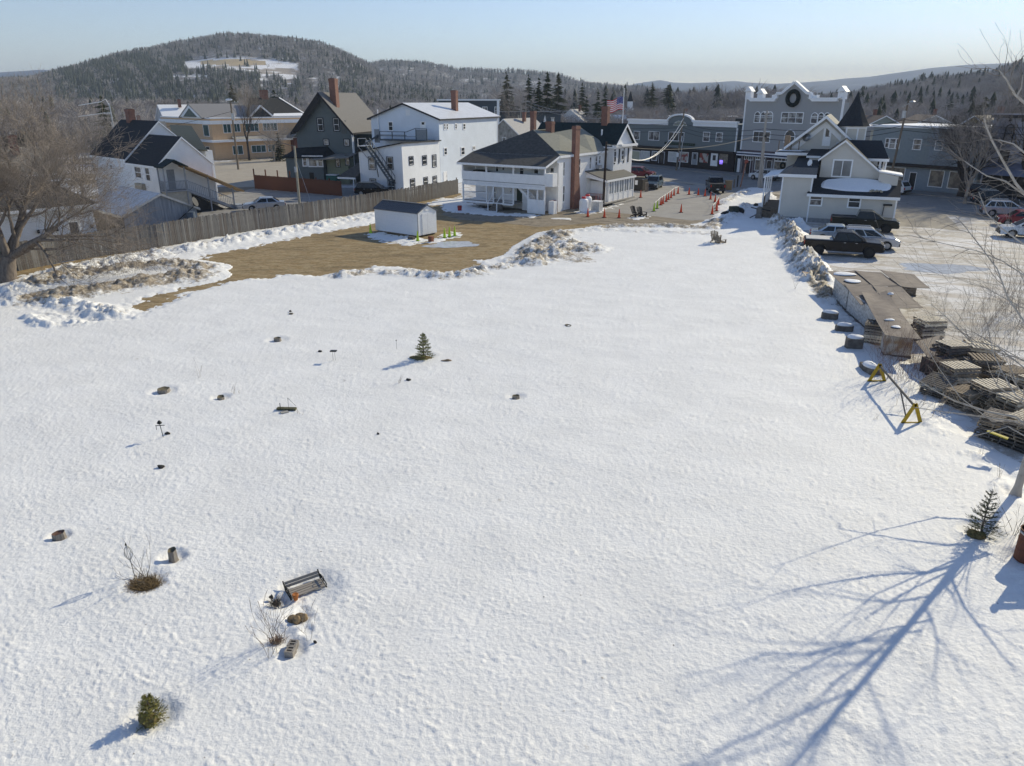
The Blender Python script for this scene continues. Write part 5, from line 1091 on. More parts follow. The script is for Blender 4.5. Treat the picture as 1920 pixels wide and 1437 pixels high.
# three storey building
GRYW = mat('mid_grey_clapboard', (.355, .355, .355), .8, var=.03, siding=.16, sdark=.9)
h, f = rowhouse('three_storey_shop_building', 'three storey grey building with a wreath on its pointed gable and rows of arched windows', -.4)
L = 17.9
par = [(0, 3.9), (L, 3.9), (L, 11.7), (L, 12.9)]
pts = [(0, 3.9), (L, 3.9), (L, 11.75)]
g1 = [f.F(1380 + a / 7.982, 150 + b / 7.982) for a, b in ((1130, 290), (1130, 205), (1085, 205), (900, 38), (700, 205), (620, 210), (620, 290))]
part('wall', h, GRYW, lambda b: b.prism(pts + g1 + [(0, 11.75)], 'y', 0, .4)); part('wall', h, GRYW, lambda b: b.box(0, .41, 0, L, 16, 7.8)); part('wall', h, mat('brown_storefront', (.10, .07, .075), .7), lambda b: b.box(.1, .05, 0, L, .405, 3.89))
part('roof', h, SNOWM, lambda b: b.box(.1, .45, 7.802, L - .1, 16, 7.9)); part('front_block', h, GRYW, lambda b: b.box(.1, .41, 7.8, L - .1, 1.6, 11.3))
def crn(b, a, c):
    z1, z0 = 12.0, 11.55
    b.prism([(a, z1), (c, z1), (c - .5, z1 - .25), (c - .5, z0 - .1), (a + .9, z0 - .1), (a + .5, z1 - .25)], 'y', -.45, -.005)
ca, cb = f.F(1402, 188)[0], f.F(1461, 188)[0]; cc, cdd = f.F(1516, 189)[0], f.F(1578.5, 189)[0]
part('cornice', h, TRIM, lambda b: crn(b, ca, cb)); part('cornice', h, TRIM, lambda b: crn(b, cc, cdd))
for i in range(len(g1) - 1):
    p, q = g1[i], g1[i + 1]
    if abs(p[0] - q[0]) > .05: part('gable_coping', h, TRIM, lambda b: b.beam((p[0], -.12, p[1] + .05), (q[0], -.12, q[1] + .05), .5, .42))
for (u0, zt, big) in ((1399, 172, 1), (1421.5, 176, 1), (1449, 178, 0), (1522, 178, 0), (1574, 172, 1)):
    u = f.F(u0 + 4, 183)[0]; u = min(u, L - .5); zt_ = f.F(u0, zt)[1]
    part('parapet_post', h, TRIM, lambda b: (b.box(u - .55, -.1, 11.75, u - .35, .6, zt_), b.box(u + .35, -.1, 11.75, u + .55, .6, zt_), b.box(u - .35, 0, 11.75, u + .35, .5, zt_ - .1)))
    if big: part('pinnacle_cap', h, TRIM, lambda b: (b.prism([(u - .8, zt_), (u + .8, zt_), (u, zt_ + .75)], 'y', -.2, .7)))
part('corner_board', h, TRIM, lambda b: b.box(-.12, -.12, 3.9, .12, .1, 12.4)); part('corner_board', h, TRIM, lambda b: b.box(L - .15, -.12, 3.9, L + .12, .1, 12.9))
part('side_wing', h, GRYW, lambda b: b.box(-1.5, 3, 7, -.02, 14, 11.2)); part('side_wing_trim', h, TRIM, lambda b: (b.box(-1.6, 2.9, 7, -1.45, 3.0, 11.3), b.box(-1.6, 2.88, 11.2, 0, 3.0, 11.45)))
wc = f.F(1488.3, 184.5); wr_ = abs(f.F(1498, 184.5)[0] - f.F(1478.5, 184.5)[0]) / 2
wr = part('wreath', h, mat('evergreen_wreath', (.012, .018, .016), .95, var=.5, scale=8, bump=.05, bscale=10), lambda b: b.ring((wc[0], -.2, wc[1]), 1.0, .32, 'y', 28, 8))
def z7(a): return (1380 + a[0] / 7.982, 150 + a[1] / 7.982, 1380 + a[2] / 7.982, 150 + a[3] / 7.982)
def tpx(a, **k): return wpx(h, f, 'F', 0, z7(a), **k)
for a in ((275, 472, 368, 645), (366, 472, 462, 645), (460, 472, 557, 645)): tpx(a, arch=True, cw=.12)
for a in ((1122, 487, 1228, 660), (1226, 487, 1318, 660), (1316, 487, 1406, 660)): tpx(a, arch=True, cw=.12)
tpx((675, 483, 1010, 655), cols=3, glass=GLASS2, cw=.12); tpx((255, 768, 515, 938), cols=3, cw=.12); tpx((725, 745, 890, 945), arch=True, cw=.12)
part('awning_band', h, TRIM, lambda b: (b.box(-.1, -.9, 3.45, L, .0, 3.6), b.box(-.1, -.92, 3.05, L, -.8, 3.2))); part('awning_band', h, mat('navy_band', (.05, .055, .10), .6), lambda b: b.box(-.1, -.88, 3.2, L, -.82, 3.45))
part('shop_ceiling', h, GRYW, lambda b: b.box(-.1, -.85, 3.0, L, .04, 3.04))
for u0, u1 in ((3.2, 5.2), (7.0, 10.5), (11.2, 14.0), (14.4, 17.0)):
    window(h, 'F', .05, u0, u1, .75, 2.5, rows=1, glass=DISP, name='shop_window'); window(h, 'F', .05, u0, u1, 2.5, 2.98, rows=1, cols=5, name='transom_window')
door(h, 'F', .05, 5.6, 6.6, .15, 2.5, DBR, lite=(.2, .9)); window(h, 'F', .05, .9, 2.7, 2.3, 2.98, rows=1, cols=4, name='transom_window'); door(h, 'F', .05, 1.3, 2.3, .15, 2.3, DBR)
for xx in (.5, 2.9, 5.4, 6.8, 10.8, 14.2, 17.4): part('storefront_pier', h, mat('taupe_pier', (.25, .23, .23), .7), lambda b: b.box(xx - .12, -.1, .15, xx + .12, .05, 3.0))
part('shop_wreath', h, mat('evergreen_wreath', (.012, .018, .016)), lambda b: b.ring((8.8, -.08, 1.9), .4, .16, 'y', 18, 6))

# right hand row
h, f = rowhouse('blue_green_shop_row', 'two storey blue green shop row with white framed windows behind the bare street tree', 22.9)
BGW = mat('blue_green_clapboard', (.245, .285, .305), .8, var=.08, siding=.18, sdark=.85); BGW2 = mat('blue_grey_boards', (.25, .29, .33), .8, var=.1)
L = 15.2
part('wall', h, BGW, lambda b: b.box(0, 0, 3.5, 8.4, 12, 8.1)); part('wall', h, BGW2, lambda b: b.box(8.42, -.02, 3.5, L, 12, 8.1)); part('wall', h, BGW2, lambda b: b.box(0, .2, 0, L, 12, 3.49))
part('roof', h, SNOWM, lambda b: b.box(-.2, -.1, 8.32, L + .2, 12, 8.42)); part('cornice', h, TRIM, lambda b: b.box(-.25, -.35, 8.1, L + .2, .0, 8.31)); part('end_wall', h, mat('cream_panel', (.5, .47, .38), .7), lambda b: b.box(-.9, .8, 3.5, -.02, 6, 7.6))
part('shop_band', h, DBR, lambda b: b.box(-.1, -.5, 3.1, L, .19, 3.48))
def z8(a): return (1620 + a[0] / 4.79, 100 + a[1] / 4.79, 1620 + a[2] / 4.79, 100 + a[3] / 4.79)
for a in ((190, 762, 228, 850), (228, 764, 286, 860), (286, 766, 324, 862), (440, 770, 517, 870), (638, 780, 712, 875), (845, 785, 880, 880), (900, 785, 972, 885)): wpx(h, f, 'F', 0, z8(a), glass=GLASS2 if a[0] in (228, 440) else GLASS)
for u0, u1 in ((.3, 1.8), (2.4, 5.6), (9.0, 11.0), (11.6, 13.6)): window(h, 'F', .2, u0, u1, .7, 2.9, rows=1, glass=GLASS if u0 < 2 else DISP, name='shop_window')
door(h, 'F', .2, 6.3, 7.3, 0, 2.4, BLACKM); door(h, 'F', .2, 14.0, 14.9, 0, 2.4, GRYW)
h, f = rowhouse('lavender_shop_building', 'pale lavender building with dark arched window hoods at the right edge', 38.6)
LAV = mat('pale_lavender_paint', (.50, .50, .58), .8, var=.04)
part('wall', h, LAV, lambda b: b.box(0, 0, 0, 15, 14, 9.6)); part('cornice', h, BLK, lambda b: b.box(-.2, -.35, 9.6, 15, .0, 9.95)); part('coping', h, LAV, lambda b: b.box(-.2, -.35, 9.952, 15, .2, 10.1))
for i in range(9): part('cornice_bracket', h, BLK, lambda b: b.box(.5 + i * 1.4, -.3, 9.2, .7 + i * 1.4, -.01, 9.59))
for i in range(5):
    u = 1.6 + 2.7 * i; window(h, 'F', 0, u, u + 1.1, 6.6, 8.9, arch=True, casing=BLK, glass=mat('pale_blank_window', (.45, .45, .5), .5), cw=.14); window(h, 'F', 0, u, u + 1.1, 3.9, 5.9, casing=BLK)
part('awning', h, mat('blue_grey_awning', (.17, .19, .27), .8), lambda b: b.slab([(.5, -1.8, 3.0), (15, -1.8, 3.0), (15, -.01, 4.4), (.5, -.01, 4.4)], .05)); part('shopfront', h, BLK, lambda b: b.box(.3, -.2, 0, 15, -.01, 2.95))

# ------------------------------------------------------------ more houses of the village behind
WALLS = [WSIDE, mat('cream_clapboard', (.52, .49, .40), .8), mat('pale_grey_wall', (.45, .46, .47), .8), mat('barn_red_wall', (.22, .05, .04), .8), mat('yellow_wall', (.5, .40, .18), .8), mat('grey_green_wall', (.26, .29, .26), .8)]
ROOFS = [DARKSH, GREYSH, SNOWM, mat('brown_roof', (.13, .10, .085), .9), mat('rust_red_roof', (.20, .07, .05), .8), mat('light_metal_roof', (.5, .52, .55), .4, metal=.3)]
def small_house(name, label, px, base, D, w, d, hw, hr, deg, wm, rm, chim=True, wins=3):
    """D: distance in metres; a plain gabled house with windows, door, chimney"""
    ax_, ay, _ = horiz(px, 190); o = Fr(0, 0, deg, (ax_ * D, ay * D)); h = house(name, label, o)
    gable_y(h, -w / 2, hw, 0, hr, w / 2, hw, 0, d, wm, rm, over=.3, fo=.3)
    for fl in range(1 if hw < 4 else 2):
        for i in range(wins):
            u = -w / 2 + w * (i + .5) / wins; window(h, 'F', 0, u - .45, u + .45, .9 + 2.7 * fl, 2.3 + 2.7 * fl)
        for i in range(3):
            v = d * (i + .5) / 3; window(h, 'L' if px > 960 else 'R', -w / 2 if px > 960 else w / 2, v - .45, v + .45, .9 + 2.7 * fl, 2.3 + 2.7 * fl)
    if chim: chimney(h, w * .12, d * .5, hr - .5, hr + 1.3, .6, .6)
    return h
SH = [
 ('house', 'grey roofed pale house at the far left behind the big bare tree', -70, 0, 88, 8, 6, 4.6, 7.2, -43, BLUE2, GREYSH),
 ('house', 'brown roofed house at the left edge beyond the pale one', -230, 0, 78, 12, 12, 4.8, 7.4, 40, BLUE2, ROOFS[3]),
 ('house', 'white house with a snowy roof left of the orange brick block', 335, 0, 330, 12, 10, 5, 8.5, 30, WALLS[0], ROOFS[2]),
 ('house', 'grey roofed house peeping over the black roof with chimney', 205, 0, 170, 9, 9, 4.5, 7.6, -60, WALLS[2], GREYSH),
 ('house', 'pale house with a snow striped roof left of the orange brick block', 296, 0, 205, 9, 9, 6.5, 10.6, -50, WALLS[2], ROOFS[2]),
 ('house', 'small brown gabled house above the arched slate shop cornice', 1293, 0, 250, 7, 9, 4.6, 8.0, 8, WALLS[5], ROOFS[3]),
 ('house', 'maroon gabled house between the grey building and the turret', 1592, 0, 175, 8, 10, 6.3, 8.6, 25, mat('maroon_wall', (.13, .045, .05), .8), GREYSH),
 ('house', 'brown gabled house right of the turret with a metal flue behind it', 1665, 0, 185, 12, 10, 6.0, 8.5, 15, WALLS[5], ROOFS[3]),
 ('house', 'small pale roofed house above the dark green inn roof', 1070, 0, 220, 11, 10, 5.0, 9.2, -20, WALLS[0], mat('pale_grey_roof', (.38, .37, .36), .8)),
 ('house', 'pale roofed cluttered house between the blue house and the inn', 945, 0, 150, 9, 12, 4.6, 8.2, -30, mat('cluttered_grey_wall', (.30, .29, .27), .9, var=.4, scale=1.5), mat('pale_grey_roof', (.38, .37, .36), .8)),
 ('house', 'white house with snowy roof low in the valley left of centre', 285, 0, 420, 14, 10, 5, 9, 50, WALLS[0], ROOFS[2]),
 ('house', 'long white valley house with a bluish snowy roof', 345, 0, 470, 26, 12, 5, 9, 80, WALLS[0], ROOFS[2]),
 ('house', 'cream valley house with a snow covered roof', 388, 0, 450, 14, 12, 5, 9, 60, WALLS[1], ROOFS[2]),
 ('house', 'white valley house furthest left of the snow roofed group', 258, 0, 480, 18, 12, 5, 9, 70, WALLS[0], ROOFS[2]),
 ('house', 'red walled valley house among the bare trees', 310, 0, 520, 12, 12, 5, 9, 20, WALLS[3], ROOFS[2]),
 ('house', 'white valley house right of the round metal roofed gable', 418, 0, 500, 18, 12, 5, 9, 75, WALLS[0], ROOFS[5]),
 ('house', 'brown house seen over the snowy shop roof', 1250, 0, 240, 14, 12, 4.2, 7.4, 30, WALLS[5], ROOFS[3]),
 ('house', 'grey house among the trees left of the flagpole', 1120, 0, 300, 12, 12, 5, 8.5, 10, WALLS[2], GREYSH),
 ('house', 'pale house between the inn roof and the shop row', 1190, 0, 235, 12, 10, 4.0, 7.5, 45, WALLS[1], ROOFS[2]),
 ('house', 'grey house behind the blue green shop row', 1760, 0, 190, 14, 12, 5.5, 8.6, -10, WALLS[2], ROOFS[3]),
 ('house', 'pale tan house with a yellow wall left of the lavender building', 1835, 0, 128, 9, 9, 6.5, 9.5, -57, WALLS[4], mat('sandy_roof', (.36, .32, .26), .8)),
 ('house', 'dark house right behind the green house roof', 690, 0, 260, 16, 12, 5, 7, 20, WALLS[5], ROOFS[3]),
 ('house', 'white hillside house below the wooded slope at the right', 1705, 0, 330, 10, 9, 5, 8, 30, WALLS[0], ROOFS[2]),
 ('house', 'white house far off left of the pale blue house roof', 655, 0, 420, 12, 10, 5, 8.5, 10, WALLS[0], ROOFS[2]),
]
for a in SH: small_house(*a)
# dark flat roofed hall and grey workshop behind the blue house
def blockhouse(name, label, p0, p1, D, z1, wm, rm, depth=14, cat='building'):
    ax0, ay0, _ = horiz(p0, 190); ax1, ay1, _ = horiz(p1, 190); A = Vector((ax0 * D, ay0 * D)); Bv = Vector((ax1 * D, ay1 * D)); L = (Bv - A).length
    h = thing(name, label, cat, (A.x, A.y, 0), math.atan2(Bv.y - A.y, Bv.x - A.x))
    part('wall', h, wm, lambda b: b.box(0, 0, 0, L, depth, z1)); part('roof', h, rm, lambda b: b.box(-.3, -.4, z1 + .002, L + .3, depth, z1 + .3)); return h, L
h, L = blockhouse('flat_roofed_hall', 'dark flat roofed hall with a pale roof edge behind the pale blue house', 822, 936, 168, 11.6, mat('dark_slate_wall', (.07, .085, .10), .8), TRIM)
for i in range(5): window(h, 'F', 0, 1.5 + i * 2.6, 2.6 + i * 2.6, 8.8, 10.4)
part('corner_post', h, TRIM, lambda b: b.box(L - .5, -.3, 0, L, -.01, 11.6))
h, L = blockhouse('dark_workshop', 'low dark grey workshop with a brown door behind the inn', 930, 1052, 200, 8.6, mat('dark_slate_wall', (.07, .085, .10), .8), BLACKM)
part('large_door', h, mat('dusty_brown_door', (.17, .14, .13), .8), lambda b: b.box(3.2, -.1, 0, 5.6, -.01, 7.9)); part('door_post', h, WALLS[1], lambda b: b.box(5.61, -.15, 0, 5.95, -.01, 8.2)); part('gable', h, TRIM, lambda b: b.prism([(12, 6), (13, 6), (12.5, 8.2)], 'y', -.2, -.05))
h, L = blockhouse('white_flat_roof_house', 'long low building with a snow covered flat roof behind the right shop row', 1240, 1385, 240, 7.0, WALLS[2], SNOWM)
for i in range(6): window(h, 'F', 0, 2 + i * 3.5, 3.2 + i * 3.5, 4.4, 5.8)
# small church far off right of the flagpole
ax_, ay, _ = horiz(1182, 190); h = thing('church', 'small distant church with a white belfry and dark spire right of the flag', 'church', (ax_ * 300, ay * 300, 0), 0.2)
part('wall', h, mat('dark_slate_wall', (.07, .085, .10), .8), lambda b: b.box(-5, 0, 0, 1, 14, 6)); gable_y(h, -5, 6, -2, 9, 1, 6, 0, 14, mat('dark_slate_wall', (.07, .085, .10), .8), DG)
part('belfry', h, WHITE, lambda b: (b.box(-1.2, -1, 0, 1.2, 1.4, 9), b.box(-.8, -.6, 9, .8, 1.0, 11.4))); part('spire', h, DARKSH, lambda b: b.tube([(0, .2, 11.4), (0, .2, 15.2)], [1.1, .03], 4))

# ------------------------------------------------------------ plank fence
def interp(P, step):
    out = []; 
    for a, b in zip(P[:-1], P[1:]):
        a, b = Vector(a), Vector(b); L = (b - a).length; n = int(L / step)
        for i in range(n): out.append((a.lerp(b, i / n), math.atan2(b.y - a.y, b.x - a.x), L / n))
    return out
FP_ = [(p[0], p[1], 0) for p in GP([(37, 508), (110, 493), (200, 479), (300, 464), (401, 446), (480, 432), (540, 423), (618, 410), (703, 395), (766, 383), (828, 370.5), (860, 363.5)])]
PLK = [mat('weathered_plank_grey', (.155, .148, .14), .95, var=.25, scale=3, stretch=(4, 4, .5)), mat('weathered_plank_brown', (.135, .12, .108), .95, var=.25, scale=3, stretch=(4, 4, .5)), mat('weathered_plank_pale', (.21, .202, .19), .95, var=.2, scale=3, stretch=(4, 4, .5))]
rf_ = random.Random(2)
fence = thing('plank_fence', 'long weathered grey plank fence running from the big tree to the white inn', 'fence', FP_[0], 0)
o0 = Vector(FP_[0]); planks = interp(FP_, .165); PM = []
for k in range(9):
    mb = MB(); hh = 2.0 + rf_.uniform(-.05, .05); w2 = .074; mb.prism([(-w2, 0), (w2, 0), (w2, hh - .01), (w2 - .02, hh), (-w2 + .03, hh + rf_.uniform(-.02, .02)), (-w2, hh - .02)], 'y', -.012, .012)
    m_ = bpy.data.meshes.new('plank'); m_.from_pydata(mb.v, [], mb.f); m_.materials.append(PLK[[0, 0, 1, 0, 1, 2, 0, 1, 0][k]]); m_.update(); PM.append(m_)
rest = MB()
hf = lambda i: 1.0 - .06 * min(1, i / 380)
sect = 0
for i, (p, a, L) in enumerate(planks):
    if i % 15 == 0: sect = rf_.uniform(-.03, .03)
    z = rf_.uniform(-.03, .02) + sect
    if i < 300:
        o = bpy.data.objects.new('plank', rf_.choice(PM)); COL.objects.link(o); o.parent = fence; q = p - o0
        o.location = (q.x, q.y, z); o.rotation_euler = (rf_.gauss(0, .008), rf_.gauss(0, .01), a + rf_.gauss(0, .02)); o.scale = (L / .165, 1, hf(i))
    else: rest.obox((p.x - o0.x, p.y - o0.y, hf(i) + z), (L * .9, .024, 2 * hf(i) + rf_.uniform(-.08, .06)), rz=a + rf_.gauss(0, .02)); 
obj('planks_far', rest, PLK[0], fence, kind='stuff').name = 'far_planks'
for i in range(0, len(planks), 15):
    p, a, L = planks[i]; q = p - o0; n_ = Vector((-math.sin(a), math.cos(a), 0))
    part('fence_post', fence, PLK[2 if i > 330 else 1], lambda b: b.obox((q.x + n_.x * .08, q.y + n_.y * .08, 1.0), (.1, .1, 2.05 if i < 330 else 2.2), rz=a))
for zz_ in (.5, 1.55):
    for a, b_ in zip(FP_[:-1], FP_[1:]):
        n_ = (Vector(b_) - Vector(a)).normalized(); n_ = Vector((-n_.y, n_.x, 0)) * .045; A = Vector(a) - o0 + n_; Bq = Vector(b_) - o0 + n_; part('fence_rail', fence, PLK[1], lambda b: b.beam((A.x, A.y, zz_), (Bq.x, Bq.y, zz_), .04, .09))
# brown stockade fence
REDW = mat('red_brown_fence_stain', (.13, .055, .035), .85, var=.25, scale=2, stretch=(3, 3, .4))
SF = [(p[0], p[1], 0) for p in GP([(479, 354), (560, 361), (643, 368)])]
fence2 = thing('stockade_fence', 'red brown stockade fence in front of the dark green house', 'fence', SF[0]); o0 = Vector(SF[0])
mb = MB(); w2 = .09; mb.prism([(-w2, 0), (w2, 0), (w2, 1.84), (0, 1.9), (-w2, 1.84)], 'y', -.012, .012); pm = bpy.data.meshes.new('board'); pm.from_pydata(mb.v, [], mb.f); pm.materials.append(REDW); pm.update()
for i, (p, a, L) in enumerate(interp(SF, .2)):
    o = bpy.data.objects.new('board', pm); COL.objects.link(o); o.parent = fence2; q = p - o0; o.location = (q.x, q.y, rf_.uniform(-.02, .02)); o.rotation_euler = (0, 0, a)
    if i % 12 == 0: part('fence_post', fence2, REDW, lambda b: b.obox((q.x, q.y + .08, 1.05 if i > 36 else 1.35), (.13, .13, 2.1 if i > 36 else 2.7), rz=a))

# ------------------------------------------------------------ garden shed
S = Fr(704.6, 434.5, -37); h = thing('garden_shed', 'pale vinyl garden shed with a dark ribbed metal roof on the lawn', 'shed', (S.o.x, S.o.y, 0), S.a)
SHW = mat('shed_vinyl', (.78, .79, .81), .5, var=.03, siding=.2, axis='Z', sdark=.93)
part('floor_frame', h, POLEW, lambda b: [b.box(.1, .15 + i * .7, 0, 5.4, .28 + i * .7, .14) for i in range(4)])
mb = MB(); mb.prism([(0, .15), (2.46, .15), (2.46, 2.18), (1.23, 2.75), (0, 2.18)], 'x', 0, 5.54); obj('wall', mb, SHW, h)
RIB = mat('dark_ribbed_metal', (.15, .155, .165), .45, metal=.3, var=.08)
def srf(b):
    for s_, yy in ((0, -.12), (1, 2.58)):
        b.slab([(-.1, yy, 2.13), (5.64, yy, 2.13), (5.64, 1.23, 2.79), (-.1, 1.23, 2.79)], .03)
        for i in range(21): x = -.05 + i * .28; b.beam((x, yy, 2.15), (x, 1.23, 2.81), .05, .05)
    b.box(-.12, 1.13, 2.79, 5.66, 1.33, 2.84)
part('roof', h, RIB, srf)
part('corner_trim', h, mat('grey_trim', (.20, .21, .23), .5), lambda b: b.box(5.52, -.02, .15, 5.56, .03, 2.15)); part('rake_trim', h, mat('grey_trim', (.20, .21, .23), .5), lambda b: (b.beam((5.58, -.1, 2.12), (5.58, 1.23, 2.78), .05, .09), b.beam((5.58, 1.23, 2.78), (5.58, 2.56, 2.12), .05, .09)))
for a, c in ((.55, 1.22), (1.24, 1.91)): part('shed_door', h, SHW, lambda b: b.box(5.545, a, .18, 5.585, c, 2.05))
part('vent', h, TRIM, lambda b: b.box(5.545, 1.0, 2.25, 5.58, 1.46, 2.45))
# ------------------------------------------------------------ vehicles
TYRE = mat('tyre_rubber', (.018, .018, .019), .85); RIMM = mat('alloy_rim', (.35, .35, .36), .35, metal=.7); DRIM = mat('black_rim', (.03, .03, .03), .4, metal=.5)
CGL = mat('tinted_car_glass', (.008, .010, .013), .12, spec=.35); LAMPR = mat('red_lamp_lens', (.35, .02, .015), .25); LAMPW = mat('clear_lamp_lens', (.6, .6, .62), .15); PLASTIC = mat('black_bumper_plastic', (.025, .025, .027), .6)
PLATE = mat('number_plate_white', (.6, .62, .6), .5)
def paint(name, col, rough=.22, metal=.0): return mat(name, col, rough, var=.03, metal=metal, spec=.3)
def car(kind, label, cat, xy, deg, pm, name='parked_car', rims=None, lower=None, tonneau=None, group=None, names=None):
    D = dict(suv=(4.65, 1.86, 1.68, 1.04, 1.02, -1.42, 1.40, .38, [(-2.22, -1.75), (1.25, .25)], 1.0),
             sedan=(4.6, 1.80, 1.44, .92, .90, -1.35, 1.38, .33, [(-1.75, -1.0), (1.15, .35)], 1.0),
             hatch=(4.2, 1.76, 1.50, .94, .94, -1.28, 1.28, .33, [(-2.0, -1.55), (1.2, .45)], 1.0),
             pickup=(5.85, 2.02, 1.92, 1.24, 1.26, -1.80, 1.92, .44, [(-.78, -.55), (1.65, .65)], 1.0))[kind]
    Lc, Wc, Hc, belt, hood, xr, xf, wr, gh, _ = D; hl = Lc / 2; hw = Wc / 2
    h = thing(name, label, cat, (xy[0], xy[1], 0), math.radians(deg), group)
    zb = .32 if kind != 'pickup' else .48
    def archp(xc):
        R = wr + .07; return [(xc + R * math.cos(math.pi * i / 8), max(zb, wr + R * math.sin(math.pi * i / 8))) for i in range(9)]
    top = {'suv': [(hl, .55), (hl - .02, .82), (hl - .35, .98), (gh[1][0], hood), (gh[0][0], belt), (-hl + .03, belt - .08), (-hl, .6)],
           'hatch': [(hl, .5), (hl - .03, .72), (hl - .3, .86), (gh[1][0], hood), (gh[0][0], belt), (-hl + .04, belt - .08), (-hl, .55)],
           'sedan': [(hl, .5), (hl - .03, .70), (hl - .3, .80), (gh[1][0], hood), (gh[0][0], .96), (-hl + .08, .92), (-hl, .6)],
           'pickup': [(hl, .75), (hl - .02, 1.05), (hl - .25, 1.2), (gh[1][0], hood), (gh[0][0], 1.26), (-hl + .03, 1.26), (-hl, .8)]}[kind]
    prof = [(-hl + .02, zb)] + archp(xr)[::-1] + archp(xf)[::-1] + [(hl - .03, zb)] + top
    def shrink(p, k): cx_, cz = 0, .7; return (p[0] * (1 - k * .03), zb + (p[1] - zb) * (1 - k * .06) + .0)
    lay = [(-hw, 1.6), (-hw + .03, .5), (-hw + .12, 0), (hw - .12, 0), (hw - .03, .5), (hw, 1.6)]
    mb = MB(); n = len(prof)
    for y, k in lay:
        for p in prof: q = shrink(p, k); mb.v.append((q[0], y, q[1]))
    for j in range(len(lay) - 1):
        for i in range(n): mb.f.append((j * n + i, j * n + (i + 1) % n, (j + 1) * n + (i + 1) % n, (j + 1) * n + i)); mb.m.append(0)
    mb.f.append(tuple(range(n))[::-1]); mb.f.append(tuple((len(lay) - 1) * n + i for i in range(n))); mb.m += [0, 0]
    body = obj('body', mb, pm, h)
    # cabin: body colour frame with glass set on it
    b0, b1 = gh[0][0], gh[1][0]; t0, t1 = gh[0][1], gh[1][1]; ti = .17; zt = Hc
    A = [(b0, -hw + .06, belt), (b1, -hw + .06, belt), (b1, hw - .06, belt), (b0, hw - .06, belt)]
    Bt = [(t0, -hw + ti, zt - .04), (t1, -hw + ti, zt - .04), (t1, hw - ti, zt - .04), (t0, hw - ti, zt - .04)]
    mid = (t0 + t1) / 2
    mb = MB(); mb.add(A + Bt + [(t0 + .12, -hw + ti + .12, zt), (t1 - .12, -hw + ti + .12, zt), (t1 - .12, hw - ti - .12, zt), (t0 + .12, hw - ti - .12, zt)],
        [(0, 1, 5, 4), (1, 2, 6, 5), (2, 3, 7, 6), (3, 0, 4, 7), (4, 5, 9, 8), (5, 6, 10, 9), (6, 7, 11, 10), (7, 4, 8, 11), (8, 9, 10, 11)])
    obj('cabin', mb, pm, h)
    def quad(name, P, c, fr=.1, off=.012, m=CGL, sx=(.04, .96), sz=(.08, .90)):
        P = [Vector(p) for p in P]; nrm = (P[1] - P[0]).cross(P[3] - P[0]).normalized()
        if nrm.dot(P[0] - Vector(c)) < 0: nrm = -nrm
        def bl(u, v): return P[0].lerp(P[1], u).lerp(P[3].lerp(P[2], u), v) + nrm * off
        mb = MB(); q = [bl(sx[0], sz[0]), bl(sx[1], sz[0]), bl(sx[1], sz[1]), bl(sx[0], sz[1])]; mb.add(q + [v - nrm * .01 for v in q], [(0, 1, 2, 3), (0, 1, 5, 4), (1, 2, 6, 5), (2, 3, 7, 6), (3, 0, 4, 7)]); obj(name, mb, m, h)
    c = (mid, 0, (belt + zt) / 2)
    quad('windscreen', [A[1], A[2], Bt[2], Bt[1]], c, sx=(.06, .94)); quad('rear_window', [A[3], A[0], Bt[0], Bt[3]], c, sx=(.08, .92))
    for s_ in ((0, 1), (3, 2)):
        P = [A[s_[0]], A[s_[1]], Bt[s_[1]], Bt[s_[0]]]
        if kind in ('suv',): cuts = ((.05, .26), (.29, .56), (.59, .93))
        elif kind == 'pickup': cuts = ((.07, .46), (.50, .90))
        else: cuts = ((.10, .46), (.50, .90))
        for cu in cuts: quad('side_window', P, c, sx=cu)
    # wheels
    for x in (xr, xf):
        for s_ in (-1, 1):
            y0 = s_ * (hw - .02)
            mb = MB(); mb.tube([(x, y0 - s_ * .24, wr), (x, y0 - s_ * .22, wr), (x, y0 - s_ * .03, wr), (x, y0, wr)], [wr - .03, wr, wr, wr - .05], 18); t_ = obj('wheel', mb, TYRE, h)
            mb = MB(); mb.tube([(x, y0 - s_ * .02, wr), (x, y0 + s_ * .012, wr)], [wr * .62, wr * .58], 12); obj('rim', mb, rims or RIMM, t_)
            mb = MB(); mb.box(x - wr - .03, min(y0 - s_ * .5, y0 - s_ * .27), zb, x + wr + .03, max(y0 - s_ * .5, y0 - s_ * .27), wr * 2); obj('wheel_housing', mb, PLASTIC, h)
    part('front_bumper', h, lower or PLASTIC, lambda b: b.obox((hl - .06, 0, zb + .16), (.2, Wc - .12, .26))); part('rear_bumper', h, lower or PLASTIC, lambda b: b.obox((-hl + .05, 0, zb + .16), (.2, Wc - .1, .26)))
    part('grille', h, PLASTIC, lambda b: b.obox((hl - .03, 0, (zb + hood) / 2 + .05), (.09, Wc * .5, .2 if kind != 'pickup' else .36)))
    for s_ in (-1, 1):
        part('headlight', h, LAMPW, lambda b: b.obox((hl - .1, s_ * (hw - .24), hood - .26), (.2, .36, .15), rz=-s_ * .15)); part('tail_light', h, LAMPR, lambda b: b.obox((-hl + .07, s_ * (hw - .13), belt - .22), (.18, .16, .3 if kind != 'sedan' else .16)))
        part('door_mirror', h, pm, lambda b: b.obox((gh[1][0] - .35, s_ * (hw + .09), belt + .1), (.14, .2, .15)))
        part('door_seam', h, PLASTIC, lambda b: [b.box(x - .006, min(s_ * hw, s_ * (hw + .004)), zb + .15, x + .006, max(s_ * hw, s_ * (hw + .004)), belt - .06) for x in (b0 * .25 + b1 * .05 if kind == 'suv' else -.1, b1 - .3)] )
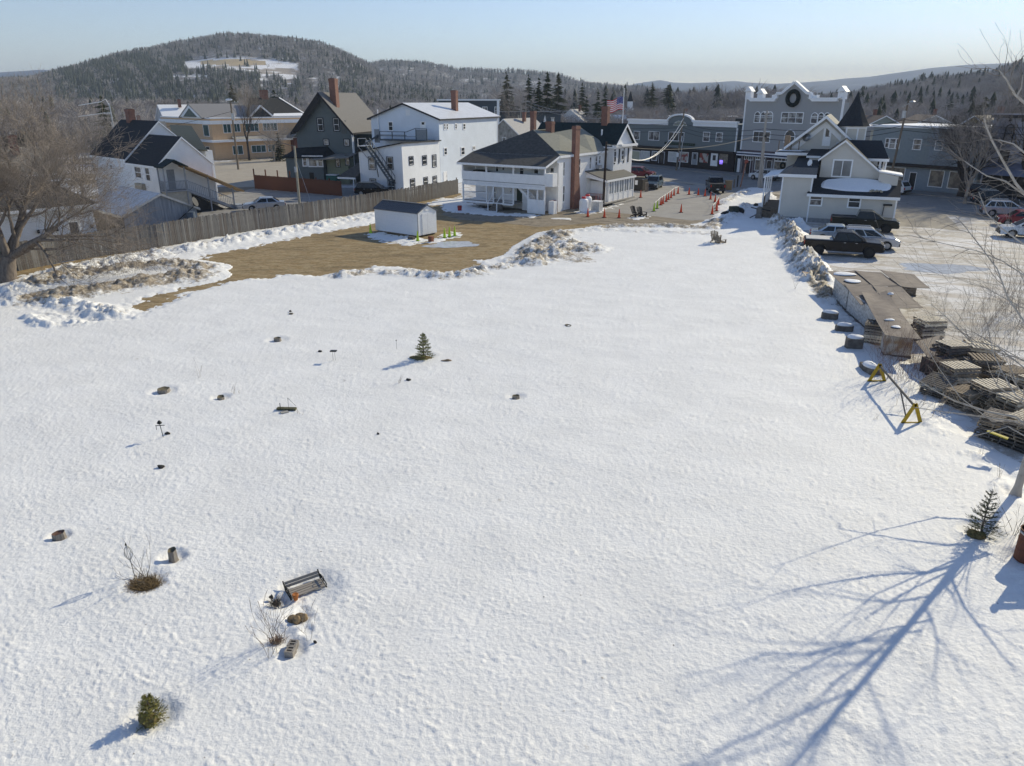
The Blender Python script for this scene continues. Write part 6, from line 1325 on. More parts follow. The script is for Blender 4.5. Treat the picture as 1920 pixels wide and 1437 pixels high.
        part('door_handle', h, METALG, lambda b: [b.obox((x, s_ * (hw + .01), belt - .12), (.16, .03, .03)) for x in (.0, -.95)] if kind != 'pickup' else [b.obox((x, s_ * (hw + .01), belt - .12), (.16, .03, .03)) for x in (.05, .9)])
        part('sill', h, PLASTIC, lambda b: b.box(xr + wr + .1, min(s_ * (hw - .1), s_ * (hw - .01)), zb - .06, xf - wr - .1, max(s_ * (hw - .1), s_ * (hw - .01)), zb + .08))
    part('number_plate', h, PLATE, lambda b: b.obox((-hl + (-.07 if kind != 'pickup' else -.06), 0, .72 if kind != 'pickup' else .62), (.02, .32, .16))); 
    if kind == 'suv':
        for s_ in (-1, 1): part('roof_rail', h, METALG, lambda b: b.beam((t0 + .1, s_ * (hw - ti - .08), zt + .06), (t1 - .15, s_ * (hw - ti - .08), zt + .06), .04, .05))
    if kind == 'pickup':
        part('bed_interior', h, tonneau or PLASTIC, lambda b: b.box(-hl + .12, -hw + .16, 1.24, b0 - .06, hw - .16, 1.262 if not tonneau else 1.31))
        if not tonneau: part('bed_rail', h, PLASTIC, lambda b: (b.box(-hl + .05, -hw + .05, 1.26, b0, -hw + .16, 1.30), b.box(-hl + .05, hw - .16, 1.26, b0, hw - .05, 1.30), b.box(-hl, -hw + .1, 1.24, -hl + .1, hw - .1, 1.3)))
    part('interior_floor', h, PLASTIC, lambda b: b.box(-hl + .3, -hw + .3, zb - .02, hl - .3, hw - .3, zb + .05))
    return h
BLK_P = paint('black_car_paint', (.007, .007, .009)); DG_P = paint('dark_green_car_paint', (.010, .014, .013)); SIL_P = paint('silver_car_paint', (.45, .46, .49), metal=.5); WHT_P = paint('white_car_paint', (.66, .68, .70), metal=0)
RED_P = paint('red_car_paint', (.22, .03, .04)); MAR_P = paint('maroon_suv_paint', (.17, .02, .028)); LBL_P = paint('pale_blue_car_paint', (.38, .45, .52), metal=.4); CHR_P = paint('charcoal_car_paint', (.045, .045, .052)); BLU_P = paint('steel_blue_car_paint', (.10, .14, .17)); DMR_P = paint('dark_plum_car_paint', (.035, .015, .022))
GRP = 'vehicles parked round the field'
def mid(a, b): A, Bq = g(*a), g(*b); return ((A.x + Bq.x) / 2, (A.y + Bq.y) / 2)
car('pickup', 'black pickup with a pale folded bed cover, nearest of the parked vehicles', 'pickup', (26.4, 58.7), -19, BLK_P, 'pickup_truck', DRIM, tonneau=mat('pale_bed_cover', (.55, .55, .53), .6), group=GRP)
car('pickup', 'dark green pickup with chrome mirrors parked against the tan house wall', 'pickup', (33.3, 70.3), -22, DG_P, 'pickup_truck', DRIM, group=GRP)
car('sedan', 'pale blue grey sedan between the two dark pickups, mostly hidden', 'car', (28.6, 64.8), -20, LBL_P, group=GRP)
car('suv', 'silver crossover with roof rails beside the black pickup with the bed cover', 'suv', (29.8, 61.7), -19, SIL_P, group=GRP)
car('sedan', 'silver sedan parked behind the plank fence beside the covered wooden stair', 'car', (-28.0, 84.6), 200, SIL_P, group=GRP)
car('suv', 'black suv parked below the slanting fire stair behind the plank fence', 'suv', (-18.0, 98.2), -8, BLK_P, group=GRP)
car('suv', 'maroon suv parked at the front corner of the white inn', 'suv', (20.7, 122.5), -28, MAR_P, group=GRP)
car('suv', 'steel blue wagon facing the row of orange cones beside the inn', 'suv', (20.0, 106.8), -112, BLU_P, group=GRP)
car('pickup', 'small black pickup seen from behind at the end of the coned driveway', 'pickup', (27.6, 102.7), 82, BLK_P, 'pickup_truck', group=GRP)
p = RO.world(9.3, -5.4); car('suv', 'white suv at the kerb below the three storey grey building', 'suv', (p.x, p.y), 123, WHT_P, group=GRP)
p = RO.world(30.2, -5.5); car('suv', 'white suv parked at the kerb in front of the blue green shop row', 'suv', (p.x, p.y), 123, WHT_P, group=GRP)
for (a, kind, pm, lb, cat) in (((1806, 369), 'suv', DMR_P, 'dark plum suv with a red tail light beside the bare street tree', 'suv'), ((1821, 383), 'suv', CHR_P, 'charcoal suv second from the bare street tree in the right row', 'suv'),
        ((1838, 404), 'suv', SIL_P, 'silver suv with an orange red tail light between the charcoal suv and red car', 'suv'), ((1862, 421), 'hatch', RED_P, 'bright red hatchback between the silver and white cars at the right edge', 'car'), ((1870, 443), 'suv', WHT_P, 'white car nearest in the right hand parked row', 'car')):
    q = g(*a); car(kind, lb, cat, (q.x + 2.15, q.y - .8), 158 if pm in (RED_P, WHT_P) else -22, pm, group=GRP)

# ------------------------------------------------------------ traffic cones
ORG = mat('cone_orange', (.75, .075, .02), .5, var=.08, scale=3); LIM = mat('cone_lime', (.42, .62, .03), .5, var=.08, scale=3); CBASE = mat('cone_black_base', (.03, .03, .03), .8); CTIP = mat('cone_grey_tip', (.45, .42, .40), .6)
def cone(label, px, py, m, H=.92, group=None, xy=None):
    q = g(px, py) if xy is None else Vector((*xy, 0)); h = thing('traffic_cone', label, 'traffic cone', (q.x, q.y, 0.006), (px * 7 % 10) * .3, group)
    part('base', h, CBASE, lambda b: b.box(-.18, -.18, 0, .18, .18, .045)); part('cone_body', h, m, lambda b: b.lathe([(.15, .045), (.135, .1), (.045, H - .12), (.03, H)], 14)); part('collar', h, CTIP, lambda b: b.lathe([(.062, H * .66), (.048, H * .80)], 14)); part('tip', h, CTIP, lambda b: b.lathe([(.033, H), (.03, H + .05), (.0, H + .055)], 8))
    return h
CL = [(1102, 407, 'orange cone on the gravel nearest the white propane tanks'), (1133, 408.5, 'orange cone on the gravel straight below the dark utility pole'), (1160.6, 409, 'orange cone on the gravel just left of the two black chairs'), (1201, 371, 'lone orange cone by the veranda in front of the steel blue wagon'),
      (1276.6, 399, 'lone orange cone standing in the middle of the asphalt'), (1239, 385, 'orange cone next behind the two lime cones'), (1242.7, 382.6, 'second orange cone behind the lime cones'), (1249, 378.7, 'third orange cone behind the lime cones'), (1253, 375, 'fourth orange cone behind the lime cones'),
      (1258, 371.6, 'fifth orange cone behind the lime cones'), (1263.5, 367, 'sixth orange cone behind the lime cones'), (1271, 363.8, 'farthest orange cone of the slanting row behind the lime cones'), (1291.7, 365.4, 'orange cone midway between the slanting row and the small pickup'), (1309, 366.5, 'orange cone first left of the small black pickup'), (1321.7, 368.6, 'orange cone half hidden in the shadow of the small black pickup'),
      (1332, 374.3, 'orange cone right behind the small black pickup bumper'), (1340.5, 379.4, 'orange cone second from the small pickup on the right side'), (1346.7, 384.4, 'orange cone standing furthest right of all the cones'), (1343.7, 391, 'orange cone just above the overlapping pair at the right'), (1343.5, 396, 'brightest orange cone of the overlapping pair at the right'), (1335, 402.3, 'orange cone nearest the camera on the right side of the driveway')]
for x, y, lb in CL: cone(lb, x, y, ORG, group='orange cones round the driveway')
cone('nearer lime cone at the head of the slanting cone row', 1226, 396.6, LIM, group='lime cones'); cone('farther lime cone touching the slanting orange row', 1232, 391.5, LIM, group='lime cones')
for x, y, lb in ((695, 438.5, 'lime cone standing alone left of the garden shed'), (783.4, 453, 'lime cone at the near corner of the garden shed doors'), (833.7, 446.7, 'lime cone nearest right of the garden shed'), (843, 444.8, 'middle lime cone of three right of the garden shed'), (852.7, 443.4, 'lime cone farthest right of the garden shed')): cone(lb, x, y, LIM, group='lime cones')
for x, y, lb in ((1117, 385, 'faded pink cone left of another on the inn veranda'), (1123.5, 385, 'faded pink cone right of another on the inn veranda')):
    q = g(x, 378, .5); cone(lb, x, y, mat('faded_pink_cone', (.55, .27, .24), .7), xy=(q.x, q.y - .4), group='faded cones on the veranda').location.z = .45
rope = thing('barrier_tape', 'thin pale tape strung along the tops of the slanting cone row', 'tape', g(1226, 396.6))
pts = [g(x, y) for x, y in ((1226, 396.6), (1232, 391.5), (1239, 385), (1249, 378.7), (1258, 371.6), (1263.5, 367), (1271, 363.8))]; o0 = pts[0]
part('tape_run', rope, WIREW, lambda b: b.tube([tuple(Vector((p.x - o0.x, p.y - o0.y, .93))) for p in pts], .018, 4))
rope = thing('barrier_tape', 'thin pale tape linking the cones behind the small black pickup', 'tape', g(1332, 374.3)); pts = [g(x, y) for x, y in ((1332, 374.3), (1340.5, 379.4), (1346.7, 384.4), (1343.7, 391), (1335, 402.3))]; o1 = pts[0]
part('tape_run', rope, WIREW, lambda b: b.tube([tuple(Vector((p.x - o1.x, p.y - o1.y, .93))) for p in pts], .018, 4))

# ------------------------------------------------------------ poles, wires, flag
def pole(name, label, top, base, r, m, cat='utility pole', arms=(), extra=None, lean=True, xy=None):
    q = g(*base) if xy is None else Vector((*xy, 0)); tp = at(top[0], top[1], q.y); d = tp - q
    if abs(d.x) > .06 * d.z: d.x = .06 * d.z * (1 if d.x > 0 else -1)
    h = thing(name, label, cat, q); part('pole', h, m, lambda b: b.tube([(0, 0, -.2), tuple(d * .5), tuple(d)], [r * 1.15, r, r * .8], 10))
    for (dz, w, ang) in arms:
        c = d * ((d.z - dz) / d.z); v = Vector((math.cos(ang), math.sin(ang), 0)) * w / 2
        part('crossarm', h, POLEG, lambda b: b.beam(c - v, c + v, .12, .14))
        for k in (-.9, -.5, .5, .9): part('insulator', h, TRIM, lambda b: b.tube([tuple(c + v * k + Vector((0, 0, .07))), tuple(c + v * k + Vector((0, 0, .27)))], [.06, .04], 6))
    h['top'] = tuple(q + d); return h, q + d
hp, t437 = pole('utility_pole', 'tall utility pole with a crossarm in front of the orange brick building', (432, 191), (447, 318), .16, POLEW, arms=((.15, 3.0, -.1),))
part('transformer', hp, METALG, lambda b: b.tube([(.35, -.3, t437.z - 3.0), (.35, -.3, t437.z - 1.9)], [.28, .28], 12)); part('pole_top_snow', hp, SNOWM, lambda b: b.blob((-.1, 0, t437.z + .3), (.7, .25, .2), 3, 8, 5))
hp, t560 = pole('utility_pole', 'pale pole rising behind the plank fence in front of the dark green house', (552, 274), (562, 388), .13, mat('pale_pole_wood', (.38, .35, .27), .9))
q562 = g(562, 388); gw = part('guy_wire', hp, METALG, lambda b: b.tube([(0, 0, t560.z - 1), (1.6, -.4, 0)], .02, 4)); part('meter', hp, METALG, lambda b: b.box(-.1, -.3, 3.9, .15, -.13, 4.5)); part('yellow_guard', hp, mat('yellow_plastic', (.6, .5, .05), .5), lambda b: b.tube([(1.35, -.34, .35), (1.6, -.4, 0)], .04, 5))
hp, t1132 = pole('utility_pole', 'dark brown utility pole beside the inn veranda and white tanks', (1137, 266), (1131, 388), .14, mat('dark_creosote_pole', (.045, .032, .026), .9), arms=())
part('lamp_arm', hp, METALG, lambda b: (b.beam((0, 0, t1132.z - .4), (1.6, -.3, t1132.z - .35), .05), b.box(1.4, -.45, t1132.z - .5, 1.75, -.15, t1132.z - .3))); part('bracket', hp, BLACKM, lambda b: b.beam((0, 0, t1132.z - 3), (.5, -.3, t1132.z - 3.1), .08))
hp, t1425 = pole('utility_pole', 'taller of the twin grey utility poles in front of the grey building', (1438, 207), (1422, 353), .17, POLEG, arms=((.4, 1.2, .8),)); hp2, t1426 = pole('utility_pole', 'shorter of the twin grey utility poles beside the tan house', (1431, 243), (1427, 353), .17, POLEG)
part('cable_bundle', hp, BLACKM, lambda b: b.obox((.1, -.2, 7.0), (.3, .3, .3)))
q = RO.world(-10.5, -4.6); hp, t1300 = pole('utility_pole', 'dark pole standing in front of the slate shop building', (1302, 204), (0, 0), .14, POLEW, xy=(q.x, q.y)); part('sign', hp, TRIM, lambda b: b.box(-.2, -.25, 2.3, .2, -.2, 3.0))
q = RO.world(-11.0, -3.4); hp, tl = pole('street_lamp', 'short grey street lamp post outside the slate shop building', (1297, 264), (0, 0), .1, METALG, 'street lamp', xy=(q.x, q.y)); part('lamp_head', hp, TRIM, lambda b: b.tube([(0, 0, tl.z), (0, 0, tl.z + .8)], [.15, .18], 8))
q = RO.world(29.2, -4.6); hp, t1700 = pole('utility_pole', 'dark pole with a street light in front of the blue green shop row', (1706, 188), (0, 0), .14, POLEW, xy=(q.x, q.y)); part('street_light', hp, METALG, lambda b: (b.beam((0, 0, t1700.z - .8), (.8, -.5, t1700.z - .3), .06), b.blob((.9, -.6, t1700.z - .2), (.4, .2, .12), 2))); part('transformer', hp, METALG, lambda b: b.tube([(.3, -.2, t1700.z - 2.2), (.3, -.2, t1700.z - 1.3)], .25, 10))
for (tx, ty, D, lb) in ((986, 184, 205, 'far utility pole with a crossarm above the dark workshop'), (1112, 192, 230, 'far thin utility pole among the evergreens behind the inn'), (803, 170, 330, 'far utility pole above the dark green house roof'), (976, 196, 180, 'far grey pole just left of the crossarm pole')):
    ax_, ay, _ = horiz(tx, 190); pole('utility_pole', lb, (tx, ty), (0, 0), .15, POLEG, xy=(ax_ * D, ay * D), arms=((.9, 2.4, 0.),) if D != 180 else ())
q = g(1388, 351); h = thing('marker_post', 'leaning rusty post with a red head beside the snow by the street', 'post', q); part('post', h, mat('rusty_pipe', (.33, .17, .12), .8), lambda b: b.tube([(0, 0, 0), (.45, 0, 3.3)], .09, 8)); part('post_head', h, mat('red_rust', (.30, .07, .04), .7), lambda b: b.blob((.47, 0, 3.5), (.28, .28, .28), 3))
for i, (x, y, hh) in enumerate(((1382, 351, 1.6), (1376, 353, 1.2))): q = g(x, y); tag(part('bollard', None, BLACKM if i == 0 else POLEW, lambda b: b.tube([(q.x, q.y, 0), (q.x, q.y, hh)], .1, 8)), ['black bollard at the edge of the street snow', 'brown bollard left of the black one at the street snow'][i], 'bollard')
q = g(1365, 356); tag(part('wooden_box', None, mat('plywood_box', (.36, .25, .14), .8), lambda b: (b.box(q.x - .4, q.y - .4, 0, q.x + .4, q.y + .4, 1.2), b.box(q.x - .45, q.y - .45, 1.2, q.x + .45, q.y + .45, 1.26))), 'brown wooden box beside the small black pickup', 'box')
def wire(label, pts, sag, r=.03, m=WIRE, n=14, name='overhead_wire', group=None):
    mb = MB(); P = [Vector(p) for p in pts]
    for a, b in zip(P[:-1], P[1:]):
        mb.tube([tuple(a.lerp(b, i / n) - Vector((0, 0, sag * 4 * (i / n) * (1 - i / n)))) for i in range(n + 1)], r, 4)
    return tag(obj(name, mb, m), label, 'wire', group)
GW = 'wires over the street'
for k, (dz, off) in enumerate(((2.4, 0), (3.1, .2), (3.7, -.2))):
    A = Vector((t1300.x, t1300.y, t1300.z - dz)); Bq = Vector((t1425.x + off, t1425.y, t1425.z - dz)); C_ = Vector((t1700.x, t1700.y, t1700.z - dz)); Z_ = RO.world(-60, -4.6, t1300.z - dz)
    wire(['upper', 'middle', 'lower'][k] + ' dark cable strung along the shop fronts above the street', [Z_, A, Bq, C_, tuple(RO.world(70, -4.6, t1700.z - dz))], .7, .035, group=GW)
inn = at(1180, 297, 118); wire('upper pale service cable sagging from the inn corner to the street pole', [inn, (t1300.x, t1300.y, t1300.z - 1.5)], 2.6, .05, WIREW); wire('lower pale service cable sagging from the inn corner to the street pole', [inn + Vector((0, 0, -.1)), (t1300.x, t1300.y, t1300.z - 2.6)], 2.2, .045, WIREW)
wire('dark cable from the crossarm pole to the pale pole by the green house', [t437 - Vector((0, 0, .8)), t560], 1.2, .03); wire('dark cable from the crossarm pole towards the left edge', [t437 - Vector((0, 0, 1.6)), at(-200, 300, 120)], 1.5, .03)
wire('dark cable from the veranda pole to the twin grey poles', [t1132 - Vector((0, 0, .3)), t1425 - Vector((0, 0, 3))], 1.2, .025); wire('thin cable over the inn from the veranda pole to the side wall', [t1132 - Vector((0, 0, .6)), at(1100, 290, 92)], .5, .025)
ax_, ay, _ = horiz(986, 190); wire('upper far cable behind the inn chimneys', [(ax_ * 205, ay * 205, 11.6), at(1160, 205, 150)], 1.5, .04, mat('grey_cable', (.4, .4, .4), .6)); wire('lower far cable behind the inn chimneys', [(ax_ * 205, ay * 205, 10.8), at(1165, 222, 150)], 1.2, .04, mat('grey_cable', (.4, .4, .4), .6))
# street lights on long arms at the left behind the black roof
q = Vector((at(205, 195, 120).x, 120, 0)); h = thing('street_lamp', 'white double armed street lamp behind the black roofed white house', 'street lamp', q)
part('pole', h, METALG, lambda b: b.tube([(0, 0, 0), (0, 0, 11.2)], .1, 8)); part('lamp_arm', h, TRIM, lambda b: b.tube([(0, 0, 10.8), (-.3, -.3, 11.8), (-1.0, -.5, 11.4), (-4.2, -1.0, 10.9)], .06, 6)); part('lamp_arm', h, TRIM, lambda b: b.tube([(0, 0, 9.8), (-.8, -.5, 9.8), (-4.6, -1.0, 9.3)], .06, 6))
# flag
q = Vector((at(1167, 235, 112).x, 112, 0)); zt = at(1168, 169, 112).z; h = thing('flagpole', 'white flagpole behind the right chimney of the inn', 'flagpole', q); part('pole', h, TRIM, lambda b: b.tube([(0, 0, 0), (0, 0, zt)], [.09, .05], 8)); part('finial', h, METALG, lambda b: b.blob((0, 0, zt + .1), (.1, .1, .1)))
NF = 16; fw, fh = 2.6, 1.75
def fpt(u, v): return (-.08 - fw * u * .86 , .35 * math.sin(u * 9 + v) * u ** .5 * .6, zt - .9 - fh * v * (1 - .05 * u) - .55 * u ** 1.2 + .12 * math.sin(u * 7))
fl = thing('flag', 'red, white and blue striped flag with stars blowing left above the inn chimney', 'flag', q)
FR, FW_, FB = mat('flag_red', (.50, .02, .03), .8), mat('flag_white', (.75, .75, .76), .8), mat('flag_blue', (.03, .04, .22), .8)
for s_ in range(13):
    mb = MB(); u0 = .4 if s_ < 7 else 0.0
    for i in range(NF):
        a, b_ = u0 + (1 - u0) * i / NF, u0 + (1 - u0) * (i + 1) / NF; v0, v1 = s_ / 13, (s_ + 1) / 13
        P = [fpt(a, v0), fpt(b_, v0), fpt(b_, v1), fpt(a, v1)]; mb.add(P + [(p[0], p[1] + .02, p[2]) for p in P], [(0, 1, 2, 3), (7, 6, 5, 4), (0, 1, 5, 4), (2, 3, 7, 6)])
    obj('stripe', mb, FR if s_ % 2 == 0 else FW_, fl)
mb = MB()
for i in range(6):
    a, b_ = .4 * i / 6, .4 * (i + 1) / 6; P = [fpt(a, 0), fpt(b_, 0), fpt(b_, 7 / 13), fpt(a, 7 / 13)]; mb.add(P + [(p[0], p[1] + .02, p[2]) for p in P], [(0, 1, 2, 3), (7, 6, 5, 4), (0, 1, 5, 4), (2, 3, 7, 6)])
cf = obj('canton', mb, FB, fl); mb = MB()
for r_ in range(9):
    for c_ in range(6 if r_ % 2 == 0 else 5):
        p = Vector(fpt((c_ + (.5 if r_ % 2 == 0 else 1.0)) * .4 / 6, (r_ + .6) / 9 * 7 / 13 * .98)); p.y -= .01
        st = [(p.x + (.05 if k % 2 == 0 else .02) * math.sin(math.pi * k / 5), p.y, p.z + (.05 if k % 2 == 0 else .02) * math.cos(math.pi * k / 5)) for k in range(10)]; mb.add(st, [tuple(range(10))])
obj('stars', mb, FW_, cf)['kind'] = 'stuff'

# ------------------------------------------------------------ yard things by the inn
for i, (x, y, lb) in enumerate(((1094, 398, 'front white propane tank with a red cap beside the inn'), (1101, 393, 'rear white propane tank with a red cap beside the inn'))):
    q = g(x, y); h = thing('propane_tank', lb, 'gas tank', q, 0, 'propane tanks by the inn'); part('tank', h, TRIM, lambda b: b.lathe([(.30, .0), (.30, .05), (.48, .12), (.5, .3), (.5, 1.15), (.44, 1.35), (.25, 1.48), (.0, 1.5)], 18), smooth=False); part('cap', h, mat('red_cap', (.55, .05, .06), .5), lambda b: b.lathe([(.26, 1.47), (.27, 1.62), (.2, 1.68), (0, 1.69)], 14))
q = g(1119, 396); h = thing('heat_pump', 'square pale heat pump box beside the white propane tanks', 'heat pump', q, -.6); part('case', h, mat('pale_grey_metal', (.55, .55, .55), .5), lambda b: b.box(-.5, -.45, .05, .5, .45, 1.05)); part('grille', h, METALG, lambda b: [b.box(-.45, -.47, .15 + .1 * k, .45, -.452, .2 + .1 * k) for k in range(8)]); part('top_cap', h, TRIM, lambda b: b.box(-.53, -.48, 1.05, .53, .48, 1.12))
CHW = mat('black_stained_chair_wood', (.025, .022, .02), .7)
def adirondack(label, loc, rz, m, group=None, snow=False):
    h = thing('garden_chair', label, 'chair', loc, rz, group)
    for k in range(5): part('back_slat', h, m, lambda b: b.beam((-.24 + .12 * k, .25, .3), (-.28 + .14 * k, .62, 1.12 - .04 * abs(k - 2)), .1, .02))
    for k in range(5): part('seat_slat', h, m, lambda b: b.obox((0, -.35 + .13 * k, .40 - .035 * k), (.56, .11, .025), rx=-.2))
    for s_ in (-1, 1):
        part('arm', h, m, lambda b: b.obox((s_ * .36, -.05, .60), (.13, .72, .025))); part('leg', h, m, lambda b: b.box(s_ * .33 - .04, -.42, 0, s_ * .33 + .04, -.33, .59)); part('leg', h, m, lambda b: b.beam((s_ * .29, -.4, .36), (s_ * .29, .5, .05), .03, .12))
    return h
q = g(1192, 407); adirondack('left and taller of two black garden chairs on the asphalt edge', (q.x, q.y, 0), .6, CHW, 'black garden chairs'); q = g(1203, 406.5); adirondack('right and lower of two black garden chairs on the asphalt edge', (q.x, q.y, -.12), .4, CHW, 'black garden chairs')
GCW = mat('weathered_chair_wood', (.24, .20, .15), .9, var=.2); q = g(1341, 457); c1 = adirondack('tall weathered wooden chair half buried in the snow field', (q.x, q.y, .1), 2.6, GCW, 'weathered chairs in the snow'); q = g(1349, 458); c2 = adirondack('low weathered wooden chair beside the tall one in the snow', (q.x, q.y, -.2), 2.2, GCW, 'weathered chairs in the snow')
q = g(1375, 403); h = thing('dark_crate', 'dark green crate with black bags at the snow edge', 'crate', q, .3); part('crate_body', h, mat('dark_olive_box', (.05, .06, .05), .8), lambda b: b.box(-.45, -.3, 0, .45, .3, .9)); part('bag', h, BLACKM, lambda b: b.blob((.9, 0, .3), (.4, .35, .4), 4, 10, 7)); part('bag', h, BLACKM, lambda b: b.blob((-.8, .2, .15), (.6, .3, .25), 6, 10, 7))
q = g(1422, 411); h = thing('lawn_ornament', 'grey urn shaped ornament with dark bars across its top in the snow', 'ornament', q, 0); part('pedestal', h, mat('mossy_concrete', (.16, .145, .13), .9, var=.3), lambda b: b.lathe([(.38, 0), (.36, .2), (.28, .6), (.30, .95), (.2, 1.25), (.05, 1.3)], 12)); part('bar', h, BLACKM, lambda b: b.beam((-.9, 0, 1.2), (.3, 0, .9), .1)); part('bar', h, BLACKM, lambda b: b.beam((0, 0, 1.1), (1.1, -.1, .85), .14))
part('bar', h, BLACKM, lambda b: b.beam((-.95, -.1, .15), (-.1, 0, .55), .08))
q = g(1417, 388); tag(part('stone', None, mat('dark_stone', (.05, .05, .05), .9), lambda b: b.blob((q.x, q.y, .2), (.3, .25, .2), 7)), 'small dark stone on the shaded snow left of the tan house', 'stone')
# wooden gate and barrels at the inn corner
q = g(1192, 358); h = thing('wooden_bin_store', 'brown wooden bin enclosure between the veranda and the steel blue wagon', 'bin store', q, -.6); part('panel', h, mat('dark_bin_wood', (.05, .045, .04), .9), lambda b: b.box(-.9, -.05, 0, .9, .05, 1.6)); part('notice', h, TRIM, lambda b: b.box(-.15, -.07, .8, .25, -.052, 1.4)); part('side_panel', h, mat('dark_bin_wood', (.09, .075, .06)), lambda b: b.box(.9, -.05, 0, 1.0, 1.5, 1.5)); part('log', h, BARK, lambda b: b.tube([(1.6, 0, 0), (1.6, 0, 1.2)], .25, 9))
q = g(862, 396); tag(part('red_bucket', None, mat('red_plastic', (.45, .04, .04), .5), lambda b: b.lathe([(.2, 0), (.26, .55), (.22, .6), (0, .61)], 12, (q.x, q.y, 0))), 'small red bucket at the left corner of the inn porch', 'bucket')
q = g(779, 452); h = thing('concrete_steps', 'dark concrete blocks at the shed corner', 'block', q, -.6); part('block', h, mat('dark_block', (.10, .09, .08), .9), lambda b: b.box(-.9, .0, 0, -.3, .35, .28)); part('block', h, mat('terracotta_block', (.25, .10, .06), .9), lambda b: b.box(1.3, 0.2, 0, 1.7, .5, .5))
q = g(860, 320); 
# ------------------------------------------------------------ leafless trees grown as branching tubes
class Tubes:
    def __init__(s): s.segs = []
    def line(s, P, R, n=3): s.segs.append((P, R, n))
    def build(s, name, m, parent=None, kind=None):
        V = []; F = []
        for P, R, n in s.segs:
            P = np.array([tuple(p) for p in P]); k = len(P); d = np.gradient(P, axis=0); d /= (np.linalg.norm(d, axis=1)[:, None] + 1e-9)
            ref = np.array([.31, .87, .21]) if abs(d[0][2]) > .8 else np.array([0, 0, 1.]); u = np.cross(d, ref); u /= (np.linalg.norm(u, axis=1)[:, None] + 1e-9); v = np.cross(d, u)
            a = np.arange(n) * 2 * np.pi / n; R = np.array(R)[:, None, None]
            ring = P[:, None, :] + R * (u[:, None, :] * np.cos(a)[None, :, None] + v[:, None, :] * np.sin(a)[None, :, None])
            b = sum(len(x) for x in V[-1:]) if False else s_len(V); V.append(ring.reshape(-1, 3))
            i = np.arange(k - 1)[:, None] * n; j = np.arange(n)[None, :]; jn = (j + 1) % n
            F.append(np.stack([b + i + j, b + i + jn, b + i + n + jn, b + i + n + j], -1).reshape(-1, 4))
        return npobj(name, np.concatenate(V), np.concatenate(F), m, parent=parent, kind=kind)
_cnt = {}
def s_len(V):
    k = id(V); c, n = _cnt.get(k, (0, 0)) if V else (0, 0)
    for x in V[n:]: c += len(x)
    _cnt[k] = (c, len(V)); return c
MINR = .0075
def grow(T_, W_, rng, p, d, L, r, lev, maxlev, spread, up, kids, nseg=5, wob=.16, keep=None):
    """T_: limbs, W_: twigs"""
    pts = [Vector(p)]; rad = [r]; d = Vector(d).normalized(); step = L / nseg
    for i in range(nseg):
        d = (d + Vector((rng.gauss(0, wob), rng.gauss(0, wob), rng.gauss(0, wob) + up * (.10 if lev else .02)))).normalized()
        pts.append(pts[-1] + d * step); rad.append(max(MINR, r * (1 - (.62 if lev else .5) * (i + 1) / nseg)))
    if lev < maxlev - 1: T_.line(pts, rad, 7 if lev == 0 else (5 if lev < 3 else 4))
    else: W_.line(pts, [q * .9 for q in rad], 3)
    if lev >= maxlev: return
    n = kids[min(lev, len(kids) - 1)]
    for k in range(n):
        t = rng.uniform(.3, 1.0) if lev else rng.uniform(.35, 1.0)
        if k == 0: t = 1.0
        i = min(int(t * nseg), nseg - 1); f = t * nseg - i; q = pts[i].lerp(pts[i + 1], f); rr = (rad[i] * (1 - f) + rad[i + 1] * f)
        dd = (pts[i + 1] - pts[i]).normalized(); ax_ = dd.cross(Vector((rng.gauss(0, 1), rng.gauss(0, 1), rng.gauss(0, 1)))).normalized()
        ang = rng.uniform(.35, 1.0) * spread * (.45 if k == 0 else 1); nd = Quaternion(ax_, ang) @ dd
        grow(T_, W_, rng, q, nd, L * rng.uniform(.55, .8), rr * rng.uniform(.5, .72), lev + 1, maxlev, spread, up, kids, max(3, nseg - 1), wob)
def bare_tree(label, loc, H, r, seed, bark, twig, lev=5, kids=(5, 4, 4, 4, 4), spread=.85, up=1.0, lean=(0, 0), trunk=.3, cat='tree', group=None, limbs=None):
    rng = random.Random(seed); h = thing('bare_tree', label, cat, loc, 0, group); T_, W_ = Tubes(), Tubes(); TR = Tubes()
    top = Vector((lean[0], lean[1], H * trunk)); TR.line([(0, 0, -.2), (r * .05, 0, .25), (top.x * .4, top.y * .4, H * trunk * .45), tuple(top)], [r * 1.45, r * 1.08, r * .92, r * .8], 12)
    TR.build('trunk', bark, h)
    if limbs is None:
        limbs = []
        for k in range(kids[0]):
            a = 2 * math.pi * (k + rng.uniform(-.25, .25)) / kids[0]; s_ = rng.uniform(.35, .8) * spread; limbs.append((math.cos(a) * s_, math.sin(a) * s_, 1.0, rng.uniform(.36, .46), .55))
    for (dx, dy, dz, l, rk) in limbs:
        grow(T_, W_, rng, top - Vector((0, 0, rng.uniform(0, .12) * H * trunk)), (dx, dy, dz), H * l, r * rk, 1, lev, spread, up, kids, 6, .13)
    T_.build('limbs', bark, h, 'stuff'); W_.build('twigs', twig, h, 'stuff'); return h
q = g(14, 527)
bare_tree('huge leafless maple with a thick brown trunk at the left end of the plank fence', q, 11.4, .56, 4, BARK, TWIG, 6, (6, 5, 4, 5, 5, 5), .95, .3, (.1, .5), .13,
          limbs=[(-.55, .2, 1, .42, .6), (.25, .35, 1, .46, .62), (1.0, .1, .75, .45, .5), (.0, -.4, 1.1, .42, .5), (-.9, -.2, .9, .4, .45), (1.2, -.1, .28, .40, .32), (.55, .5, 1.2, .42, .45)])
q = g(-60, 520); bare_tree('second leafless maple at the left frame edge beside the huge one', q, 10, .42, 9, BARK, TWIG, 5, (6, 5, 5, 5, 5), .95, .3, (0, 0), .16)
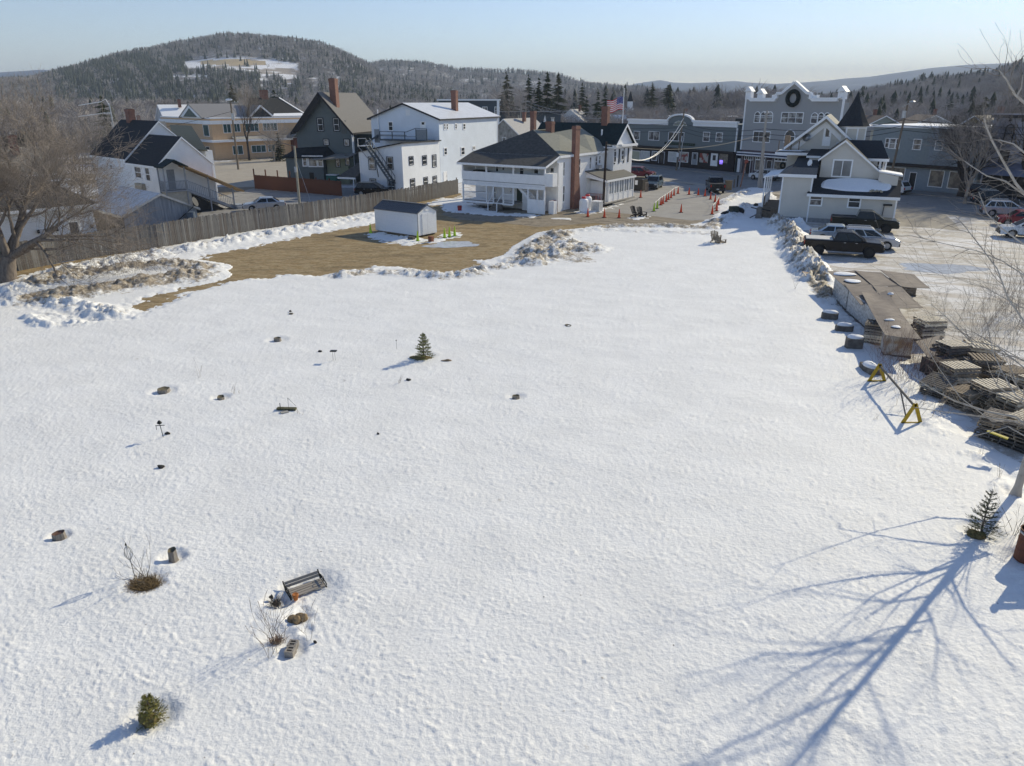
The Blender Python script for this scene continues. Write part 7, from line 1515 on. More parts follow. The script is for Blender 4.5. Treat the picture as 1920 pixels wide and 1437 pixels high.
q = g(1800, 371); bare_tree('dark spreading leafless street tree beside the plum suv', q, 9.5, .42, 21, mat('dark_bark', (.06, .05, .045), .95, var=.3), mat('dark_twigs', (.12, .10, .085), .95, var=.3), 6, (6, 4, 4, 5, 5, 4), 1.0, .35, (0, 0), .22)
q = g(1896, 378); bare_tree('leaning leafless tree with a thick trunk at the right frame edge', q, 11, .36, 33, mat('dark_bark', (.06, .05, .045)), TWIG, 5, (5, 4, 4, 4, 4), .7, .6, (.9, -.2), .3)
q = Vector((at(468, 300, 160).x, 160, 0)); bare_tree('small dark leafless tree in front of the orange brick wall', q, 12.5, .26, 41, mat('dark_bark', (.06, .05, .045)), TWIG, 5, (5, 4, 4, 4, 4), .6, .9, (0, 0), .3)
for i, (px, D, H, lb) in enumerate(((502, 163, 6.5, 'young leafless tree left of the small spruce by the brick wall'), (512, 165, 6, 'second young leafless tree touching the small spruce'), (1205, 190, 8, 'pale leafless tree left of the slate shop roof'), (1225, 215, 9, 'pale leafless tree behind the left end of the slate shop roof'), (1330, 230, 12, 'forked leafless tree behind the slate shop roof'), (960, 190, 13, 'leafless tree in front of the big pine behind the workshop'), (1745, 150, 9, 'leafless tree over the roof of the blue green shop row'), (1850, 105, 10, 'leafless tree between the shop row and the lavender building'), (235, 150, 9, 'leafless tree behind the black roofed white house'), (170, 120, 8, 'brushy leafless tree against the black roof at the left'), (120, 105, 9, 'brushy leafless tree behind the garage roof'))):
    ax_, ay, _ = horiz(px, 190); bare_tree(lb, (ax_ * D, ay * D, 0), H, .18, 60 + i, TWIG, BAREM, 5, (6, 4, 4, 4, 3), .75, .7, (0, 0), .2)

# ------------------------------------------------------------ evergreens that can be told apart
NEED = mat('spruce_needles', (.022, .034, .018), .9, col2=(.075, .090, .035), scale=1.2, th=(.35, .65)); PINEN = mat('pine_needles', (.035, .045, .022), .9, col2=(.12, .12, .065), scale=.5, th=(.35, .65)); YNEED = mat('young_spruce_needles', (.12, .125, .03), .85, col2=(.33, .29, .09), scale=9, th=(.35, .65))
def evergreen(label, loc, H, R, seed, m=NEED, tiers=None, dens=1.0, z0=.08, droop=.25, group=None):
    rng = random.Random(seed); h = thing('spruce_tree' if m is not PINEN else 'pine_tree', label, 'tree', loc, 0, group); part('trunk', h, BARK, lambda b: b.tube([(0, 0, -.1), (0, 0, H * .95)], [H * .014 + .03, .01], 7))
    V = []; F = []; tiers = (tiers or int(H * 2.2)) * 2; dens *= .75
    for k in range(tiers):
        t = k / tiers; z = H * (z0 + (1 - z0) * t); Rk = R * ((1 - t) ** .8) * rng.uniform(.75, 1.15) + .04 * R; nb = max(4, int((9 - 4 * t) * dens)); a0 = rng.uniform(0, 6.28)
        for i in range(nb):
            a = a0 + 2 * math.pi * i / nb + rng.uniform(-.3, .3); z += rng.gauss(0, H * .012); L = Rk * rng.uniform(.55, 1.2); ca, sa = math.cos(a), math.sin(a)
            for j in range(7):
                f = (j + .5) / 7; c = Vector((ca * L * f, sa * L * f, z - droop * L * f + (.12 * L * f * f) + rng.gauss(0, .06) * L))
                for s_ in (-1, 1):
                    w_ = L * .30 * (1 - f * .75) * rng.uniform(.6, 1.2); d = Vector((ca * .6 - sa * s_, sa * .6 + ca * s_, rng.uniform(-.6, .5))).normalized() * w_ * 1.25; b = len(V)
                    u_ = Vector((ca, sa, 0)) * L * .07; V.extend([tuple(c - u_), tuple(c + u_ + Vector((0, 0, .02 * H * .1))), tuple(c + d)]); F.append((b, b + 1, b + 2))
            b = len(V); V.extend([(0, 0, z + .02 * H), (0, 0, z - .01 * H), (ca * L * 1.05, sa * L * 1.05, z - droop * L + .12 * L)]); F.append((b, b + 1, b + 2))
    npobj('needles', np.array(V), np.array(F), m, parent=h, kind='stuff'); return h
EV = [(950, 137, 232, 4.2, PINEN, 'broad dark pine left of the evergreen group behind the inn'), (991, 142, 236, 3.0, NEED, 'pointed spruce right beside the broad pine'), (1010, 148, 244, 3.0, NEED, 'second pointed spruce of the group behind the inn'), (1026, 136, 238, 3.8, NEED, 'tallest spruce in the middle of the evergreen group'), (1046, 138, 230, 4.0, PINEN, 'yellow green pine at the right end of the evergreen group'),
      (1091, 155, 240, 2.6, PINEN, 'thin pine standing alone right of the evergreen group'), (1121, 173, 215, 2.8, NEED, 'dark spruce left of the flag'), (1134, 171, 220, 2.8, NEED, 'dark spruce nearest the flag'), (1100, 182, 225, 3.0, NEED, 'low spruce below the thin pine'), (1222, 156, 330, 4.2, PINEN, 'tall spruce over the snowy shop roof, left of two'), (1251, 158, 330, 5.2, PINEN, 'tall full spruce over the arched shop cornice'), (1262, 184, 270, 3.2, NEED, 'shorter spruce right of the two tall ones over the shop roof'),
      (436, 152, 300, 3.0, NEED, 'lone dark spruce above the orange brick building'), (515, 168, 260, 4.0, NEED, 'dark spruce left of the green house chimney'), (190, 180, 190, 3.5, NEED, 'dark spruce behind the white double armed lamp'), (1783, 188, 260, 5.2, PINEN, 'brown green pine above the blue green shop roof'), (1848, 182, 250, 6.0, PINEN, 'wide pine left of the lavender building roof'), (1795, 180, 330, 3.4, NEED, 'pair spruce on the lower right slope'),
      (1215, 170, 420, 5, NEED, 'distant spruce right of the flagpole')]
for i, (px, ty, D, R, m, lb) in enumerate(EV):
    R *= 1.4
    ax_, ay, _ = horiz(px, 190); H = at(px, ty, ay * D).z; evergreen(lb, (ax_ * D, ay * D, 0), H, R, 100 + i, m, int(H * 1.3), .9, .12)
q = Vector((at(526, 305, 158).x, 158, 0)); evergreen('small full spruce in front of the orange brick building', q, 5.6, 2.2, 140, NEED, 14)
def needle_branch(V, F, rng, p, d, L, nl, step):
    n = max(3, int(L / step)); u = d.cross(Vector((0, 0, 1))).normalized(); v = d.cross(u)
    for i in range(n):
        c = p + d * (L * (i + .3) / n)
        for k in range(5):
            a = rng.uniform(0, 6.28); dd = (d * .75 + (u * math.cos(a) + v * math.sin(a)) * .8).normalized() * nl * (1 - .35 * i / n); w_ = d.cross(dd).normalized() * nl * .10; b = len(V)
            V.extend([tuple(c - w_), tuple(c + w_), tuple(c + dd)]); F.append((b, b + 1, b + 2))
def small_spruce(label, px, py, H, R, seed, m, tiers=9, nl=.05, z0=.1, skirt=None, per=7):
    rng = random.Random(seed); q = g(px, py, .06); h = thing('young_spruce', label, 'tree', q); part('trunk', h, BARK, lambda b: b.tube([(0, 0, -.06), (0, 0, H)], [.03, .006], 7)); V = []; F = []; tw = Tubes()
    for k in range(tiers):
        t = k / tiers; z = H * (z0 + (1 - z0) * t); nb = per if t < .7 else per - 2; a0 = rng.uniform(0, 6.28)
        for i in range(nb):
            a = a0 + 2 * math.pi * i / nb + rng.uniform(-.3, .3); L = (R * (1 - t) ** .85 + .08 * H) * rng.uniform(.7, 1.12); d = Vector((math.cos(a), math.sin(a), rng.uniform(.05, .35) + .5 * t)).normalized(); p = Vector((0, 0, z))
            needle_branch(V, F, rng, p + d * L * .12, d, L * .88, nl, nl * .45); tw.line([p, p + d * L * .5, p + d * L], [.010, .006, .003], 3)
            for s_ in (-1, 1):
                for f in (.35, .6):
                    d2 = (d + Vector((-d.y, d.x, 0)) * s_ * .9).normalized(); needle_branch(V, F, rng, p + d * L * f, d2, L * (.5 - .35 * f), nl, nl * .45)
    needle_branch(V, F, rng, Vector((0, 0, H * .93)), Vector((0.02, 0, 1)), H * .12, nl * .7, nl * .5)
    npobj('needles', np.array(V), np.array(F), m, parent=h, kind='stuff'); tw.build('twigs', TWIG, h, 'stuff')
    if skirt: part('matted_undergrowth', h, mat('matted_brown_growth', (.10, .075, .03), .95, col2=(.24, .19, .08), scale=14, bump=.03), lambda b: b.blob((skirt[0], skirt[1], .02), (skirt[2], skirt[3], .16), seed, 16, 8, .3))
    return h
small_spruce('young yellow green spruce nearest the camera at the bottom left', 284, 1350, .62, .33, 1, YNEED, 8, .062, -.02, (-.02, -.04, .2, .13), 6)
small_spruce('slim young spruce in the middle of the snow field', 795, 674, 1.30, .52, 2, mat('field_spruce_needles', (.11, .125, .035), .85, col2=(.28, .27, .10), scale=6, th=(.35, .65)), 8, .075, .04, (-.1, -.05, .5, .3), 7)
small_spruce('dark young spruce at the right edge beside the tree trunk shadow', 1838, 1003, 1.4, .50, 3, mat('dark_spruce_needles', (.035, .045, .022), .85, col2=(.13, .14, .06), scale=6, th=(.35, .65)), 10, .05, .02, (-.22, -.08, .28, .16), 6)

MINR = .0035
# ------------------------------------------------------------ the tree at the right edge and its branches reaching into the picture
q = g(1903, 932); rng = random.Random(77); h = thing('bare_tree', 'tall pale barked leafless tree whose trunk stands at the right frame edge', 'tree', q); T_, W_, TR = Tubes(), Tubes(), Tubes()
HT = 12.5; TR.line([(0, 0, -.1), (.03, .02, .35), (.12, .03, 3), (.22, 0, 6.5), (.15, -.05, 9.5), (.2, 0, HT)], [.20, .115, .09, .065, .038, .012], 12); TR.build('trunk', BIRCH, h)
for k in range(34):
    z = 1.9 + (HT - 2.6) * (k / 33) ** .9; a = rng.uniform(0, 6.28) if k % 3 else rng.uniform(2.0, 4.6)
    L = (1.0 - .72 * abs(z - 3.8) / 9) * rng.uniform(1.7, 3.1); grow(T_, W_, rng, (.12 + .01 * z, .02, z), (math.cos(a), math.sin(a), .55), L, .042 - .002 * z, 2, 5, .75, .25, (3, 3, 4, 3, 3), 6, .10)
def pxbranch(P, r, kids=5, Yb=20.0, dY=0.0):
    pts = [at(x, y, Yb + dY * i) - q for i, (x, y) in enumerate(P)]; n = len(pts); rad = [r * (1 - .8 * i / (n - 1)) + .004 for i in range(n)]; T_.line(pts, rad, 6)
    for k in range(int(kids * n * .6)):
        i = rng.randrange(n - 1); p_ = pts[i].lerp(pts[i + 1], rng.random()); d = (pts[i + 1] - pts[i]).normalized(); d = (d + Vector((rng.gauss(0, .6), rng.gauss(0, .5), rng.gauss(0, .5)))).normalized()
        grow(T_, W_, rng, p_, d, rng.uniform(.35, .9), .011, 4, 5, .8, .1, (2, 2, 2, 2, 3), 4, .14)
for P, r, k, Y_, dy in (([(1960, 830), (1905, 782), (1850, 772), (1790, 752), (1745, 728), (1712, 706)], .035, 3, 19.5, .1), ([(1960, 815), (1900, 790), (1830, 780), (1765, 772), (1715, 764)], .028, 3, 20.0, .3), ([(1960, 840), (1890, 800), (1850, 812), (1815, 820)], .02, 2, 19.3, 0), ([(1960, 790), (1860, 790), (1800, 745), (1760, 690), (1730, 640)], .02, 2, 21, .2),
        ([(1990, 420), (1930, 375), (1905, 345), (1882, 305), (1862, 268), (1850, 240), (1845, 222)], .032, 3, 17.5, 0), ([(1930, 372), (1885, 340), (1850, 330), (1822, 312), (1808, 302)], .02, 2, 17.5, .1), ([(1960, 212), (1925, 197), (1903, 178), (1886, 148), (1872, 131)], .032, 3, 17, 0), ([(1905, 182), (1915, 165), (1918, 140)], .018, 2, 17, 0),
        ([(1950, 300), (1925, 290), (1900, 270), (1870, 262)], .025, 3, 17.2, 0), ([(1960, 480), (1915, 455), (1880, 430), (1850, 400), (1835, 360)], .022, 3, 18, .1), ([(1960, 665), (1925, 610), (1890, 560), (1870, 505), (1838, 462), (1805, 420), (1790, 405)], .024, 4, 18.5, .2), ([(1980, 560), (1925, 520), (1880, 490), (1830, 470), (1760, 455), (1720, 445)], .016, 3, 19, .2), ([(1980, 720), (1920, 690), (1870, 650), (1820, 640), (1780, 600), (1745, 570)], .02, 3, 19, .2),
        ([(1960, 770), (1905, 742), (1880, 700), (1862, 660), (1850, 610)], .02, 3, 18.6, .1)):
    pxbranch(P, r, k, Y_, dy)
T_.build('limbs', BIRCH, h, 'stuff'); W_.build('twigs', mat('pale_twigs', (.26, .23, .20), .9, var=.2), h, 'stuff')

# ------------------------------------------------------------ pallets, covers and wrapped bundles along the right bank
PW = [mat('pallet_wood_grey', (.30, .265, .225), .95, var=.3, scale=5), mat('pallet_wood_brown', (.31, .25, .18), .95, var=.3, scale=5), mat('pallet_wood_pale', (.72, .64, .50), .9, var=.2, scale=5), mat('pallet_wood_dark', (.14, .125, .11), .95, var=.3, scale=5)]
def pallet_mesh(mi, seed):
    r = random.Random(seed); mb = MB()
    for y in (-.47, 0, .47): mb.box(-.6, y - .02, .018, .6, y + .02, .105)
    for k in range(8): x = -.6 + .15 * k; mb.box(x + .01, -.5, .107, x + .095 + r.uniform(0, .015), .5, .125)
    for x in (-.59, -.06, .48): mb.box(x, -.5, 0, x + .1, .5, .016)
    me = bpy.data.meshes.new('pallet'); me.from_pydata(mb.v, [], mb.f); me.materials.append(PW[mi]); me.update(); return me
PMS = [pallet_mesh(i % 4, i) for i in range(8)]
sl = MB(); sl.box(-.046, -.5, 0, .046, .5, .018); SLM = {}
for i, m in enumerate(PW):
    me = bpy.data.meshes.new('slat'); me.from_pydata(sl.v, [], sl.f); me.materials.append(m); me.update(); SLM[i] = me
st_ = MB(); st_.box(-.6, -.02, 0, .6, .02, .087); STM = bpy.data.meshes.new('stringer'); STM.from_pydata(st_.v, [], st_.f); STM.materials.append(PW[1]); STM.update()
rp = random.Random(8)
def place(me_or_none, label, loc, rot, mi=0, scale=1.0):
    if me_or_none is not None:
        o = bpy.data.objects.new('pallet', me_or_none); COL.objects.link(o)
    else:
        o = bpy.data.objects.new('pallet', None); COL.objects.link(o)
        for k in range(8): s_ = bpy.data.objects.new('slat', SLM[mi]); COL.objects.link(s_); s_.parent = o; s_.location = (-.55 + .157 * k + rp.uniform(-.012, .012), rp.uniform(-.01, .01), .107); s_.rotation_euler = (0, 0, rp.gauss(0, .012))
        for y in (-.47, 0, .47): s_ = bpy.data.objects.new('stringer', STM); COL.objects.link(s_); s_.parent = o; s_.location = (0, y, .018)
    o.location = loc; o.rotation_euler = rot; o.scale = (scale,) * 3; tag(o, label, 'pallet', 'wooden pallets piled along the bank'); return o
ORD = ['lowest', 'second', 'third', 'fourth', 'fifth', 'sixth', 'seventh', 'eighth', 'ninth', 'tenth', 'eleventh', 'twelfth']
def stack(where, px, py, n, rz, topmat=2, jit=.03, z0=.0, tilt=(0, 0), px_at=0.0):
    b = g(px, py); z = z0
    for k in range(n):
        top = k == n - 1; loc = (b.x + rp.gauss(0, jit) + tilt[1] * z, b.y + rp.gauss(0, jit), z); rot = (tilt[0] + rp.gauss(0, .02), tilt[1] + rp.gauss(0, .02), rz + rp.gauss(0, .035))
        lb = ('topmost' if top else ORD[min(k, 11)]) + ' pallet of the stack ' + where
        place(None if top else PMS[rp.randrange(8)], lb, loc, rot, topmat); z += .135
stack('nearest the camera at the right edge', 1915, 838, 9, .5, 2); stack('just above the nearest one at the right edge', 1960, 800, 10, .35, 2); stack('with the yellow board leaning on it', 1868, 818, 6, .75, 0, .09)
stack('with the long pale top in the middle of the pile', 1852, 772, 9, .15, 2); stack('left of the long pale top', 1805, 765, 6, .45, 1, .10); stack('with the whitish top nearest the sheet covers', 1790, 728, 8, .1, 2, .05)
stack('leaning low at the left foot of the pile', 1762, 742, 5, .6, 3, .10, 0, (.05, -.12)); stack('behind the whitish topped stack', 1840, 712, 8, -.2, 1, .12, 0, (0, .05)); stack('at the far right behind the middle', 1885, 745, 9, .3, 1, .12, 0, (.03, .04))
stack('beside the lowest sheet cover', 1775, 690, 9, .2, 2, .08); stack('with the tilted pale top at the back', 1825, 690, 9, -.1, 2, .10, 0, (.10, .05)); stack('tucked behind the sheet covered bundles', 1735, 640, 9, .1, 2, .04); stack('between the wrapped bundle and the cardboard box', 1642, 643, 8, -.5, 3, .03)
stack('in the far right corner above the nearest stacks', 1935, 760, 9, .3, 2); stack('between the long pale top and the right edge', 1900, 790, 8, .25, 2)
q = g(1862, 818, .85); tag(part('yellow_board', None, mat('yellow_painted_board', (.45, .38, .05), .7), lambda b: b.beam(tuple(q + Vector((-.1, .2, .1))), tuple(q + Vector((.35, -.25, .02))), .14, .04)), 'yellow green board lying on the pallets', 'board')
# wrapped bundles
WRAP = mat('crumpled_white_wrap', (.50, .50, .49), .45, col2=(.27, .26, .25), scale=6, th=(.45, .62), bump=.04, bscale=12, spec=.5); CARD = mat('cardboard_sides', (.38, .26, .16), .85, col2=(.62, .56, .49), scale=2.2, th=(.4, .6))
def bundle(label, px0, px1, py, depth, H, m, deg, name='wrapped_bundle', cat='bundle'):
    A, Bq = g(*px0), g(*px1); L = (Bq - A).length; a = math.atan2(Bq.y - A.y, Bq.x - A.x); h = thing(name, label, cat, A, a)
    nx, nz = 9, 7; mb = MB(); r = random.Random(int(px0[0]))
    def jit(x, y, z): return (x + r.gauss(0, .018), y + r.gauss(0, .02), max(0, z + r.gauss(0, .012)))
    for (P0, U_, V_) in (((0, 0, 0), (L, 0, 0), (0, 0, H)), ((L, 0, 0), (0, depth, 0), (0, 0, H)), ((0, depth, 0), (0, -depth, 0), (0, 0, H)), ((0, 0, H), (L, 0, 0), (0, depth, 0)), ((L, depth, 0), (-L, 0, 0), (0, 0, H))):
        b = len(mb.v)
        for j in range(nz + 1):
            for i in range(nx + 1):
                u, v = i / nx, j / nz; p_ = [P0[k] + U_[k] * u + V_[k] * v for k in range(3)]; edge = i in (0, nx) or j in (0, nz); mb.v.append(tuple(p_) if edge else jit(*p_))
        for j in range(nz):
            for i in range(nx): mb.f.append((b + j * (nx + 1) + i, b + j * (nx + 1) + i + 1, b + (j + 1) * (nx + 1) + i + 1, b + (j + 1) * (nx + 1) + i)); mb.m.append(0)
    obj('wrapping', mb, m, h); part('pallet_base', h, PW[3], lambda b: b.box(-.04, -.04, -.02, L + .04, depth + .04, .1)); return h
bundle('white plastic wrapped bundle farthest along the sheet covered row', (1560, 556), (1584, 582), 0, 1.3, 1.2, WRAP, 0); bundle('white plastic wrapped bundle in the middle of the sheet covered row', (1586, 585), (1628, 622), 0, 1.4, 1.25, WRAP, 0)
bundle('torn wrapped bundle with loose grey plastic before the cardboard box', (1624, 620), (1640, 640), 0, 1.1, 1.15, mat('loose_grey_plastic', (.33, .32, .30), .5, col2=(.5, .49, .47), scale=5, bump=.06, bscale=9), 0); bundle('brown cardboard box load under the big drooping sheet', (1656, 668), (1706, 672), 0, 1.0, 1.12, CARD, 0, 'cardboard_box', 'box'); bundle('brown load under the farthest brown sheets', (1668, 553), (1716, 556), 0, 1.0, 1.0, mat('dusty_brown_load', (.22, .18, .14), .9, var=.3), 0, 'covered_load', 'load')
bundle('low brown load under the grey sheet left of the pallets', (1722, 700), (1745, 712), 0, 1.3, .8, mat('dark_brown_load', (.06, .05, .045), .9), 0, 'covered_load', 'load')
SHB = mat('brown_sheet_board', (.15, .122, .105), .8, col2=(.215, .18, .155), scale=2.2, bump=.006, bscale=5); EDGE = mat('pale_sheet_edge', (.30, .26, .22), .8)
def sheetboard(label, P, hs, th=.025, sag=.05, m=SHB, group='brown sheets covering the bundles'):
    C4 = [g(x, y, hh) for (x, y), hh in zip(P, hs)]; n = 8; mb = MB(); o = C4[0]; h = thing('sheet_board', label, 'board', (o.x, o.y, 0), 0, group); r = random.Random(int(P[0][0]))
    ph = r.uniform(0, 6)
    for top in (0, 1):
        for j in range(n + 1):
            for i in range(n + 1):
                u, v = i / n, j / n; p_ = C4[0].lerp(C4[1], u).lerp(C4[3].lerp(C4[2], u), v); z = p_.z + sag * .5 * math.sin(u * 5 + ph) * math.sin(v * 4 + ph) - sag * (4 * u * (1 - u)) * .3; mb.v.append((p_.x - o.x, p_.y - o.y, z - top * th))
    k = (n + 1) ** 2
    for j in range(n):
        for i in range(n): a = j * (n + 1) + i; mb.f.append((a, a + 1, a + n + 2, a + n + 1)); mb.f.append((k + a, k + a + n + 1, k + a + n + 2, k + a + 1)); mb.m += [0, 0]
    rim = [i for i in range(n)] + [(n + 1) * j + n for j in range(n)] + [(n + 1) * n + i for i in range(n, 0, -1)] + [(n + 1) * j for j in range(n, 0, -1)]
    obj('board', mb, m, h); m2 = MB(); m2.v = list(mb.v)
    for a, b_ in zip(rim, rim[1:] + rim[:1]): m2.f.append((a, b_, b_ + k, a + k)); m2.m.append(0)
    obj('edge', m2, EDGE, h); return h
sheetboard('farthest left brown sheet with a patch of snow on it', [(1551, 509), (1602, 507), (1640, 533), (1584, 536)], (1.3,) * 4); sheetboard('middle brown sheet of the back row', [(1603, 507), (1652, 511), (1688, 536), (1636, 535)], (1.36,) * 4)
sheetboard('rightmost brown sheet of the back row overhanging its load', [(1650, 506), (1714, 515), (1744, 541), (1689, 537)], (1.42,) * 4); sheetboard('brown sheet in front of the snow patched one', [(1583, 533), (1637, 534), (1652, 560), (1614, 572)], (1.30, 1.33, 1.33, 1.22)); sheetboard('wide brown sheet below the middle of the back row', [(1636, 536), (1688, 537), (1731, 577), (1672, 578)], (1.36, 1.38, 1.30, 1.34))
sheetboard('big drooping brown sheet nearest the camera with snow blotches', [(1615, 549), (1662, 547), (1728, 636), (1660, 628)], (1.38, 1.40, 1.30, 1.32), sag=.12); sheetboard('grey brown sheet lying lower beside the pallets', [(1716, 640), (1764, 628), (1752, 668), (1740, 670)], (.92, .95, .9, .85))
def snowpad(label, px, py, z, rx, ry, hgt=.06, seed=1, name='snow_patch', cat='snow'):
    q = g(px, py, z); tag(part(name, None, SNOWM, lambda b: b.blob((q.x, q.y, q.z), (rx, ry, hgt), seed, 16, 6, .16, zmin=q.z - .01), smooth=True), label, cat)
snowpad('rounded snow patch on the farthest left brown sheet', 1582, 514, 1.33, .75, .45, .08, 3); snowpad('thin snow patch running down the front brown sheet', 1598, 527, 1.34, .5, .45, .05, 4); snowpad('snow blotch on the big drooping sheet', 1669, 600, 1.36, .25, .18, .05, 5); snowpad('smaller snow blotch lower on the big drooping sheet', 1680, 613, 1.36, .2, .22, .04, 6); snowpad('lump of ice on the joint of the brown sheets', 1670, 552, 1.42, .18, .14, .1, 7)
# stone blocks with caps of snow
ROCK = mat('mossy_grey_stone', (.12, .11, .10), .95, var=.35, scale=4, bump=.03)
for i, (x, y, a, b_, hh, lb) in enumerate(((1555, 601, .85, .5, .45, 'snow capped stone block farthest up the bank'), (1582, 624, .9, .45, .4, 'second snow capped stone block down the bank'), (1600, 655, .85, .55, .6, 'third and chunkiest snow capped stone block'), (1631, 700, .6, 1.1, .35, 'long snow capped stone block beside the upper yellow triangle'))):
    q = g(x, y); h = thing('stone_block', lb, 'stone', q, -.25 + i * .1, 'snow capped stones on the bank'); part('stone', h, ROCK, lambda b: b.prism([(-a / 2, -b_ / 2), (a * .35, -b_ / 2 - .05), (a / 2, -b_ * .1), (a * .4, b_ / 2), (-a * .4, b_ / 2 + .03), (-a / 2 - .04, 0)], 'z', 0, hh)); part('snow_cap', h, SNOWM, lambda b: b.blob((0, .02, hh), (a * .5, b_ * .5, .15), i + 2, 14, 6, .1, zmin=hh - .02), smooth=True)
# yellow triangular barrier
YEL = mat('worn_yellow_paint', (.50, .33, .02), .6, col2=(.38, .24, .02), scale=9)
A, Bq = g(1643, 720), g(1708, 799); h = thing('triangle_barrier', 'barrier of two yellow triangular frames joined by a long grey pole', 'barrier', A, 0)
for i, c in enumerate((Vector((0, 0, .05)), Bq - A + Vector((0, 0, .05)))):
    def trif(b, c=c):
        for x0, z0, x1, z1 in ((-.37, 0, 0, .86), (.37, 0, 0, .86), (-.37, .05, .37, .05)): b.beam((c.x + x0, c.y, c.z + z0), (c.x + x1, c.y, c.z + z1), .05, .13)
    part('yellow_frame', h, YEL, trif)
c2 = Bq - A; part('long_pole', h, mat('dull_grey_pole', (.12, .11, .10), .8), lambda b: b.tube([(.05, .1, .80), (c2.x - .02, c2.y + .02, .82)], .045, 8)); part('prop', h, mat('dull_grey_pole', (.12, .11, .10)), lambda b: b.tube([(c2.x * .62, c2.y * .62, .8), (c2.x * .95, c2.y * .95 + .15, .0)], .03, 6))
# brush
def brush(label, px, py, n, H, seed, m, R=.3, name='dry_shrub', lev=2, cat='shrub', up=.9, th=.008, rr=(.5, 1.1)):
    rng_ = random.Random(seed); q = g(px, py, .04); h = thing(name, label, cat, q); W_ = Tubes(); T_ = Tubes()
    for k in range(n):
        a = rng_.uniform(0, 6.28); s_ = rng_.uniform(.1, 1 / max(up, .1)) * .6; p_ = (rng_.gauss(0, R * .4), rng_.gauss(0, R * .4), 0); grow(W_, W_, rng_, p_, (math.cos(a) * s_, math.sin(a) * s_, 1), H * rng_.uniform(*rr), th, 5 - lev, 5, .6, .3, (2, 2, 2, 2, 2), 5, .07)
    W_.build('stems', m, h, 'stuff'); return h
brush('thicket of grey and red twigs behind the yellow barrier', 1690, 712, 60, 1.1, 5, mat('red_grey_twigs', (.16, .10, .085), .9, var=.3), 1.6, 'brush_thicket', 3); brush('thin weeds at the foot of the pallet pile', 1740, 770, 22, .6, 6, TWIG, 1.2, 'weeds', 2, 'weeds')
brush('leafless twigs above the rusty barrel at the right edge', 1908, 1010, 14, .8, 9, mat('dark_twigs', (.12, .10, .085)), .3); brush('tangle of brown brush on the bank beyond the pallets', 1900, 590, 60, 1.4, 10, TWIG, 3.0, 'brush_thicket', 3); brush('grey brush along the near edge of the parking lot', 1840, 640, 50, 1.2, 12, TWIG, 2.8, 'brush_thicket', 3)
RUSTB = mat('rusty_barrel_steel', (.20, .075, .04), .8, col2=(.12, .05, .035), scale=7, siding=.04, sdark=.8); q = g(1922, 1050); h = thing('rusty_barrel', 'rusty open barrel with a pale streak at the right frame edge', 'barrel', q); part('barrel_body', h, RUSTB, lambda b: b.lathe([(.26, 0), (.28, .02), (.28, .3), (.29, .32), (.28, .34), (.28, .62), (.29, .64), (.28, .66), (.28, .9), (.30, .93), (.27, .93), (.26, .75), (.0, .74)], 22)); part('pale_streak', h, mat('whitish_strip', (.5, .47, .42), .7), lambda b: (b.obox((-.12, -.27, .45), (.07, .03, .9)), b.obox((-.2, -.1, .86), (.25, .3, .04))))
# unseen board rack added past the right edge to cast the shadow there
q = g(2012, 1042); h = thing('shadow_rack', 'unseen board rack added to cast the shadow at the right edge beyond the rusty barrel', 'rack', q, 0); 
for k in range(9): part('board', h, PW[1], lambda b: b.box(-.9 + .3 * k, 0, .1, -.63 + .3 * k, .04, 1.75 + .05 * (k % 2)))
part('rack_post', h, PW[3], lambda b: b.box(-1.0, .04, 0, -.9, .14, 2.1)); part('rack_post', h, PW[3], lambda b: b.box(1.8, .04, 0, 1.9, .14, 2.1)); part('rail', h, PW[3], lambda b: b.box(-1.1, .04, 1.85, 1.9, .1, 2.0))

# ------------------------------------------------------------ things standing in the snow field
STB = mat('stump_bark', (.17, .15, .13), .95, col2=(.30, .27, .23), scale=9, stretch=(3, 3, .4), bump=.02); STT = mat('stump_top', (.16, .14, .09), .9, col2=(.10, .085, .06), scale=8)
def stump(label, px, py, r, H, seed, top=STT, squash=1.0):
    q = g(px, py); rng_ = random.Random(seed); h = thing('tree_stump', label, 'stump', q, rng_.uniform(0, 6), 'stumps in the snow field'); n = 18; ph = [rng_.uniform(0, 6.28) for _ in range(3)]
    rad = lambda a, k: r * (1 + .1 * math.sin(2 * a + ph[0]) + .07 * math.sin(5 * a + ph[1])) * k
    mb = MB(); L_ = [(0, 1.2), (.12, 1.05), (.5, .95), (1, .92)]
    for f, k in L_:
        for i in range(n): a = 2 * math.pi * i / n; mb.v.append((rad(a, k) * math.cos(a), rad(a, k) * math.sin(a) * squash, H * f + (.06 * H * math.sin(a + ph[2]) if f == 1 else 0)))
    for j in range(3):
        for i in range(n): mb.f.append((j * n + i, j * n + (i + 1) % n, (j + 1) * n + (i + 1) % n, (j + 1) * n + i)); mb.m.append(0)
    obj('stump_side', mb, STB, h); m2 = MB()
    for k in (.92, .5, .1):
        for i in range(n): a = 2 * math.pi * i / n; m2.v.append((rad(a, k) * math.cos(a), rad(a, k) * math.sin(a) * squash, H * (1 + .06 * math.sin(a + ph[2]) * k) + (-.04 if k < .6 else 0)))
    for j in range(2):
        for i in range(n): m2.f.append((j * n + i, j * n + (i + 1) % n, (j + 1) * n + (i + 1) % n, (j + 1) * n + i)); m2.m.append(0)
    m2.f.append(tuple(2 * n + i for i in range(n))); m2.m.append(0); obj('cut_top', m2, top, h); return h
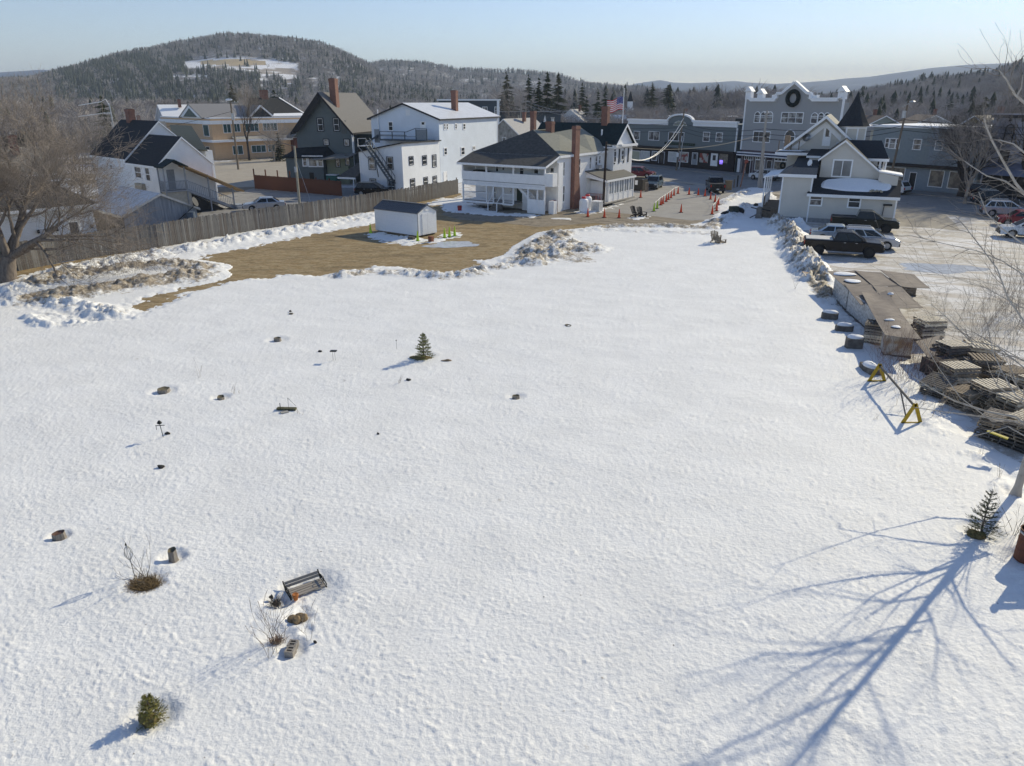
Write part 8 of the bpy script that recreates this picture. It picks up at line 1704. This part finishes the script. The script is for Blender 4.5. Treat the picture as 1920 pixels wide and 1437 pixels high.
stump('tall grey stump right of the shrub with the metal ornament', 326, 1052, .125, .35, 1); stump('broad split stump furthest left in the snow field', 113, 1014, .16, .26, 2, mat('reddish_stump_top', (.13, .075, .055), .9, var=.3)); stump('small dark stump alone in the middle of the field', 967, 750, .15, .20, 3); stump('small round stump left of the flat planter', 415, 752, .16, .20, 4)
stump('small dark stump in the far left of the field', 521, 642, .2, .24, 5); stump('wide low mossy stump furthest from the camera on the left', 308, 738, .33, .22, 6, squash=.7); stump('dark low stump far off right of the young field spruce', 1065, 615, .19, .16, 7); stump('tiny stump farthest up the snow field', 546, 592, .14, .14, 8)
q = g(838, 681); tag(part('flat_stone', None, mat('tan_stone', (.24, .18, .12), .9, var=.3, scale=10), lambda b: b.blob((q.x, q.y, .1), (.27, .12, .08), 5, 12, 6)), 'flat tan stone just right of the young field spruce', 'stone')
# bench
BW = mat('grey_bench_wood', (.30, .27, .235), .9, var=.25, scale=6, stretch=(.4, 4, 4)); IR = mat('black_cast_iron', (.018, .02, .018), .5, metal=.4)
A, Bq = g(548, 1127), g(611, 1104); L = (Bq - A).length; h = thing('garden_bench', 'wooden slatted garden bench with black iron ends sunk in the snow', 'bench', (A.x, A.y, -.28), math.atan2(Bq.y - A.y, Bq.x - A.x))
for k in range(4): part('seat_slat', h, BW, lambda b: b.box(0, .02 + .095 * k, .34, L, .10 + .095 * k, .365))
for k in range(2): part('back_slat', h, BW, lambda b: b.obox((L / 2, .46 + .06 * k, .42 + .055 * k), (L, .02, .07), rx=-.3))
for x in (-.02, L + .02):
    def iron(b, x=x):
        b.tube([(x, .0, .0), (x, .03, .33), (x, .40, .33), (x, .58, .52)], .017, 6); b.tube([(x, .42, .33), (x, .5, 0)], .017, 6); b.tube([(x, -.02, .33), (x, -.03, .43), (x, .05, .45), (x, .50, .45)], .015, 6)
        b.ring((x, .2, .46), .07, .008, 'x', 12, 4); b.ring((x, .34, .45), .05, .008, 'x', 12, 4)
    part('iron_end', h, IR, iron)
part('front_rail', h, mat('snowy_rail', (.7, .7, .7), .7), lambda b: b.box(0, -.1, .06, L, -.06, .11))
q = Vector((A.x, A.y, 0)); tag(part('orange_pot', None, mat('orange_clay', (.42, .15, .04), .8), lambda b: b.lathe([(.05, .05), (.08, .2), (.07, .22), (0, .2)], 12, (A.x + .10, A.y - .02, 0))), 'small orange pot under the left end of the bench', 'pot')
def tuft(label, px, py, r, H, n, seed, m, name='grass_tuft', flat=.5):
    rng_ = random.Random(seed); q = g(px, py, .05); h = thing(name, label, 'grass', q); V = []; F = []
    for k in range(n):
        a = rng_.uniform(0, 6.28); p_ = Vector((rng_.gauss(0, r * .45), rng_.gauss(0, r * .35), 0)); d = Vector((math.cos(a) * flat * rng_.random() + p_.x, math.sin(a) * flat * rng_.random() + p_.y, rng_.uniform(.4, 1))).normalized(); L = H * rng_.uniform(.5, 1.2); w_ = Vector((-d.y, d.x, 0)).normalized() * .006
        m1 = p_ + d * L * .6; e = p_ + d * L + Vector((d.x, d.y, -.5)) * L * .35; b = len(V); V.extend([tuple(p_ - w_), tuple(p_ + w_), tuple(m1 + w_ * .8), tuple(m1 - w_ * .8)]); F.append((b, b + 1, b + 2, b + 3)); b = len(V); V.extend([tuple(m1 - w_ * .8), tuple(m1 + w_ * .8), tuple(e), tuple(e)]); F.append((b, b + 1, b + 2, b + 3))
    npobj('blades', np.array(V), np.array(F), m, parent=h, kind='stuff'); return h
STRAW = mat('straw_grass', (.24, .17, .085), .9, col2=(.14, .095, .045), scale=8); DGR = mat('dark_dead_grass', (.05, .045, .04), .9, col2=(.14, .12, .10), scale=20)
tuft('dark dead grass tuft at the left end of the bench', 519, 1136, .13, .26, 220, 1, DGR, flat=.7); tuft('matted straw at the foot of the shrub with the metal ornament', 272, 1098, .42, .2, 1100, 2, STRAW, flat=1.6)
tag(part('straw_mound', None, mat('matted_straw', (.20, .14, .07), .95, col2=(.10, .07, .035), scale=18, bump=.03), lambda b: b.blob(tuple(g(272, 1100, .02)), (.36, .22, .12), 4, 18, 8, .2), smooth=True), 'brown matted straw mound under the shrub with the ornament', 'straw')
q = g(560, 1166); h = thing('log_slices', 'cluster of brown cut log ends in the snow below the bench', 'logs', q); 
for i, (x, y, r_) in enumerate(((.02, .04, .13), (-.13, -.03, .11), (.13, .0, .10), (0, -.1, .09))): part('log_slice', h, mat('brown_log_end', (.17, .115, .06), .9, col2=(.32, .24, .14), scale=16), lambda b: b.tube([(x, y, -.05), (x, y - .02, .13 + .02 * i), (x, y - .03, .16 + .02 * i)], [r_ * 1.05, r_, r_ * .6], 12))
CB = mat('weathered_concrete_block', (.30, .27, .235), .95, var=.2, scale=14, bump=.008)
q = g(549, 1222); 
for j, (dy, lb) in enumerate(((.0, 'upper grey concrete block below the log slices'), (-.21, 'lower grey concrete block standing against the upper one'))):
    h = thing('concrete_block', lb, 'block', (q.x, q.y + dy + .06, .0), -.12, 'concrete blocks'); 
    part('block_body', h, CB, lambda b: (b.box(-.10, -.1, 0, -.06, .1, .2), b.box(.06, -.1, 0, .1, .1, .2), b.box(-.06, -.1, 0, .06, -.07, .2), b.box(-.06, -.015, 0, .06, .015, .2), b.box(-.06, .07, 0, .06, .1, .2), b.box(-.06, -.07, 0, .06, .07, .02)))
brush('upright bare shrub with long stems left of the concrete blocks', 516, 1206, 14, .62, 21, mat('brown_stems', (.14, .10, .08), .9, var=.3), .22, th=.007); brush('slender forked seedling right of the concrete blocks', 578, 1206, 2, .62, 22, TWIG, .03, th=.006); brush('pair of thin stems above the forked seedling', 568, 1190, 2, .42, 23, TWIG, .04, th=.005, lev=1); brush('small stems right of the bench shrub bed', 577, 1150, 3, .3, 24, TWIG, .05, th=.004, lev=1)
brush('low bent stems at the lower left of the bare shrub', 505, 1240, 3, .6, 25, mat('brown_stems', (.14, .10, .08)), .05, th=.006, lev=1); brush('small forked stump of a shrub below the bare shrub', 517, 1228, 4, .2, 26, TWIG, .05, th=.012, lev=1); tuft('brown dead leaves inside the bare shrub', 520, 1206, .12, .22, 160, 5, mat('russet_leaves', (.22, .12, .07), .9, col2=(.34, .28, .22), scale=14), flat=.9)
brush('dark branching shrub around the metal ornament', 266, 1092, 9, .62, 31, mat('dark_twigs', (.12, .10, .085)), .3, up=.3, th=.010, lev=2)
q = g(254, 1085, .05); h = thing('garden_ornament', 'wire garden ornament shaped like a flame on a thin stake in the dark shrub', 'ornament', q); part('stake', h, IR, lambda b: b.tube([(0, 0, 0), (-.03, 0, .55)], .008, 5)); part('finial', h, IR, lambda b: b.lathe([(.0, .98), (.025, 1.0), (.012, 1.05), (0, 1.08)], 8, (-.06, 0, 0)))
def scroll(b):
    for k in range(4):
        a = k * math.pi / 4; b.tube([(-.04 + .10 * math.sin(math.pi * t / 10) * math.cos(a) * (1.2 - .06 * t), .10 * math.sin(math.pi * t / 10) * math.sin(a), .55 + .45 * t / 10) for t in range(11)], .008, 4); b.tube([(-.04 - .10 * math.sin(math.pi * t / 10) * math.cos(a), -.10 * math.sin(math.pi * t / 10) * math.sin(a), .55 + .45 * t / 10) for t in range(11)], .008, 4)
part('wire_cage', h, mat('whitish_wire', (.4, .39, .37), .6), scroll)
q = g(306, 823, .04); h = thing('lantern_stake', 'black double armed lantern stake beside a small dark cap in the snow', 'garden light', q); part('stake', h, IR, lambda b: b.tube([(.02, 0, 0), (-.03, 0, .62)], .012, 6)); part('crossarm', h, IR, lambda b: b.beam((-.19, 0, .52), (.14, 0, .54), .02)); part('lamp_top', h, IR, lambda b: b.lathe([(.07, .60), (.09, .64), (.03, .72), (0, .73)], 10, (-.03, 0, 0))); part('hook', h, IR, lambda b: b.tube([(-.17, 0, .52), (-.18, 0, .36)], .01, 5))
for (x, y, r_, lb, nm) in ((315, 819, .10, 'small dark cap poking from the snow beside the lantern stake', 'buried_pot'), (303, 882, .12, 'dark scrap of bark below the lantern stake', 'bark_scrap'), (766, 718, .13, 'dark buried pot right of the sparse weeds', 'buried_pot'), (709, 820, .05, 'tiny dark pebble in the open snow', 'pebble'), (545, 588, .08, 'dark cap above the tiny farthest stump', 'buried_pot'), (600, 664, .1, 'dark scrap left of the small bird table', 'bark_scrap'), (592, 1214, .04, 'small dark pebble right of the forked seedling', 'pebble'), (510, 1128, .05, 'dark twig scraps above the grass tuft', 'bark_scrap')):
    q = g(x, y); tag(part(nm, None, mat('charred_dark', (.05, .045, .04), .9), lambda b: b.blob((q.x, q.y, .13), (r_, r_ * .7, .06), int(x), 10, 6, .3)), lb, nm.replace('_', ' '))
q = g(537, 775); h = thing('planter_frame', 'mossy wooden planter frame with thin wires rising from it', 'planter', q, -.05); part('timber', h, mat('mossy_timber', (.10, .095, .055), .95, var=.4, scale=10), lambda b: b.box(-.38, -.02, .0, .38, .16, .2)); part('broken_board', h, POLEG, lambda b: b.obox((.0, -.2, .12), (.3, .2, .06), rz=.6)); part('wire', h, IR, lambda b: (b.tube([(.12, 0, .2), (.12, 0, .65)], .006, 4), b.tube([(.12, 0, .65), (.4, 0, .33)], .006, 4))); part('peg', h, IR, lambda b: b.tube([(-.22, 0, .15), (-.22, 0, .42)], .015, 5))
q = g(627, 678, .05); h = thing('bird_table', 'tiny dark bird table on thin wire legs in the far snow field', 'bird table', q); part('tray', h, IR, lambda b: b.obox((0, 0, .52), (.30, .22, .03))); part('leg', h, POLEG, lambda b: b.tube([(-.05, 0, 0), (-.05, 0, .51)], .008, 4)); part('leg', h, POLEG, lambda b: b.tube([(.05, 0, 0), (.05, 0, .51)], .008, 4))
q = g(744, 657, .05); h = thing('garden_stake', 'thin pale stake with a dark tip left of the young field spruce', 'stake', q); part('rod', h, POLEG, lambda b: b.tube([(0, 0, 0), (0, 0, .48)], .008, 4)); part('tip', h, IR, lambda b: b.blob((0, 0, .5), (.025, .025, .035)))
for (x, y, n, H, lb) in ((372, 712, 3, .55, 'thin forked seedling above the wide low stump'), (438, 740, 4, .3, 'small leafy weed right of the round stump'), (449, 742, 3, .18, 'tiny weed right of the small leafy weed'), (748, 722, 7, .28, 'sparse weeds below the young field spruce'), (645, 718, 3, .14, 'tiny dry weed left of the sparse weeds'), (563, 779, 4, .16, 'tiny weed right of the planter frame'), (1490, 545, 5, .8, 'dry stalks leaning beside the snow bank near the sheets'), (1640, 790, 3, .3, 'thin weed stems left of the lower yellow triangle'), (1870, 900, 5, .35, 'dead weed stems below the pallet pile'), (1840, 860, 4, .3, 'pale weed stems against the pallet shadow')):
    brush(lb, x, y, n, H, int(x), TWIG, .12, 'dry_weed', 1, 'weed', th=.006)
q = g(1512, 527); tag(part('cardboard_scrap', None, CARD, lambda b: b.obox((q.x, q.y, .45), (.7, .5, .05), rx=.5, ry=.2, rz=.4)), 'torn brown cardboard lying on the snow bank', 'cardboard')
q = g(1405, 452);
